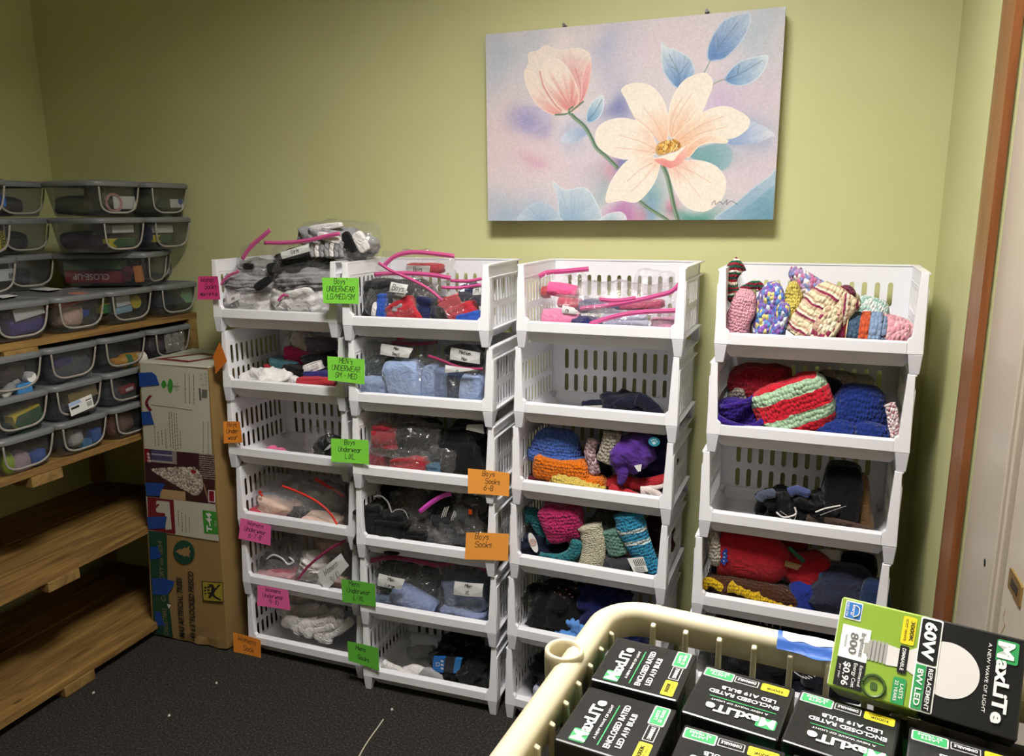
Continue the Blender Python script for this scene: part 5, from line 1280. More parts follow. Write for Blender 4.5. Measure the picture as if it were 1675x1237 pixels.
mb.add([(.0155*math.cos(a), 0, .0125*math.sin(a)) for a in [k*math.pi/12 for k in range(24)]]+[(.0155*math.cos(a), .003, .0125*math.sin(a)) for a in [k*math.pi/12 for k in range(24)]], [tuple(range(24))]+[(k, (k+1) % 24, 24+(k+1) % 24, 24+k) for k in range(24)])
bdg = tag(mb.obj('paw_badge', plain('badge_teal', '2f86a0', .5), loc=c_), 'round teal badge with a pale paw print', 'badge')
mb = MB()
for x, z, r_ in ((0, -.003, .005), (-.007, .003, .0022), (-.0025, .006, .0024), (.003, .006, .0024), (.0075, .002, .0022)):
    mb.add([(x+r_*math.cos(a), -.0008, z+r_*.85*math.sin(a)) for a in [k*math.pi/6 for k in range(12)]], [tuple(range(12))])
mb.obj('paw_print', plain('paw_pale', 'b8d4d8', .5), bdg)
c_ = atY(1046, 765, bdepth(3, 3, -.4, .04)); tag(MB().add([(-.015, 0, .004), (-.004, 0, -.012), (.004, 0, -.010), (.006, 0, .010), (-.015, .001, .004), (-.004, .001, -.012), (.004, .001, -.010), (.006, .001, .010)], [(0, 1, 2, 3), (7, 6, 5, 4)]).obj('cloth_tag', WHT, loc=c_), 'small white tag between the purple and indigo fleeces', 'tag')
ropey(3, 3, (992, 775, 1100, 800), .09, [(0, .0), (.2, .4), (.5, .3), (.8, .6), (1, 1)], .42, cm('red_fleece', 'b02a34'), 'fleece_scarf', 'red fleece band across the lower right of the knitwear', 'scarf')
ropey(3, 3, (995, 795, 1060, None), .07, [(0, .6), (.5, .4), (1, .1)], .42, cm('red_fleece', 'b02a34'), 'fleece_scarf', 'lower red fleece fold at the front', 'scarf')
ropey(3, 3, (1048, 797, 1090, None), .05, [(0, .75), (.35, .8), (.7, .6), (.8, .25), (.9, .0)], .22, cm('ivory_fleece', 'dccfca'), 'fleece_scarf', 'ivory fleece fold at the front right corner', 'scarf')
ropey(3, 3, (1060, 783, 1100, 800), .05, [(0, .0), (.5, .2), (1, .9)], .2, cm('ivory_fleece', 'dccfca'), 'fleece_edge', 'thin ivory edge above the red fleece', 'scarf')
soft(3, 3, (1084, 795, 1096, None), .06, .05, cm('dark_purple', '3a1c50'), 'dark_cloth', 'dark purple cloth beside the right post', 'clothes')
folded(3, 3, (868, 780, 950, None), .13, .07, cm('wine', '5c1a2c'), 'wine_cloth', 'wine cloth under the orange and yellow knits', 'clothes', 2, 4)
# ---- tier 2
KT, KM = knit_mat('teal_knit', ['2c7f88']), knit_mat('magenta_knit', ['c22a6a'])
ropey(3, 2, (860, 836, 905, 885), .08, [(.0, .8), (.3, .8), (.5, .55), (.7, .3), (1, .05)], [.32, .3, .3, .26], KT, 'knit_band', 'teal knitted loop at the upper left', 'headband')
soft(3, 2, (893, 825, 950, 885), .07, .08, KM, 'knit_mitten', 'magenta knitted mitten hanging point down beside the teal loop', 'mitten', -10, amp=.15, taper=-.15)
soft(3, 2, (893, 817, 942, 840), .09, .07, knit_mat('rose_knit', ['c46a8c']), 'mitten_cuff', 'dusty rose knitted cuff above the magenta mitten', 'mitten', 6, amp=.12, ridges=6, ramp_=.1, raxis='x')
crumple(3, 2, (855, 870, 925, None), .10, .08, cm('midnight2', '141a2e'), 'dark_cloth', 'midnight cloth behind the white oval tag', 'clothes')
ropey(3, 2, (882, 880, 948, 922), .045, [(0, .1), (.3, .1), (.6, .2), (.85, .5), (.95, 1)], .24, KT, 'knit_band', 'teal knitted band curving up at the front left', 'headband')
Y = bdepth(3, 2, -.66, .03); c_ = atY(872, 888, Y); pts = [(.0115*math.cos(a), .031*math.sin(a)) for a in [k*math.pi/14 for k in range(28)]]
pts = [(x*math.cos(.35)-z*math.sin(.35)*1, x*math.sin(.35)+z*math.cos(.35)) for x, z in pts]; mb = MB(); mb.add([(x, 0, z) for x, z in pts]+[(x, .0012, z) for x, z in pts], [tuple(range(28))]+[(k, (k+1) % 28, 28+(k+1) % 28, 28+k) for k in range(28)])
tg = tag(mb.obj('oval_tag', WHT, loc=c_), 'white oval paper tag with a red printed circle', 'tag')
MB().tube([(.0095*math.cos(a), -.001, .0105*math.sin(a)+.001) for a in [k*math.pi/12 for k in range(25)]], .0006, 4).obj('red_circle', plain('print_red', 'b8554c', .6), tg)
mb = MB(); hand(mb, 'woman', (-.007, -.0014, .002), (1, 0, 0), (0, 0, .005), .0006); hand(mb, 'knit', (-.004, -.0014, -.005), (1, 0, 0), (0, 0, .005), .0006); mb.obj('lettering', plain('print_red', 'b8554c', .6), tg)
ropey(3, 2, (942, 858, 990, None), .055, [(.45, 1), (.6, .75), (.6, .4), (.4, .0)], .42, knit_mat('cream_knit', ['f0e9cc'], stitch=240), 'long_sock', 'long cream ribbed sock upright in the middle', 'sock', n=18)
hat(3, 2, (966, 832, 1036, 870), .10, .08, knit_mat('charcoal_knit', ['3c3f40']), 'charcoal knitted hat lying behind the cream sock', 4, knit_mat('charcoal_knit', ['3c3f40']), .35, seed=3)
ropey(3, 2, (990, 866, 1022, 912), .06, [(.3, 1), (.5, .6), (.7, .1)], .55, knit_mat('sage_knit', ['6f9c8c']), 'knit_sock', 'sage green knitted sock', 'sock')
ropey(3, 2, (1008, 862, 1040, 905), .09, [(.3, 1), (.5, .6), (.7, .1)], .5, knit_mat('sage_knit2', ['5f8c80']), 'knit_sock', 'second sage green knit, partly behind the striped blue one', 'sock')
ST = knit_mat('blue_white_stripe', ['2f86ac', '2f86ac', '2f86ac', 'c8d4d4', '2f86ac', '2f86ac', 'c8d4d4', '2f86ac', '2f86ac', '2f86ac', '2f86ac', '2f86ac'], 'stripe', 'z', .14, ang=.3)
ropey(3, 2, (1018, 842, 1090, None), .055, [(.12, 1), (.22, .8), (.42, .55), (.65, .35), (.82, .2), (.82, .0)], [.34, .36, .3, .22, .2, .2], ST, 'knit_sock', 'long sky blue knitted sock with two white stripes', 'sock', n=18)
crumple(3, 2, (1060, 835, 1100, 905), .15, .08, cm('maroon_dark', '4a141c'), 'dark_cloth', 'dark maroon cloth at the right behind the blue sock', 'clothes')
crumple(3, 2, (978, 905, 1062, None), .075, .06, cm('dark_heather', '35363c'), 'dark_cloth', 'dark heather cloth at the front below the sage socks', 'clothes')
soft(3, 2, (1020, 892, 1052, 915), .09, .05, cm('salmon', 'c48c84'), 'salmon_cloth', 'salmon cloth corner above the price tag', 'clothes')
Y = bdepth(3, 2, -.42, .028); Q = [atY(x, y, Y) for x, y in ((1026, 914), (1052, 911), (1060, 935), (1039, 941))]; c_ = sum(Q, Vector())/4
mb = MB(); mb.hexa([q-c_+Vector((0, .001, 0)) for q in Q], [q-c_ for q in Q]); tg = tag(mb.obj('price_tag', WHT, loc=c_), 'white price tag with barcode', 'tag')
mb = MB()
for k in range(6): a = Q[0]+(Q[1]-Q[0])*(.3+.11*k)+(Q[3]-Q[0])*.1-c_+Vector((0, -.0008, 0)); b = a+(Q[3]-Q[0])*.4; d = (Q[1]-Q[0])*.05; put_quad(mb, [a, b, b+d, a+d])
for k in range(4): a = Q[0]+(Q[1]-Q[0])*.15+(Q[3]-Q[0])*(.58+.09*k)-c_+Vector((0, -.0008, 0)); d = (Q[1]-Q[0])*.6; b = (Q[3]-Q[0])*.03; put_quad(mb, [a, a+b, a+b+d, a+d])
mb.obj('printing', M_ink, tg)
# ---- tier 1
crumple(3, 1, (868, 955, 955, None), .10, .13, cm('jet_cotton', '0d0d0f'), 'black_garment', 'black garment with small pink dots at its top', 'clothes', 0, amp=.12)
crumple(3, 1, (925, 958, 1035, None), .12, .12, cm('navy_deep', '141c50'), 'navy_garment', 'navy blue garment slanting to the upper right', 'clothes', -28, amp=.14)
crumple(3, 1, (907, 1014, 966, None), .06, .05, cm('sky_fleece', '5c92d8'), 'blue_cloth', 'sky blue fluffy cloth at the front of the navy garment', 'clothes', -8, amp=.3, ridges=7, ramp_=.25, raxis='x')
dots = thing('dotted_trim', 'row of small faded pink dots on the black garment', 'dots', atY(918, 972, bdepth(3, 1, -.55, .05)))
for x, y in ((905, 972), (914, 976), (924, 968), (930, 975), (940, 965), (912, 965), (921, 981), (934, 980)):
    p = atY(x, y, bdepth(3, 1, -.55, .038)); mb = MB(); mb.add([(p.x-dots.location.x+.003*math.cos(a), 0, p.z-dots.location.z+.0022*math.sin(a)) for a in [k*math.pi/4 for k in range(8)]], [tuple(range(8))]); mb.obj('dot', plain('dot_pink', 'a8707c', .7), dots)
crumple(3, 1, (1000, 1015, 1060, None), .12, .08, cm('navy_deep', '141c50'), 'navy_garment', 'second navy cloth seen through the crate gap', 'clothes')
# ---- tier 0
crumple(3, 0, (872, 1075, 980, None), .13, .13, cm('jet_cotton', '0d0d0f'), 'black_garment', 'black garment in the bottom basket left of the crate', 'clothes', amp=.15)
soft(3, 0, (873, 1122, 892, 1138), .07, .03, cm('pale_blue_grey', 'a8aec2'), 'pale_cloth', 'pale grey-blue cloth corner beside the crate rim', 'clothes')
# ---- stack 4, tier 5
V1 = ['7a68b0', '5f8fc4', 'e0d080', '8a5cae', 'cfd8e0', '4f6fc0']
ropey(4, 5, (1182, 430, 1222, 500), .11, [(.75, 1), (.45, .85), (.25, .6), (.4, .3), (.75, .15)], .34, knit_mat('crochet_stripe', ['8c2434', '1f5a44', 'e2dccc', '8c2434', '20483c'], 'stripe', 'z', .028), 'crochet_scarf', 'crocheted scarf striped red, dark green and cream in the left corner', 'scarf', n=16)
ropey(4, 5, (1200, 462, 1245, 492), .13, [(0, .2), (.4, .6), (.8, .9), (1, .6)], .25, knit_mat('crochet_stripe', ['8c2434', '1f5a44', 'e2dccc', '8c2434', '20483c'], 'stripe', 'z', .028), 'crochet_scarf', 'end of the striped crocheted scarf behind the pink mitten', 'scarf')
soft(4, 5, (1187, 472, 1236, None), .075, .07, knit_mat('baby_pink_knit', ['fcb6c8'], stitch=170), 'knit_mitten', 'baby pink knitted mitten standing at the front left corner', 'mitten', 12, amp=.1, taper=.25)
soft(4, 5, (1236, 462, 1286, None), .10, .08, knit_mat('variegated_blue', V1, 'vary', stitch=110), 'knit_hat', 'variegated blue and violet knitted hat', 'hat', 2, amp=.12, e1=.8)
soft(4, 5, (1262, 495, 1288, None), .06, .05, knit_mat('variegated_blue', V1, 'vary', stitch=110), 'knit_mitten', 'small variegated blue piece in front of the violet hat', 'mitten', 8, amp=.12)
soft(4, 5, (1281, 458, 1311, 535), .09, .06, knit_mat('lemon_yarn', ['ecd86a'], stitch=160), 'yarn_mitten', 'pale yellow yarn mitten standing upright', 'mitten', 0, amp=.2, e1=.9)
ropey(4, 5, (1294, 436, 1345, 490), .12, [(.15, 1), (.15, .8), (.4, .55), (.7, .3), (1, .1)], [.15, .3, .42, .5], knit_mat('lilac_vary', ['a88cb4', 'e2d8dc', '7c86b8', 'b86a90'], 'vary', stitch=110), 'knit_hat', 'lilac variegated hat with a pointed looped top', 'hat')
CR = ['dccfb0', 'dccfb0', 'c4a890', '86304c', 'e4dcc4', 'b89a80']
hat(4, 5, (1298, 462, 1392, 560), .085, .10, knit_mat('cream_maroon', CR, 'stripe', 'z', .034, stitch=100), 'tall cream hat striped with maroon, leaning left in the middle', 28, None, seed=2)
soft(4, 5, (1328, 500, 1366, None), .05, .045, knit_mat('cream_maroon_v', CR, 'vary', stitch=100), 'knit_mitten', 'cream and maroon speckled cuff at the front', 'mitten', 24, amp=.15)
ropey(4, 5, (1348, 486, 1398, 560), .055, [(.1, .0), (.3, .35), (.6, .7), (.95, 1)], .34, knit_mat('cream_maroon2', CR, 'stripe', 'x', .03, stitch=100), 'knit_scarf', 'second cream and maroon knit crossing the tall hat', 'hat')
soft(4, 5, (1368, 466, 1396, 492), .11, .05, knit_mat('maroon_pom', ['7c2c48']), 'pompom', 'maroon pompom beside the tall hat', 'pompom', amp=.2, e1=1, e2=1)
soft(4, 5, (1372, 478, 1402, 530), .13, .06, knit_mat('cream_pom', ['d8cba4']), 'knit_hat', 'cream knit edge under the maroon pompom', 'hat', 12, amp=.2)
soft(4, 5, (1392, 484, 1450, 540), .16, .09, knit_mat('mint_fleck', ['b8d4cc', 'd8e2dc', '93b8b0'], 'vary'), 'knit_hat', 'mint flecked knitted hat at the back right', 'hat', 20, amp=.1)
soft(4, 5, (1425, 518, 1486, None), .10, .10, knit_mat('dusty_pink_knit', ['d49aa4', 'c88a96', 'e0b0b4'], 'vary', stitch=90), 'knit_blanket', 'dusty pink knit in the right corner', 'blanket', 22, amp=.12)
def crochet_roll():
    c, w_, h_ = place_px(4, 5, (1342, 510, 1440, None), .082); rt = thing('crochet_roll', 'rolled crochet piece banded purple, plum, red, slate, orange and pale blue', 'scarf', c+Vector((.004, .006, .0)), (0, R(2), R(-6)))
    cols = [('3c2f86', .12), ('6a3486', .14), ('8c2a52', .12), ('7c1f2c', .06), ('4c6480', .2), ('d8603c', .16), ('8fa8cc', .2)]; x = -w_/2; r0 = h_/2
    for k, (cl_, fr) in enumerate(cols):
        x1 = x+w_*fr; rows = []
        for xx in (x, x+.002, (x+x1)/2, x1-.002, x1):
            u_ = (xx+w_/2)/w_; rr = r0*(.72+.32*math.sin(min(u_*1.6+.2, 1.57)))*(.97 if xx in (x, x1) else 1.0)
            rows.append([Vector((xx, rr*.9*math.cos(a), -r0*.0+rr*math.sin(a)-(r0-rr)*.9)) for a in [2*math.pi*i/36 for i in range(36)]])
        mb = MB().grid(rows, close_u=True)
        if k == 0: mb.add(rows[0], [tuple(reversed(range(36)))])
        if k == 6: mb.add(rows[-1], [tuple(range(36))])
        mb.obj('band', knit_mat('crochet_%d' % k, [cl_], stitch=95), rt, smooth=True); x = x1
    for cl_, r1, tn in (('8fa8cc', .86, 1.3), ('c8503c', .55, .8)):
        pts = [(w_/2+.004, r0*r1*(1-.4*i/40)*math.cos(i/40*tn*6.28), r0*r1*(1-.4*i/40)*math.sin(i/40*tn*6.28)) for i in range(41)]
        MB().tube(pts, r0*.13, 8).obj('spiral_end', knit_mat('crochet_end', [cl_], stitch=95), rt, smooth=True)
    MB().tube([(-w_/2+w_*.44, r0*1.03*math.cos(a), r0*1.03*math.sin(a)-.002) for a in [k*2*math.pi/30 for k in range(31)]], .0012, 5).obj('elastic_band', plain('elastic_cream', 'dcc490', .5), rt)
crochet_roll()
# ---- tier 4
soft(4, 4, (1190, 597, 1292, 650), .14, .11, knit_mat('red_dark_knit', ['9c1c2c'], stitch=110), 'knit_hat', 'deep red knitted hat at the upper left', 'hat', -4, amp=.12)
soft(4, 4, (1184, 628, 1240, 660), .12, .07, knit_mat('stone_knit', ['b0a898']), 'knit_hat', 'stone coloured knit peak under the red hat', 'hat', -8, amp=.2, taper=.5)
def purple_cowl():
    c, w_, h_ = place_px(4, 4, (1171, 644, 1256, None), .075); kp = knit_mat('violet_knit', ['3a1e8c'], stitch=120)
    pts = [(-.46, 0, .22), (-.2, -.02, .30), (.15, 0, .42), (.36, .02, .5), (.46, .0, .1), (.2, -.02, -.1), (-.2, -.03, -.02), (-.44, -.02, .1)]
    rt = thing('knit_cowl', 'violet knitted cowl with an open mouth at the front left', 'cowl', c)
    MB().grid(soft_rows(w_, h_*.86, .07, amp=.08, seed=3), close_u=True).obj('body', kp, rt, smooth=True).location = (0, .012, -.004)
    P = smoothpts([(a*w_, -.034+b, d*h_) for a, b, d in pts], 6, True); P.append(P[0])
    MB().tube(P, .0085, 10, caps=False).obj('rim', kp, rt, smooth=True)
purple_cowl()
ZG = knit_mat('red_mint_zigzag', ['c01f30', 'c01f30', 'c01f30', 'a4c4a4', 'a4c4a4'], 'stripe', 'z', .072, stitch=105, ang=.0)
soft(4, 4, (1236, 620, 1362, 712), .075, .09, ZG, 'knit_blanket', 'red knit with two wide mint green stripes, folded at the centre', 'blanket', -24, amp=.08, e1=.45, e2=.5, ridges=9, ramp_=.03, raxis='x', nu=80, nv=50)
soft(4, 4, (1312, 612, 1380, 655), .17, .09, cm('ink_black', '14141e'), 'dark_cloth', 'ink black cloth at the back centre', 'clothes', 6, amp=.1)
soft(4, 4, (1336, 608, 1395, 632), .20, .07, knit_mat('cream_lace', ['c8c0a8']), 'knit_shawl', 'cream lacy knit at the back', 'shawl', 4, amp=.15)
soft(4, 4, (1370, 613, 1432, 640), .19, .08, knit_mat('cream_lace2', ['b8b096']), 'knit_shawl', 'beige lacy knit at the back right', 'shawl', 4, amp=.15)
KN = knit_mat('royal_navy_knit', ['1f3684'], stitch=105)
hat(4, 4, (1352, 628, 1458, 702), .11, .12, KN, 'large royal navy knitted hat at the right', 4, KN, .24, seed=5)
soft(4, 4, (1335, 688, 1400, None), .065, .07, KN, 'knit_scarf', 'royal navy knit fold in front of the large hat', 'scarf', -6, amp=.12)
soft(4, 4, (1390, 690, 1452, None), .06, .06, KN, 'knit_scarf', 'royal navy knitted edge at the front right', 'scarf', 6, amp=.12)
ropey(4, 4, (1436, 660, 1474, None), .06, [(.45, 1), (.6, .85), (.75, .5), (.7, .2), (.1, .03)], .26, knit_mat('floral_cotton', ['e8c8cc', 'f0dcdc', 'c87c88', 'f4e6e2'], 'vary', stitch=160), 'floral_cloth', 'pale pink floral cloth strip at the right end', 'cloth')
soft(4, 4, (1224, 692, 1270, None), .06, .04, knit_mat('red_bright_knit', ['c01f30']), 'knit_scarf', 'small red knit corner below the violet cowl', 'scarf', 6, amp=.1)
# ---- tier 3
crumple(4, 3, (1240, 803, 1300, 848), .09, .08, cm('jet_cotton', '0d0d0f'), 'black_socks', 'black socks with grey cuff at the left of the pile', 'socks', 4)
crumple(4, 3, (1285, 808, 1372, 856), .08, .08, cm('jet_cotton', '0d0d0f'), 'black_socks', 'black socks with curved grey stripes', 'socks', 4)
soft(4, 3, (1347, 758, 1412, None), .10, .07, cm('jet_cotton', '0d0d0f'), 'boot_sock', 'tall black sock standing at the right', 'sock', 2, amp=.08, e1=.4, e2=.5)
soft(4, 3, (1400, 775, 1430, None), .12, .06, cm('tan_sole', '6e5332'), 'tan_cloth', 'tan cloth behind the tall black sock', 'clothes', -10, amp=.1, e1=.5)
ropey(4, 3, (1318, 845, 1430, 868), .05, [(0, .6), (.3, .6), (.7, .4), (1, .1)], .3, cm('brown_taupe', '4c3c34'), 'brown_sock', 'brown taupe sock lying at the front', 'sock')
soft(4, 3, (1316, 850, 1352, None), .06, .05, cm('heather_dark', '3c3c44'), 'grey_sock', 'dark heather sock end at the front', 'sock', amp=.12)
for bb, pts, lab, m_ in (((1241, 803, 1268, 822), [(0, .1), (.3, .6), (1, .9)], 'grey-blue cuff on the left black sock', cm('cuff_slate', '4a5264')), ((1290, 797, 1325, 816), [(0, .4), (.4, .7), (1, .4)], 'slate blue patterned patch on the black socks', cm('patch_slate', '46507c'))):
    ropey(4, 3, bb, .045, pts, .42, m_, 'sock_cuff', lab, 'sock')
st_ = thing('sock_piping', 'curved white and grey stripes on the black socks', 'stripes', atY(1290, 845, bdepth(4, 3, 0, .03)))
for k, (P2, r_, m_) in enumerate((([(1270, 838), (1280, 846), (1293, 845), (1302, 840), (1300, 830)], .0022, WH), ([(1276, 836), (1286, 843), (1298, 852), (1303, 838)], .0011, GY), ([(1334, 838), (1350, 832), (1375, 827)], .0018, WH), ([(1342, 843), (1360, 836), (1384, 828)], .0008, GY))):
    Y = bdepth(4, 3, .05, .034); MB().tube(smoothpts([atY(x, y, Y)-st_.location for x, y in P2], 4), r_, 6).obj('stripe', m_, st_)
# ---- tier 2
RF = cm('red_fleece2', 'a81e2a', scale=500, strength=.25)
def fleece_hat():
    c, w_, h_ = place_px(4, 2, (1178, 868, 1296, 950), .10)
    rt = thing('fleece_hat', 'red fleece hat lying on its side with a blue emblem', 'hat', c, (0, R(3), 0)); rows = []
    for i in range(22):
        u_ = i/21; x = -w_/2+w_*u_; k = (1 if u_ < .62 else math.cos((u_-.62)/.38*1.5)**.55); k = max(k, .08)*(1-.02*u_)
        rows.append([Vector((x, .042*k*math.cos(a), h_/2*k*math.sin(a)+.004*noise.noise(Vector((u_*4, a, 0)))-.006*u_)) for a in [2*math.pi*j/36 for j in range(36)]])
    MB().grid(rows, close_u=True).obj('crown', RF, rt, smooth=True)
    rows = []
    for x, k in ((0, .97), (-.003, 1.02), (.003, 1.06), (.012, 1.07), (.024, 1.06), (.03, 1.03), (.031, .98)):
        rows.append([Vector((-w_/2+x, .042*k*math.cos(a), h_/2*k*math.sin(a))) for a in [2*math.pi*j/36 for j in range(36)]])
    MB().grid(rows, close_u=True).obj('cuff', RF, rt, smooth=True)
    mb = MB(); pts = [(0, .5), (.12, .35), (.08, .2), (.16, .05), (.1, -.1), (.2, -.2), (.12, -.3), (.06, -.5), (-.06, -.42), (-.16, -.3), (-.1, -.15), (-.06, .0), (-.12, .2), (-.05, .35)]
    mb.add([(-w_/2+.014+.055*a, -.0475, .048*b+.002) for a, b in pts]+[(-w_/2+.014+.055*a, -.044, .048*b+.002) for a, b in pts], [tuple(range(14))]+[(i, (i+1) % 14, 14+(i+1) % 14, 14+i) for i in range(14)])
    em = mb.obj('emblem', plain('emblem_blue', '1c3a8c', .6), rt)
    mb = MB()
    for z in (.012, .001, -.010): mb.add([(-w_/2+.014+.0022*math.cos(a), -.048, z+.0022*math.sin(a)) for a in [k*math.pi/4 for k in range(8)]], [tuple(range(8))])
    mb.obj('emblem_dots', plain('emblem_pale', 'a8b4d0', .6), em)
fleece_hat()
soft(4, 2, (1158, 868, 1180, 925), .07, .05, knit_mat('white_crochet', ['c8c0b4']), 'crochet_hat', 'white crochet edge beside the left post', 'hat', -8, amp=.12)
soft(4, 2, (1163, 905, 1178, 960), .10, .05, cm('midnight', '15172a'), 'dark_cloth', 'midnight cloth under the white crochet edge', 'clothes')
soft(4, 2, (1155, 945, 1310, None), .09, .10, knit_mat('brown_knit', ['4a2a18'], stitch=120), 'knit_hat', 'brown knitted hat along the front left', 'hat', 5, amp=.08)
ropey(4, 2, (1149, 952, 1192, 980), .045, [(0, .5), (.2, .95), (.6, .75), (1, .3)], .26, knit_mat('mustard_knit', ['dcb418']), 'knit_trim', 'mustard yellow knitted trim at the left end', 'trim')
ropey(4, 2, (1190, 965, 1304, 998), .035, [(0, .95), (.25, .7), (.5, .45), (.75, .25), (1, .0)], .24, knit_mat('mustard_knit', ['dcb418']), 'knit_trim', 'long mustard yellow zigzag trim along the brown hat', 'trim', amp=.9, seed=5)
soft(4, 2, (1232, 930, 1266, 952), .12, .05, knit_mat('cream_lace', ['c8c0a8']), 'knit_piece', 'cream knit peeping below the red fleece hat', 'hat', amp=.2)
soft(4, 2, (1282, 905, 1362, 956), .12, .08, RF, 'fleece_hat', 'second red fleece hat behind the green tag', 'hat', -6, amp=.1)
soft(4, 2, (1268, 876, 1320, 915), .18, .06, cm('red_shadow', '7c1a22'), 'fleece_hat', 'third, darker red fleece at the back', 'hat', 0, amp=.1)  # rear fleece in one plain darker red
soft(4, 2, (1290, 945, 1345, None), .10, .06, cm('royal_fleece', '22348c'), 'royal_cloth', 'royal blue cloth at the front centre', 'clothes', amp=.1)
soft(4, 2, (1328, 925, 1440, None), .11, .12, cm('slate_fleece', '2b2f42', scale=400), 'fleece_hat', 'big slate navy fleece hat at the right', 'hat', 0, amp=.1, e1=.8)
soft(4, 2, (1410, 950, 1458, None), .07, .07, cm('navy_fleece', '1c2c4c'), 'fleece_hat', 'navy fleece bump at the far right', 'hat', amp=.12)
soft(4, 2, (1335, 928, 1380, 950), .10, .05, cm('blue_mid', '3a6a9c'), 'blue_cloth', 'mid blue cloth between the red hat and slate fleece', 'clothes', -14, amp=.15)
soft(4, 2, (1375, 905, 1436, 945), .18, .07, cm('jet_cotton', '0d0d0f'), 'dark_cloth', 'black cloth at the back right corner', 'clothes', amp=.1)
for nm, Q2, m_, lab in (('hang_tag', ((1288, 897), (1292, 894), (1318, 917), (1313, 922)), plain('tag_green', '1f5a44', .5), 'narrow green hang tag with white print'), ('paper_tag', ((1343, 898), (1376, 902), (1374, 918), (1342, 912)), WHT, 'white paper tag at the back'), ('paper_tag', ((1285, 917), (1312, 925), (1304, 933), (1283, 926)), plain('tag_kraft', '8a7044', .6), 'brown kraft paper tag below the green tag')):
    Y = bdepth(4, 2, .05, .075 if m_ is not WHT else .14); Q = [atY(x, y, Y) for x, y in Q2]; c_ = sum(Q, Vector())/4
    mb = MB(); mb.hexa([q-c_+Vector((0, .001, 0)) for q in Q], [q-c_ for q in Q]); tag(mb.obj(nm, m_, loc=c_), lab, 'tag', 'paper tags')
# ---- tier 1 and 0 behind the crate
crumple(4, 1, (1165, 1000, 1330, None), .13, .13, cm('jet_cotton', '0d0d0f'), 'black_garment', 'black garment behind the tan crate rim, right stack', 'clothes', amp=.12)
crumple(4, 1, (1310, 1020, 1440, None), .12, .12, cm('black_navy', '10121c'), 'black_garment', 'black navy garment behind the green bulb box', 'clothes', amp=.12)
c_ = atY(1270, 1018, bdepth(4, 1, .0, .045)); mb = MB(); put_text(mb, 'NYY', (-.04, 0, -.012), (.06, 0, -.008), (0, 0, .018), .0)
for k in range(4):
    x = .0+k*.030; mb.tube([(x, 0, -.042-k*.005), (x+.010, 0, -.026-k*.005), (x+.022, 0, -.045-k*.005), (x, 0, -.042-k*.005)], .0014, 5)
tag(mb.obj('printed_pattern', plain('print_white_grey', '85858a', .6), loc=c_), 'faded white lettering and triangle print on the black garment behind the crate', 'print')
crumple(4, 0, (1190, 1100, 1300, None), .13, .13, cm('jet_cotton', '0d0d0f'), 'black_garment', 'black garment low behind the crate ribs', 'clothes', amp=.12)
crumple(4, 0, (1290, 1090, 1400, None), .13, .13, cm('ink_knit', '0e0f1a'), 'black_garment', 'ink blue scarf with white stitching behind the crate ribs', 'clothes', amp=.12)
fr = thing('white_stitching', 'rows of short white stitches on the ink blue scarf', 'stitching', atY(1310, 1105, bdepth(4, 0, .1, .04)))
for k in range(14):
    a0 = k*.22; x, y = 1302+12*math.cos(a0), 1098+14*math.sin(a0); x, y = 1285+k*4.6, 1085+22*math.sin(k*.24)
    Y = bdepth(4, 0, .1, .045); a, b = atY(x, y, Y), atY(x+7, y+4, Y); MB().tube([a-fr.location, b-fr.location], .0013, 4).obj('stitch', plain('print_white_grey2', 'c0c0c4', .6), fr)
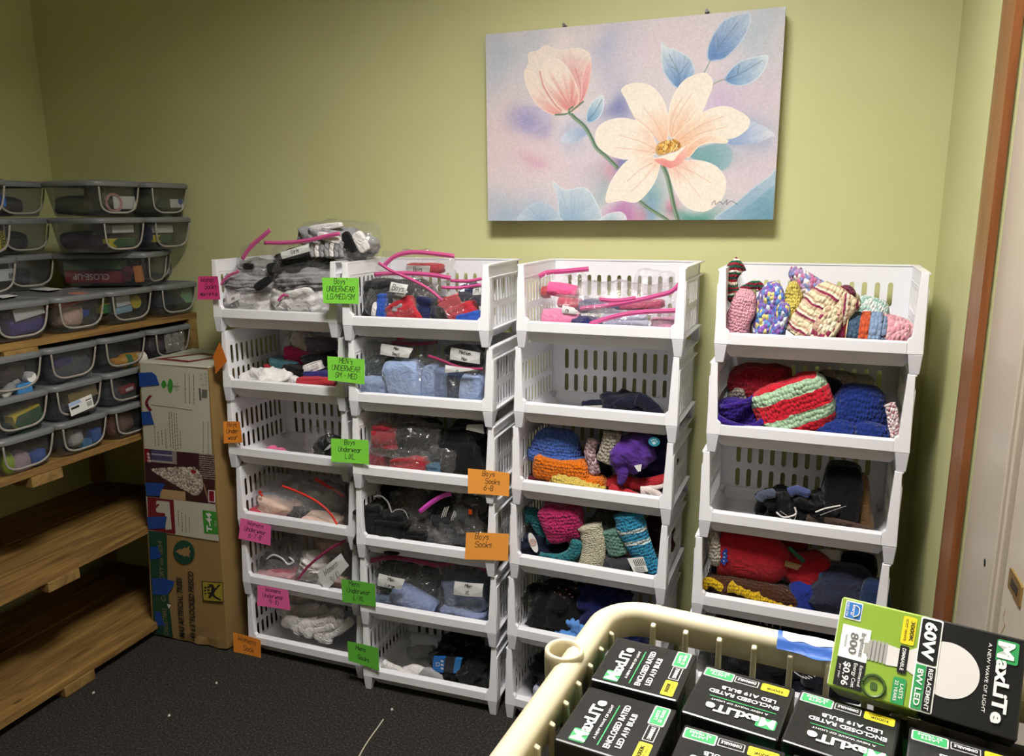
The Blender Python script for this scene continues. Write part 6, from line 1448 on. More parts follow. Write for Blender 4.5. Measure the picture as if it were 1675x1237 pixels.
# ---- cloth lumps inside the storage bins
def bincloth(bb, X, d, mat, name, label, **kw):
    if bb[0] == 252: X = -2.222
    a, b = atX(bb[0], bb[1], X), atX(bb[2], bb[3], X); w_, h_ = abs(b.y-a.y), abs(a.z-b.z)
    rows = soft_rows(d, h_, w_, amp=kw.get('amp', .12), seed=bb[0], e1=.6, e2=.6, nu=32, nv=18)
    o = MB().grid(rows, close_u=True).obj(name, mat, smooth=True, loc=((a.x-d/2), (a.y+b.y)/2, (a.z+b.z)/2))
    return tag(o, label, 'cloth')
XJ = -2.12
for bb, m_, lab in (((172, 398, 205, 408), cm('plum_cotton', '3c2030'), 'plum cloth in the crayon bin'), ((242, 368, 254, 398), NV, 'navy cloth in the wall pile crayon bin'), ((252, 418, 303, 450), cm('cool_grey', '77797c'), 'plain grey cloth filling a wall pile bin'),
   ((100, 500, 145, 533), cm('pale_gloves', 'dcb8a4'), 'pale pink gloves bundled in the second front bin'), ((136, 506, 152, 520), cm('royal_blue2', '2c4fa0'), 'royal blue cloth beside the pale gloves'), ((60, 494, 80, 524), cm('plum2', '6c2850'), 'plum cloth behind the paper strips'),
   ((92, 585, 158, 625), cm('slate_grey2', '55585e'), 'slate grey cloth in the dark purple bin'), ((90, 583, 130, 600), cm('dusk_purple', '433c74'), 'dusky purple cloth in the dark purple bin'), ((176, 635, 232, 662), cm('slate_dark', '3a3c42'), 'dark slate cloth in the middle bin of the third pile'), ((180, 680, 226, 704), cm('rust_cloth', '7a4a3a'), 'rust cloth in the bottom bin of the third pile'),
   ((95, 668, 155, 684), cm('slate_dark', '3a3c42'), 'dark slate cloth under the barcode label'), ((16, 692, 78, 708), cm('green_black', '22332c'), 'dark green cloth under the crayon box'), ((26, 745, 60, 770), cm('pinkish', 'b8a0a8'), 'pinkish soap packet beside the green bottle'), ((118, 707, 142, 728), cm('off_white', 'c8c4bc'), 'white ball of cloth in the bottom bin of the second pile'),
   ((8, 600, 50, 622), cm('brown_dark', '4c3f34'), 'brown cloth behind the silver tube'), ((168, 302, 180, 345), cm('olive_cloth', '6a6a3c'), 'olive cloth in the topmost bin'), ((250, 545, 300, 572), cm('purple_dim', '5c3c50'), 'dim purple cloth under the clear film'), ((245, 305, 262, 342), cm('olive_cloth', '6a6a3c'), 'olive cloth in the top wall bin')):
    bincloth(bb, XJ, .09, m_, 'bundled_cloth', lab)
# crinkled film over the wall bin of the lower shelf
a = atX(258, 540, -2.125); b = atX(304, 572, -2.095)
rows = [[Vector((.012*noise.noise(Vector((i*.6, j*.6, 1))), (b.y-a.y)*(j/10-.5), (a.z-b.z)*(.5-i/8))) for j in range(11)] for i in range(9)]
tag(MB().grid(rows).obj('crinkled_film', film_mat('crinkle_film', 'f0f0f0', .2, .25, .08, 60, 1), smooth=True, loc=((a.x+b.x)/2+.012, (a.y+b.y)/2, (a.z+b.z)/2)), 'crinkled clear film hanging over the wall bin of the lower shelf', 'plastic film')
# ---- bulk goods filling the bins, seen dimly
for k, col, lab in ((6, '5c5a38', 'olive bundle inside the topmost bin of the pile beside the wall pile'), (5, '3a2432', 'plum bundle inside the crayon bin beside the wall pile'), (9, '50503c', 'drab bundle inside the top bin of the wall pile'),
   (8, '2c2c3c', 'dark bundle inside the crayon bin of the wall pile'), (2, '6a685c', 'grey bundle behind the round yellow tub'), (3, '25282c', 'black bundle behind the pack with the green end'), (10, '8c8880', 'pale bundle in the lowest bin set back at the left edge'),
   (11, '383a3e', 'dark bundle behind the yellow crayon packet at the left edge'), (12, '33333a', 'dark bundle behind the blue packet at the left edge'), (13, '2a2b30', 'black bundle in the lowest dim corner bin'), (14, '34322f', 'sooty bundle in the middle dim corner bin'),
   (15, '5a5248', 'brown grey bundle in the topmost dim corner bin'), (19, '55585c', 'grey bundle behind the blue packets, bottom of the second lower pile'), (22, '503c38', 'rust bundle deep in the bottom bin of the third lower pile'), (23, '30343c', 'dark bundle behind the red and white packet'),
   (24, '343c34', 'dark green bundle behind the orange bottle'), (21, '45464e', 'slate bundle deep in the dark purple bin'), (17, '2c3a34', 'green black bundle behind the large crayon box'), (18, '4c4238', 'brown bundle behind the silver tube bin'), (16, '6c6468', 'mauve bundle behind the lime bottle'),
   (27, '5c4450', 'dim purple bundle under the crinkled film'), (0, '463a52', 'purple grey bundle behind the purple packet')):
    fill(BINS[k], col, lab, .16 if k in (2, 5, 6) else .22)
# ------------------------------------------------------------ artificial tree carton
YBX = 1.965
M_card = plain('brown_cardboard', '8f7448', .8, .3, (25, .25, .004))
fTL, fTR, fBR, fBL = [atY(x, y, YBX) for x, y in ((227, 593), (341, 604), (372, 1065), (250, 1040))]
fBR.z = .004; fBL.z = .004; fTL.z = fTR.z = (fTL.z+fTR.z)/2
CB = Vector((fBL.x, YBX, 0))
tb = thing('tree_carton', 'tall battered artificial christmas tree carton standing between shelf and baskets', 'cardboard box', CB)
rows = []; nz = 30; DB = .25
for i in range(nz+1):
    u_ = i/nz; l = fBL.lerp(fTL, u_)-CB; r = fBR.lerp(fTR, u_)-CB; z = l.z
    wob = lambda k, a: a*noise.noise(Vector((u_*5+k, k*3.3, 0)))
    bul = .010*math.sin(math.pi*u_)**.7
    cr0 = max(0, 1-u_*11)*.010
    row = []
    for j in range(9): row.append((l.x+(r.x-l.x)*j/8, wob(1+j*.1, .002)*(0 < i < nz)+cr0*noise.noise(Vector((j*.9, u_*40, 3))), z+(.012*abs(noise.noise(Vector((j*.7, 5, 1)))) if i == 0 else 0)))
    for j in range(1, 7): row.append((r.x+bul*math.sin(math.pi*j/6)+wob(4+j*.3, .004), DB*j/6, z))
    for j in range(1, 6): row.append((r.x+(l.x-r.x)*j/5, DB, z))
    for j in range(1, 4): row.append((l.x, DB-DB*j/4, z))
    rows.append(row)
mb = MB().grid(rows, close_u=True); n = len(rows[0])
mb.add(rows[0], [tuple(reversed(range(n)))])
mb.obj('carton_body', M_card, tb)
# top flaps: white printed lid with a maroon framed panel
zt_ = rows[-1][0][2]; M_lidp = plain('carton_white', 'b6b4a4', .6, .3, (18, .2, .003))
tlx, trx = rows[-1][0][0], rows[-1][8][0]
mb = MB().hexa([(tlx, -.002, zt_), (trx, -.002, zt_), (trx, DB, zt_), (tlx, DB, zt_)], [(tlx+.002, 0, zt_+.006), (trx-.002, 0, zt_+.006), (trx-.002, DB, zt_+.010), (tlx+.002, DB, zt_+.010)])
mb.obj('top_flap', M_lidp, tb, bevel=.002)
def topq(u, v, h=.0078): return (tlx+.004+(trx-tlx-.008)*u, v*DB, zt_+h+.0032*v)
M_maroon = plain('print_maroon', '6e1626', .5); M_pg = plain('print_green', '3c8a30', .5); M_dg = plain('print_dark_green', '14402e', .6)
M_tape = plain('blue_painter_tape', '20458c', .55, .3, (40, .2, .002)); M_pk = plain('print_black', '1b1a1c', .6)
mb = MB(); put_quad(mb, [topq(.05, .18, .0068), topq(.62, .12, .0068), topq(.80, .62, .0068), topq(.35, .75, .0068)]); mb.obj('top_frame', M_maroon, tb)
mb = MB(); put_quad(mb, [topq(.20, .26, .0072), topq(.57, .22, .0072), topq(.68, .56, .0072), topq(.40, .62, .0072)]); mb.obj('top_panel', M_lidp, tb)
def fq(x, y, d=.0): p = atY(x, y, YBX-.0035-d)-CB; return p
def fpoly(mb, pts, d=.0, mi=0): mb.add([fq(x, y, d) for x, y in pts], [tuple(range(len(pts)))], mi)
# white sheet with printing
mb = MB(); fpoly(mb, [(229, 594), (340, 605), (347, 747), (236, 734)])
mb.obj('printed_sheet', M_lidp, tb)
mb = MB(); fpoly(mb, [(239, 812), (352, 824), (358, 886), (243, 868)]); mb.obj('lower_sheet', M_lidp, tb)
# dark photo panel with flocked tree
pcd = lambda s: np.array([int(s[i:i+2], 16) for i in (0, 2, 4)])/255.0
def tree_img():
    nx, ny = 200, 140; yy, xx = np.mgrid[0:ny, 0:nx]/np.array([[[ny]], [[nx]]]) if False else (np.mgrid[0:ny, 0:nx][0]/ny, np.mgrid[0:ny, 0:nx][1]/nx)
    img = np.ones((ny, nx, 3))*pcd('3a2024'); rg = np.random.RandomState(4)
    img[(yy < .24) & (xx < .45) & (xx > .10)] = pcd('4a4866'); img[(yy > .08) & (yy < .11) & (xx < .45) & (xx > .1)] = pcd('a09aa8'); img[(yy > .22) & (yy < .26) & (xx < .47)] = pcd('9a8f8c')
    img[(xx < .075) & (yy < .26)] = pcd('7a1a2a'); img[(xx > .40) & (xx < .47) & (yy < .25)] = pcd('8a8078')
    img[(yy > .80) & (xx > .2) & (xx < .58)] = pcd('a88c66'); img[(yy > .78) & (yy < .8)] = pcd('2a1818')
    img[(xx > .78) & (yy < .5) & ((yy*46).astype(int) % 2 == 0) & (rg.rand(ny, nx) > .4)] = pcd('a59a92')
    # tree lying with its tip to the left
    for _ in range(2600):
        u_ = rg.rand()**.6; hw = .40*u_**.85*(1-.08*rg.rand())*(1 if u_ < .78 else max(1-((u_-.78)/.22)**2, 0)**.5); x = .10+.72*u_; y = .42+.18*u_+rg.uniform(-1, 1)*hw*.85
        if y > .93: continue
        c = pcd(['8f8478', 'b8aea0', 'd6cdc0', '6a5c52', 'a0968a'][rg.randint(5)]); r_ = rg.uniform(.008, .02)
        m_ = (xx-x)**2*1.7+(yy-y)**2 < r_*r_; img[m_] = c
    img[(abs(xx-.86-.2*(yy-.72)) < .012) & (yy > .6)] = pcd('8a6a58')
    img[((xx-.70)**2+(yy-.38)**2) < .0015] = pcd('8a1a28')
    img[(xx > .90) & (yy > .72) & (yy < .96)] = pcd('d8d0c8'); img[(xx > .91) & (xx < .985) & (yy > .735) & (yy < .945)] = pcd('7a1626')
    return np.where(img <= .04045, img/12.92, ((img+.055)/1.055)**2.4)
im = tree_img(); A0, A1, A2 = fq(239, 812, .0006), fq(352, 825, .0006), fq(236, 734, .0006)
raster_panel('photo_panel', im, A0, A1-A0, A2-A0, attr_mat('photo_print', .4), tb)
mb = MB()
def vtext(mb, s, pa, pb, hpx, d=.0012, bold=.0):
    """text from pixel pa to pixel pb along its baseline, capital height hpx pixels to the left of travel"""
    A_, B_ = fq(*pa, d), fq(*pb, d); k = (B_-A_).length/math.hypot(pb[0]-pa[0], pb[1]-pa[1]); D_ = (B_-A_).normalized()
    up = Vector((-D_.z, 0, D_.x)) ; put_text(mb, s, A_, B_-A_, up*hpx*k, bold)
vtext(mb, '$69', (246, 757), (245, 741), 6, .0016, .02); mb.obj('price_lettering', plain('print_cream', 'd8c8c0', .5), tb)
# blue tape patches
mb = MB()
for pts in ([(227, 610), (248, 609), (255, 614), (261, 630), (228, 633)], [(231, 674), (246, 673), (252, 694), (233, 696)], [(237, 790), (258, 790), (270, 792), (262, 806), (262, 812), (240, 811)],
            [(240, 846), (273, 845), (270, 864), (243, 866)], [(244, 895), (258, 894), (264, 912), (246, 916)], [(248, 946), (268, 946), (285, 951), (284, 958), (273, 974), (250, 973)], [(253, 1001), (262, 1001), (268, 1020), (272, 1024), (255, 1024)]):
    mb = MB(); fpoly(mb, pts, .0022); mb.obj('blue_tape', M_tape, tb)
mb = MB(); fpoly(mb, [(243, 868), (273, 872), (274, 958), (283, 1043), (252, 1036)], .0006); mb.obj('green_band', M_dg, tb)
# maroon panel and T-44 badge
mb = MB(); fpoly(mb, [(241, 813), (284, 818), (287, 874), (243, 867)], .0006); 
for k in range(7): a = R(200-k*22); pass
mb.obj('maroon_panel', M_maroon, tb)
mb = MB(); fpoly(mb, [(256, 819), (277, 821), (281, 866), (271, 867), (270, 840), (254, 838)], .0011); mb.obj('cream_panel', M_lidp, tb)
mb = MB(); arc = [(236+4*math.cos(t)*0+math.sin(t)*2, 0) for t in (0,)]
outer = [(245-8*math.sin(math.pi*k/8), 646+27*(k/8)) for k in range(9)]; inner = [(249-7*math.sin(math.pi*k/8), 648+23*(k/8)) for k in range(9)]
for k in range(8): fpoly(mb, [outer[k], outer[k+1], inner[k+1], inner[k]], .0009)
outer = [(258-7*math.sin(math.pi*k/8), 824+20*(k/8)) for k in range(9)]; inner = [(261-6*math.sin(math.pi*k/8), 826+16*(k/8)) for k in range(9)]
for k in range(8): fpoly(mb, [outer[k], outer[k+1], inner[k+1], inner[k]], .0016)
fpoly(mb, [(240, 662), (243, 661), (243, 665), (240, 665)], .0009); mb.obj('brand_arc', M_maroon, tb)
mb = MB(); fpoly(mb, [(331, 834.5), (354, 837.5), (357, 874.5), (334, 872.5)], .0008); mb.obj('green_badge', M_pg, tb)
mb = MB(); vtext(mb, 'T-44', (346.5, 871.5), (345, 840), 9.5, .0016, .04); vtext(mb, 'Clear', (353.5, 862), (353, 852), 3, .0016); mb.obj('badge_lettering', WHT, tb)
mb = MB()
for s, x, y0, y1, h in (('CATEGORY no. 0054', 265, 1000, 886, 9), ('ARTIFICIAL TREES', 296, 1025, 946, 10), ('CHRISTMAS', 297.5, 1042, 1028, 10), ('T-44 6.5\' FLOCKED FRISCO', 313, 1048, 936, 10)):
    pass
vtext(mb, 'MAS ARTIFICIAL TREES', (302, 1044), (297, 946), 10, .0012, .03); mb.obj('black_lettering', M_pk, tb); mb = MB(); vtext(mb, '-44 6.5\' FLOCKED FRISCO', (320, 1050), (316, 936), 10, .0012, .03)
mb.obj('black_lettering', M_pk, tb)
mb = MB(); vtext(mb, 'CATEGORY no. 0054', (271, 985), (265, 886), 9, .0013, .01); vtext(mb, 'CHRISTMAS', (276, 1040), (272, 996), 9, .0013, .01); mb.obj('band_lettering', plain('print_tan', '7a7450', .6), tb)
# small print, recycling marks and barcode
mb = MB(); rnd = random.Random(3)
for x, y0, y1 in ((302, 611, 660), (309, 612, 661), (316, 613, 662)): 
    y = y0
    while y < y1: l = rnd.uniform(3, 7); fpoly(mb, [(x+(y-y0)*.02, y), (x+.9+(y-y0)*.02, y), (x+.9+(y-y0)*.02, y+l), (x+(y-y0)*.02, y+l)], .0009); y += l+1
for x, y0, y1 in ((332, 690, 738), (340, 690, 740)):
    y = y0
    while y < y1: l = rnd.uniform(3, 7); fpoly(mb, [(x, y), (x+.8, y), (x+.8, y+l), (x, y+l)], .0009); y += l+1
for k in range(16): x = 329+k*.55; y = 636+k*.5
for k in range(10): y = 637+k*1.4; fpoly(mb, [(330, y), (339, y+.7), (339, y+1.3+.5*(k % 2)), (330, y+.6+.5*(k % 2))], .0009)
fpoly(mb, [(325, 635), (328, 635.3), (329.5, 655.5), (326.5, 655)], .0009)
for (cx_, cy_) in ((329, 614), (329, 620), (331, 630), (336, 612), (336, 618), (337, 624), (337, 630)):
    for k in range(3):
        a = k*2.09+.5; fpoly(mb, [(cx_+2.4*math.cos(a), cy_+2.2*math.sin(a)), (cx_+2.4*math.cos(a+1.5), cy_+2.2*math.sin(a+1.5)), (cx_+1.5*math.cos(a+1.5), cy_+1.4*math.sin(a+1.5)), (cx_+1.5*math.cos(a), cy_+1.4*math.sin(a))], .0009)
for x, y0 in ((267, 838), (273, 838), (279, 838)): pass
for x, y0, y1 in ((291, 836, 862), (297, 838, 866), (303, 842, 868), (309, 846, 870)):
    y = y0
    while y < y1: l = rnd.uniform(2, 5); fpoly(mb, [(x+(y-y0)*.03, y), (x+.9+(y-y0)*.03, y), (x+.9+(y-y0)*.03, y+l), (x+(y-y0)*.03, y+l)], .0009); y += l+1
mb.obj('small_print', plain('print_grey', '55504a', .6), tb)
mb = MB()
for x, y0, y1 in ((276, 674, 730), (280, 674, 732), (284, 675, 734), (288, 676, 735), (270, 702, 730), (264, 704, 728), (258, 706, 727), (252, 696, 728), (294, 706, 734)):
    y = y0
    while y < y1: l = rnd.uniform(2, 6); fpoly(mb, [(x+(y-y0)*.05, y), (x+1+(y-y0)*.05, y), (x+1+(y-y0)*.05, y+l), (x+(y-y0)*.05, y+l)], .0009); y += l+1.2
mb.obj('red_print', plain('print_faded_red', '7c5048', .6), tb)
mb = MB()
def lens_(cx_, cy_, rx, ry): fpoly(mb, [(cx_+rx*math.cos(a), cy_+ry*abs(math.sin(a))**1.2*(1 if math.sin(a) > 0 else -1)) for a in [k*math.pi/8 for k in range(16)]], .0009)
lens_(268, 629, 4.2, 6.5); lens_(278.5, 631.5, 4.5, 12); mb.obj('tree_diagram', M_pg, tb)
mb = MB()
for a, b in (((283, 631), (293, 632)), ((288, 632), (291, 625)), ((288, 632), (292, 638)), ((285, 632), (290, 641)), ((272, 630), (275, 631))): fpoly(mb, [(a[0], a[1]), (b[0], b[1]), (b[0], b[1]+1), (a[0], a[1]+1)], .0010)
fpoly(mb, [(247, 662), (315, 671), (315, 671.6), (247, 662.6)], .0009); mb.obj('diagram_lines', plain('print_grey', '55504a', .6), tb)
# round tree emblem and yellow warning square
mb = MB(); fpoly(mb, [(301+17.5*math.cos(a), 903.5+19.5*math.sin(a)+1.2*math.cos(a)) for a in [k*math.pi/14 for k in range(28)]], .0010); mb.obj('round_emblem', M_dg, tb)
mb = MB(); fpoly(mb, [(287, 902), (296, 897), (295, 900), (304, 895), (303, 898), (311, 893), (309, 898), (312, 903), (309, 907), (311, 912), (303, 909), (304, 912), (295, 907), (296, 909)], .0016)
mb.obj('emblem_tree', M_card, tb)
mb = MB(); fpoly(mb, [(330, 950.5), (364.5, 953.5), (365.5, 985.5), (332, 983)], .0008); mb.obj('yellow_square', plain('print_yellow', '9c9030', .55), tb)
mb = MB()
for x, y, w_, h_ in ((334, 960, 4, 3), (334, 965, 3, 3), (334, 970, 4, 2), (339, 959, 5, 3), (339, 964, 4, 3), (340, 969, 5, 3)): fpoly(mb, [(x, y), (x+w_, y+.3), (x+w_, y+h_), (x, y+h_)], .0014)
for pts in ([(340, 956), (348, 956), (352, 963), (358, 956), (361, 957), (352, 967), (350, 972), (353, 976), (362, 981), (360, 983), (352, 979), (347, 975), (344, 979), (340, 978), (345, 970), (346, 962)],): fpoly(mb, pts, .0012)
for p4 in ([(330, 950.5), (364.5, 953.5), (364.5, 954.5), (330, 951.5)], [(332, 982), (365.5, 984.7), (365.5, 985.7), (332, 983)], [(330, 950.5), (331, 950.6), (333, 983), (332, 983)], [(363.7, 953.5), (364.6, 953.5), (365.6, 985.5), (364.7, 985.4)]): fpoly(mb, p4, .0013)
mb.obj('warning_figure', M_pk, tb)
mb = MB(); fpoly(mb, [(273, 988), (280, 990), (276, 996)], .0024); mb.obj('torn_corner', WHT, tb)

# ------------------------------------------------------------ sticky notes
M_lime, M_lime2, M_npink, M_nor = plain('note_lime', '86e048', .7), plain('note_green', '62b83c', .7), plain('note_pink', 'f26aac', .7), plain('note_orange', 'ee9230', .7)
M_npink2, M_nor2 = plain('note_hot_pink', 'd23a80', .7), plain('note_orange_light', 'f7a444', .7)
def note(s, t, quad, mat, lines, label, seed=0, v=-.004, curl=.0025, hs=.26):
    p0, _ = stack_frame(s, t)
    cx_ = sum(q[0] for q in quad)/4; cy_ = sum(q[1] for q in quad)/4
    Y = p0.y+v; a = atY(cx_, cy_, Y); Y = bdepth(s, t, a.x, v)
    Q = [atY(x, y, Y) for x, y in quad]; c_ = sum(Q, Vector())/4
    rows = []; cf = lambda u_, w_: -curl*((2*u_-1)**2*.8+.5*(w_**2)*(1 if seed % 2 else .2))
    def pt(u_, w_, d=0): 
        p = (Q[0]*(1-u_)+Q[1]*u_)*(1-w_)+(Q[3]*(1-u_)+Q[2]*u_)*w_-c_
        p.y += cf(u_, w_)-d; return p
    for i in range(7): rows.append([pt(j/8, i/6) for j in range(9)])
    o = MB().grid(rows).obj('sticky_note', mat, loc=c_)
    sol = o.modifiers.new('thickness', 'SOLIDIFY'); sol.thickness = .0005
    tag(o, label, 'sticky note', 'sticky notes')
    mb = MB(); n = len(lines); RT = Q[1]-Q[0]; DN = Q[3]-Q[0]
    for i, tx in enumerate(lines):
        tx, off = tx if isinstance(tx, tuple) else (tx, 0)
        hgt = DN.length*hs*(1 if n < 3 else .82); L = hand_len(tx, hgt)
        if L > RT.length*.78: hgt *= RT.length*.78/L; L = RT.length*.78
        w0 = (i+.80)/(n+.35); u0 = .5-L/RT.length/2+off
        tmp = MB(); hand(tmp, tx, (0, 0, 0), (1, 0, 0), (0, 0, hgt), .0017, seed=seed+i)
        vs = []
        for x, _, z in tmp.v:
            u_ = u0+x/RT.length; w_ = w0-z/DN.length; p = pt(u_, w_, .0008); vs.append(p)
        mb.add(vs, tmp.f)
    mb.obj('handwriting', M_ink, o)
    return o
note(1, 5, [(325, 452), (357, 452), (361.5, 489.7), (324.4, 490)], M_npink2, ["Women'", ("Socks", .1), "MEd 7-8 9-10"], 'deep pink note at the left edge of the leftmost stack, topmost of the pink notes', 1, -.010)
note(1, 4, [(360, 559.6), (372, 591), (353, 612), (349.5, 583)], plain('note_dark_orange', 'c06a18', .7), [], 'small pointed dark orange note hanging crooked on the leftmost post', 2, -.012)
note(1, 3, [(366, 689.5), (393, 689.5), (398, 724), (367.5, 725)], M_nor, ["Boys", "Under", "wear"], 'orange note lapping onto the slots of the third basket in the leftmost stack', 3, -.008)
note(1, 2, [(394.4, 847), (444, 860), (443, 892.5), (391, 881)], M_npink, ["Womens", "Underwear", "6-7-8"], 'bright pink note reading Womens Underwear 6-7-8', 4)
note(1, 1, [(422, 957), (472, 966), (476, 998), (422, 990)], M_npink, ["Womens", "Underwear", "9-10"], 'bright pink note reading Womens Underwear 9-10', 5)
note(1, 0, [(382, 1034), (427, 1047), (428, 1079.5), (383, 1066)], M_nor, ["Womens", ("Sock", .05)], 'orange note reading Womens Sock, nearest the carpet', 6)
note(2, 5, [(527.4, 454), (587.5, 455), (587.5, 497), (530, 496)], M_lime, [("Boys'", 0), "UNDERWEAR", "LG/MED/SM"], 'lime note reading Boys Underwear LG/MED/SM, highest of the green notes', 7)
note(2, 4, [(536, 582.5), (597, 588), (597, 629), (537.6, 622)], M_lime, [("MEN's", .0), "UNDERWEAR", "SM - MED"], 'lime note reading Mens Underwear SM - MED', 8)
note(2, 3, [(542, 717), (603, 720), (604.5, 759.5), (543, 755)], M_lime, ["Boys", "Underwear", "L|XL"], 'lime note reading Boys Underwear L XL', 9)
note(2, 3, [(766, 766), (834, 773.5), (833, 812), (766, 806.5)], M_nor2, ["Boys", ("Socks", .1), "6-8"], 'orange note reading Boys Socks 6-8', 10)
note(2, 2, [(763, 870.7), (833, 873), (831.5, 917), (761, 914.7)], M_nor2, [("Boys", -.12), ("Socks", -.08), " "], 'orange note reading Boys Socks only, below the 6-8 one', 11)
note(2, 1, [(559, 947), (614, 955), (615.5, 992.5), (561, 984.5)], M_lime2, [("Mens", -.12), "Underwear", "L-XL"], 'green note reading Mens Underwear L-XL', 12)
note(2, 0, [(568.5, 1048.5), (619.5, 1060), (621, 1097), (571, 1080)], M_lime2, [("Mens", -.08), "Socks"], 'green note reading Mens Socks, lowest of the green notes', 13, hs=.22)
# ------------------------------------------------------------ tan crate with bulb boxes
M_tan = plain('tan_crate_plastic', 'cbc1a5', .33, .5, (50, .05, .002))
CZ = 1.16
cr = thing('plastic_crate', 'tan slatted plastic crate holding black light bulb boxes in the foreground', 'crate', (-.150, .646, CZ), (0, 0, R(-5)))
CWd, CDp, CHt = .44, .30, .135
def cpath(o, n=8, closed=True):
    """rounded rectangle offset o inwards; x right, y towards the viewer negative"""
    r = max(.045-o, .008); x0, x1, y0, y1 = o, CWd-o, -CDp+o, -o; out = []
    for cx_, cy_, a0 in ((x1-r, y1-r, 0), (x0+r, y1-r, 90), (x0+r, y0+r, 180), (x1-r, y0+r, 270)):
        for i in range(n+1):
            a = R(a0+90*i/n); out.append((cx_+r*math.cos(a), cy_+r*math.sin(a)))
    return out
prof = [(.001, -.030), (0, -.012), (.0012, -.004), (.006, -.0005), (.011, 0), (.0165, -.0015), (.0195, -.005), (.0205, -.0085), (.0203, -.026), (.0182, -.026), (.0178, -.010), (.014, -.006), (.006, -.006), (.0032, -.012), (.0035, -.030)]
mb = MB(); rows = [[(x, y, z) for x, y in cpath(o)] for o, z in prof]
mb.grid(rows, close_u=True, close_v=True).obj('rim', M_tan, cr, smooth=True)
# slatted wall
mb = MB()
def slat(x, y, dx, dy):
    """rib at inner wall point; (dx,dy) inward normal"""
    tx, ty = -dy, dx; hw = .0024
    P = lambda i, w_, z: (x+dx*i+tx*w_, y+dy*i+ty*w_, z)
    mb.hexa([P(.006, -hw, -CHt), P(.006, hw, -CHt), P(.014, hw, -CHt), P(.014, -hw, -CHt)], [P(-.001, -hw, -.0095), P(-.001, hw, -.0095), P(.0042, hw*.9, -.0115), P(.0042, -hw*.9, -.0115)])
for k in range(14): slat(.052+k*.0283-.001, -.0200, 0, -1)
for k in range(14): slat(.052+k*.0283-.001, -CDp+.0200, 0, 1)
for k in range(9): slat(.0200, -.050-k*.0265, 1, 0); slat(CWd-.0200, -.050-k*.0265, -1, 0)
mb.obj('slatted_wall', M_tan, cr, bevel=.0012)
mb = MB(); ra = [[(x, y, z) for x, y in cpath(o)] for o, z in ((.024, -.098), (.030, -CHt-.004), (.034, -CHt-.004), (.027, -.098))]
mb.grid(ra, close_u=True, close_v=True); pb_ = cpath(.031); n = len(pb_)
mb.add([(x, y, -CHt-.004) for x, y in pb_]+[(x, y, -CHt) for x, y in pb_], [tuple(reversed(range(n))), tuple(range(n, 2*n))]); mb.obj('base', M_tan, cr)
# hollow corner cup on the left rim
cw = atZ(923, 1066, CZ)
lc = Matrix.Rotation(R(5), 4, 'Z') @ (cw-Vector((-.150, .646, CZ)))
mb = MB(); rows = []
for r_, z in ((.0148, -.052), (.0158, -.004), (.0154, .0015), (.0142, .0030), (.0126, .0024), (.0116, -.001), (.0112, -.050)):
    rows.append([(lc.x+r_*math.cos(a), lc.y+r_*math.sin(a), z) for a in [k*math.pi/18 for k in range(36)]])
mb.grid(rows, close_u=True); mb.add(rows[-1], [tuple(range(36))]); mb.add(rows[0], [tuple(reversed(range(36)))]); mb.obj('corner_cup', M_tan, cr, smooth=True)
# blue tape on the back rim, with a white strip along it
inv = Matrix.Rotation(R(5), 4, 'Z')
def rimpt(px, py, dz=.0006):
    p = inv @ (atZ(px, py, CZ)-Vector((-.150, .646, CZ))); yy = -p.y
    z = np.interp(yy, [0, .0012, .006, .011, .0165, .0195, .0205], [-.012, -.004, -.0005, 0, -.0015, -.005, -.0085])
    return Vector((p.x, -yy-(.0006 if yy > .018 else 0), z+dz))
def strip(top, bot, name, mat, dz):
    T, B = smoothpts([(x, y, 0) for x, y in top], 5), smoothpts([(x, y, 0) for x, y in bot], 5); rows = []
    for a, b in zip(T, B): rows.append([rimpt(a.x+(b.x-a.x)*k/8, a.y+(b.y-a.y)*k/8, dz) for k in range(9)])
    MB().grid(rows).obj(name, mat, cr, smooth=True)
strip([(1273, 1031), (1282, 1033), (1300, 1038), (1330, 1043), (1362, 1050)], [(1271, 1046), (1285, 1049), (1310, 1055), (1335, 1064), (1361, 1066)], 'blue_tape', plain('tape_blue', '2c5cb0', .5), .0006)
strip([(1281, 1033.5), (1292, 1036), (1310, 1040), (1335, 1044), (1363, 1051)], [(1280, 1041), (1292, 1046), (1312, 1049), (1335, 1055), (1362, 1058.5)], 'white_tape', plain('tape_white', 'f4f2ea', .4), .0011)
# small stand carrying the crate
ctr = Matrix.Rotation(R(-5), 4, 'Z') @ Vector((CWd/2, -CDp/2, 0))+Vector((-.150, .646, 0)); zt2 = CZ-CHt-.0045
st2 = thing('side_table', 'small plain table hidden under the tan crate', 'table', (ctr.x, ctr.y, 0), (0, 0, R(-5)))
MB().box((-.17, -.10, zt2-.02), (.17, .10, zt2)).obj('table_top', plain('table_laminate', '8a7a62', .4), st2, bevel=.003)
for sx in (-1, 1):
    for sy in (-1, 1): MB().tube([(sx*.14, sy*.08, 0), (sx*.14, sy*.08, zt2-.02)], .011, 10).obj('leg', plain('table_leg_dark', '2a2a2a', .4), st2, smooth=True)

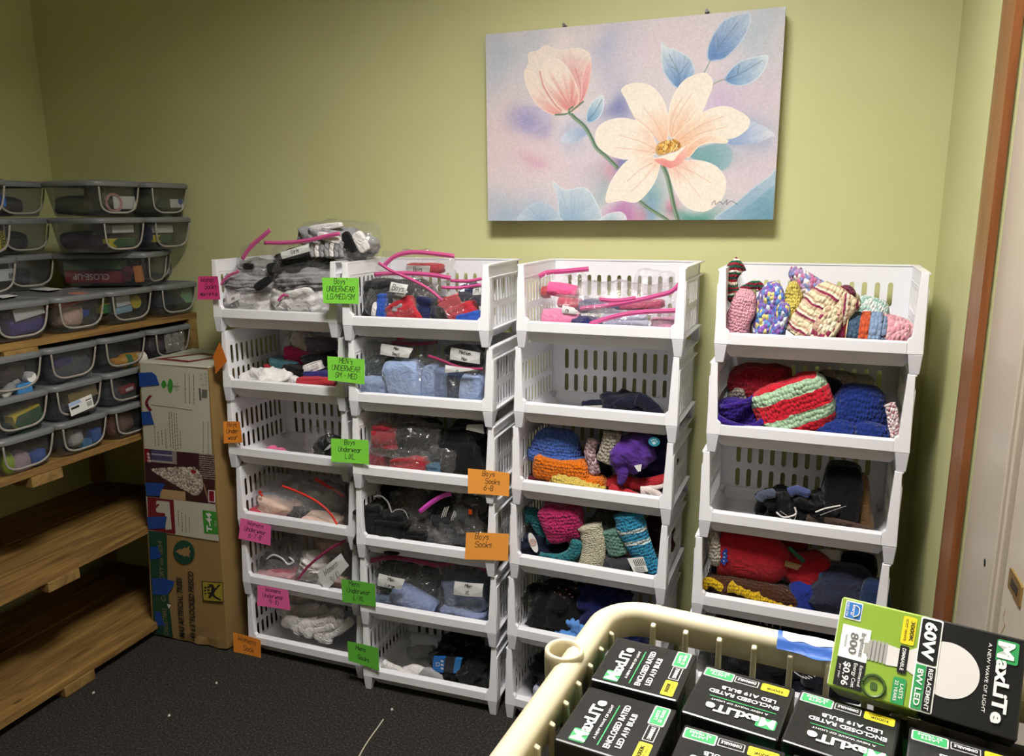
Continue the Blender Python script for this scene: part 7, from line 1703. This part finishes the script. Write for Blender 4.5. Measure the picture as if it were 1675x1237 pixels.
# ------------------------------------------------------------ bulb boxes
S_, HB = .0672, .118
M_bk = plain('carton_black', '1e1e1f', .28, .5); M_wt = plain('ink_white', 'f2f2f2', .5); M_gn = plain('ink_green', '2f9a58', .5); M_ye = plain('ink_yellow', 'e8d21c', .5); M_lime_c = plain('carton_lime', '8cac38', .3)
M_out = plain('ink_outline', 'b8b8b8', .5)
def rr_poly(x0, y0, x1, y1, r, n=4):
    out = []
    for cx_, cy_, a0 in ((x1-r, y1-r, 0), (x0+r, y1-r, 90), (x0+r, y0+r, 180), (x1-r, y0+r, 270)):
        for i in range(n+1): a = R(a0+90*i/n); out.append((cx_+r*math.cos(a), cy_+r*math.sin(a)))
    return out
class Face:
    """flat printed face: O, RT, UP in metres; art coordinates in units of the face"""
    def __init__(s, O, RT, UP, N_): s.O, s.R, s.U, s.N = Vector(O), Vector(RT), Vector(UP), Vector(N_)
    def p(s, x, y, d): return s.O+s.R*x+s.U*y+s.N*d
    def poly(s, mb, pts, d=.0003): mb.add([s.p(x, y, d) for x, y in pts], [tuple(range(len(pts)))])
    def text(s, mb, t, x, y, w_, h_, d=.0006, bold=0): put_text(mb, t, s.p(x, y, d), s.R*w_, s.U*h_, bold)
def make_bulb_box():
    t = thing('bulb_box', 'x', 'light bulb box')
    h = S_/2
    MB().box((-h, -h, 0), (h, h, HB)).obj('carton', M_bk, t, bevel=.0016)
    # top face art
    f = Face((-h, -h, HB), (S_, 0, 0), (0, S_, 0), (0, 0, 1))
    wt, gn, ye, ol = MB(), MB(), MB(), MB()
    f.poly(gn, rr_poly(.06, .70, .26, .87, .02)); f.text(wt, 'M', .075, .71, .15, .15, .0007, .035); f.text(wt, 'axLiTe', .235, .71, .56, .13, .0007, .035)
    f.text(wt, 'A NEW WAVE OF LIGHT', .17, .62, .60, .03, .0007)
    f.poly(gn, [(.10, .565), (.80, .565), (.80, .578), (.10, .578)])
    f.text(wt, 'ENCLOSED RATED', .09, .45, .74, .065, .0007, .02); f.text(wt, 'LED A19 BULB', .14, .345, .58, .062, .0007, .02)
    f.poly(ye, rr_poly(.05, .07, .34, .21, .02)); f.poly(gn, rr_poly(.66, .07, .96, .21, .02)); 
    f.poly(ol, rr_poly(.66, .07, .96, .21, .02), .0002); f.poly(ol, rr_poly(.645, .055, .975, .225, .02), .00015)
    f.poly(ol, rr_poly(.37, .08, .63, .20, .01)); bk = MB(); f.poly(bk, rr_poly(.38, .09, .62, .19, .008), .0005)
    f.text(wt, 'DIMMABLE', .40, .115, .20, .045, .0007, .01); f.text(wt, 'LASTS', .73, .145, .16, .035, .0007, .01); f.text(wt, '22 YEARS', .70, .095, .22, .035, .0007, .01)
    f.text(bk, '3000K', .10, .135, .19, .045, .0006, .015); f.text(bk, 'SOFT WHITE', .09, .095, .21, .025, .0006)
    # front face art low on the side
    f2 = Face((h, h, HB), (-S_, 0, 0), (0, 0, -HB), (0, 1, 0))
    f2 = Face((-h, h, HB*.02), (S_, 0, 0), (0, 0, HB), (0, 1, 0))
    f3 = Face((-h, -h, 0), (S_, 0, 0), (0, 0, HB), (0, -1, 0))
    for q in (f3,):
        sb_ = MB(); q.poly(sb_, rr_poly(.05, .82, .42, .93, .03)); sb_.obj('side_badge', M_gn, t); q.text(wt, '88', .11, .84, .22, .05, .0007, .03)
    q = Face((h, h, 0), (-S_, 0, 0), (0, 0, HB), (0, 1, 0)); sb_ = MB(); q.poly(sb_, rr_poly(.05, .82, .42, .93, .03)); sb_.obj('side_badge', M_gn, t); q.text(wt, '88', .11, .84, .22, .05, .0007, .03)
    wt.obj('white_lettering', M_wt, t); gn.obj('green_print', M_gn, t); ye.obj('yellow_label', M_ye, t); ol.obj('label_outline', M_out, t); bk.obj('black_print', M_bk, t)
    return t
ZB = CZ-CHt+.0001
HB = 1.152-ZB
bp = make_bulb_box(); fst = True
for pos, yaw, lab in (((-.095, .549), 85, 'black bulb box at the back left corner of the crate, lettering sideways'), ((-.100, .473), 84, 'black bulb box at the left rib wall, in front of the corner one'), ((-.0225, .530), 171, 'black bulb box second in the back row, lettering upside down'),
   ((.0465, .520), 169, 'black bulb box under the left half of the lying green box'), ((-.026, .4525), 174, 'black bulb box at the bottom edge, in front of the second back one'), ((.1175, .5005), 170, 'black bulb box at the bottom right below the word-printed end of the green box'), ((.044, .445), 172, 'black bulb box at the bottom edge between its neighbours, mostly cut off')):
    o = bp if fst else copy_tree(bp); fst = False
    o.location = (pos[0], pos[1], ZB); o.rotation_euler = (0, 0, R(yaw)); o['label'] = lab; o['group'] = 'black bulb boxes standing in the crate'
lb = thing('bulb_box', 'black bulb box lying flat against the back ribs beneath the tipped green box', 'light bulb box', (.142, .568, ZB+.0265), (0, 0, R(-6)))
ci = tag(MB().box((-.057, -.029, 0), (.057, .029, .026)).obj('carton_insert', M_bk, bevel=.001, loc=(.142, .568, ZB)), 'flat black carton insert under the lying black bulb box', 'carton'); ci.rotation_euler = (0, 0, R(-6))
MB().box((-.059, -.031, 0), (.059, .031, .0665)).obj('carton', M_bk, lb, bevel=.0016)
mb = MB(); put_quad(mb, [(-.05, -.025, .0668), (-.03, -.025, .0668), (-.03, .0, .0668), (-.05, .0, .0668)]); mb.obj('green_print', M_gn, lb)
o = copy_tree(bp); o.location = (.192, .487, ZB); o.rotation_euler = (0, 0, R(171)); o['label'] = 'black bulb box beyond the right picture edge in the front row'; o['group'] = 'black bulb boxes standing in the crate'
# lying green and black box
G0, G1 = atZ(1353, 1121, 1.163), atZ(1664, 1214, 1.163); LN = (G1-G0).length; yawg = math.atan2(G1.y-G0.y, G1.x-G0.x)
gb = thing('bulb_box', 'green and black 60W bulb box tipped on its side across the others', 'light bulb box', G0, (0, 0, 0))
gb.rotation_mode = 'QUATERNION'; gb.rotation_quaternion = (Matrix.Rotation(yawg, 3, 'Z') @ Matrix.Rotation(R(-36), 3, 'X')).to_quaternion()
SG = .0655
MB().box((0, 0, 0), (LN*.5, SG, SG)).obj('green_half', M_lime_c, gb, bevel=.0012)
MB().box((LN*.5, 0, 0), (LN, SG, SG)).obj('black_half', M_bk, gb, bevel=.0012)
MB().box((-.0006, .0015, .0015), (0, SG-.0015, SG-.0015)).obj('end_flap', plain('carton_white_edge', 'd4d6c4', .5), gb)
# art frame: right = down (-z), up = +x
f = Face((0, -.0001, SG), (0, 0, -SG), (LN, 0, 0), (0, -1, 0))
wt, gn, ye, bk, bl, gy, gm, gw = (MB() for _ in range(8))
# f.text(x across the width from the photo's top edge, y along the length)
f.poly(wt, rr_poly(.03, .025, .235, .125, .01)); f.poly(bl, rr_poly(.045, .03, .22, .12, .008), .0005)
MB_arc = smoothpts([f.p(.07, .085, .0008), f.p(.10, .108, .0008), (f.p(.17, .108, .0008)), f.p(.20, .08, .0008)], 5); wt.tube(MB_arc, .0004, 4)
f.text(wt, 'energy', .065, .068, .13, .022, .0008, .01); f.text(wt, 'ENERGY STAR', .055, .034, .155, .014, .0008)
f.poly(wt, [(.30, .03), (.66, .03), (.66, .195), (.30, .195)]); f.poly(bk, [(.66, .03), (1-.03, .03), (.97, .195), (.66, .195)], .0004)
f.text(gy, 'Brightness', .35, .145, .26, .026, .0006, .01); f.text(gy, '800', .37, .085, .23, .045, .0006, .01); f.text(gy, 'lumens', .41, .055, .13, .018, .0006)
f.text(wt, 'Estimated', .70, .165, .22, .018, .0008, .005); f.text(wt, 'Energy Cost', .69, .13, .26, .022, .0008, .005); f.text(wt, '$0.96', .70, .075, .25, .038, .0008, .02); f.text(wt, 'per year', .74, .05, .15, .014, .0008)
f.poly(ye, rr_poly(.05, .36, .35, .435, .015)); f.text(bk, '3000K', .09, .405, .22, .022, .0006, .01); f.text(bk, 'SOFT WHITE', .08, .375, .24, .014, .0006)
# printed bulb
bul = [(.50+.30*math.cos(a)*1.0, .62+.165*math.sin(a)) for a in [R(-25+i*230/28) for i in range(29)]]
bulb = [(.40, .30), (.42, .40), (.34, .47)]+[(.50-.285*math.cos(R(-30+240*i/30)), .625+.165*math.sin(R(-30+240*i/30))) for i in range(31)]+[(.66, .47), (.60, .40), (.62, .30)]
f.poly(gw, bulb, .00035)
for k in range(5): f.poly(gm, rr_poly(.385+(.01 if k == 0 else 0), .195+k*.022, .615, .211+k*.022, .006), .0004)
f.poly(gy, rr_poly(.41, .19, .59, .305, .01), .0003); f.poly(gm, rr_poly(.44, .17, .56, .195, .01), .0004)
f.poly(bk, rr_poly(.37, .365, .66, .415, .01), .0006); f.text(wt, 'DIMMABLE', .40, .38, .23, .02, .0009, .01)
gl_ = MB(); f.poly(gl_, rr_poly(.71, .355, .985, .425, .015), .0006); gl_.obj('green_label', M_gn, gb); f.text(wt, 'LASTS', .77, .395, .15, .02, .0009, .01); f.text(wt, '22 YEARS', .745, .367, .21, .018, .0009, .01)
ring = [f.p(.87+.115*math.cos(a), .255+.062*math.sin(a), .0006) for a in [k*2*math.pi/28 for k in range(29)]]
gm2 = MB(); gm2.tube(ring, .0011, 5); f.poly(gm2, rr_poly(.83, .235, .91, .275, .02), .0004)
f.poly(wt, rr_poly(.01, .455, .52, .575, .02), .0007); f.poly(bk, rr_poly(.03, .463, .50, .567, .015), .0009); f.text(wt, '60W', .06, .485, .40, .062, .0013, .04)
f.poly(wt, rr_poly(.50, .455, .99, .575, .02), .00065); gl_ = MB(); f.poly(gl_, [(.52, .463), (.975, .463), (.975, .517), (.52, .517)], .0010); gl_.obj('green_label', M_gn, gb); f.poly(bk, [(.52, .52), (.975, .52), (.975, .567), (.52, .567)], .0010)
f.text(wt, '8W LED', .56, .475, .38, .032, .0014, .02); f.text(wt, 'REPLACEMENT', .54, .532, .42, .024, .0014, .015)
f.poly(gn, rr_poly(.055, .855, .285, .965, .02), .0004); f.text(wt, 'M', .075, .865, .17, .08, .0008, .04); f.text(wt, 'axLiTe', .26, .865, .63, .07, .0008, .035)
f.text(wt, 'A NEW WAVE OF LIGHT', .12, .815, .70, .018, .0008)
wt.obj('white_lettering', M_wt, gb); gn.obj('green_label', M_gn, gb); ye.obj('yellow_label', M_ye, gb); bk.obj('black_label', plain('ink_deep_black', '121214', .4), gb); bl.obj('blue_label', plain('ink_blue_label', '2c74c4', .45), gb)
gy.obj('grey_print', plain('ink_mid_grey', '6c6c72', .5), gb); gm.obj('printed_screw_base', plain('ink_silver', 'aaa8a4', .4), gb); gw.obj('printed_bulb', plain('ink_bulb_white', 'dcd8d8', .45), gb); gm2.obj('round_seal', plain('ink_olive', '3f5c24', .5), gb)
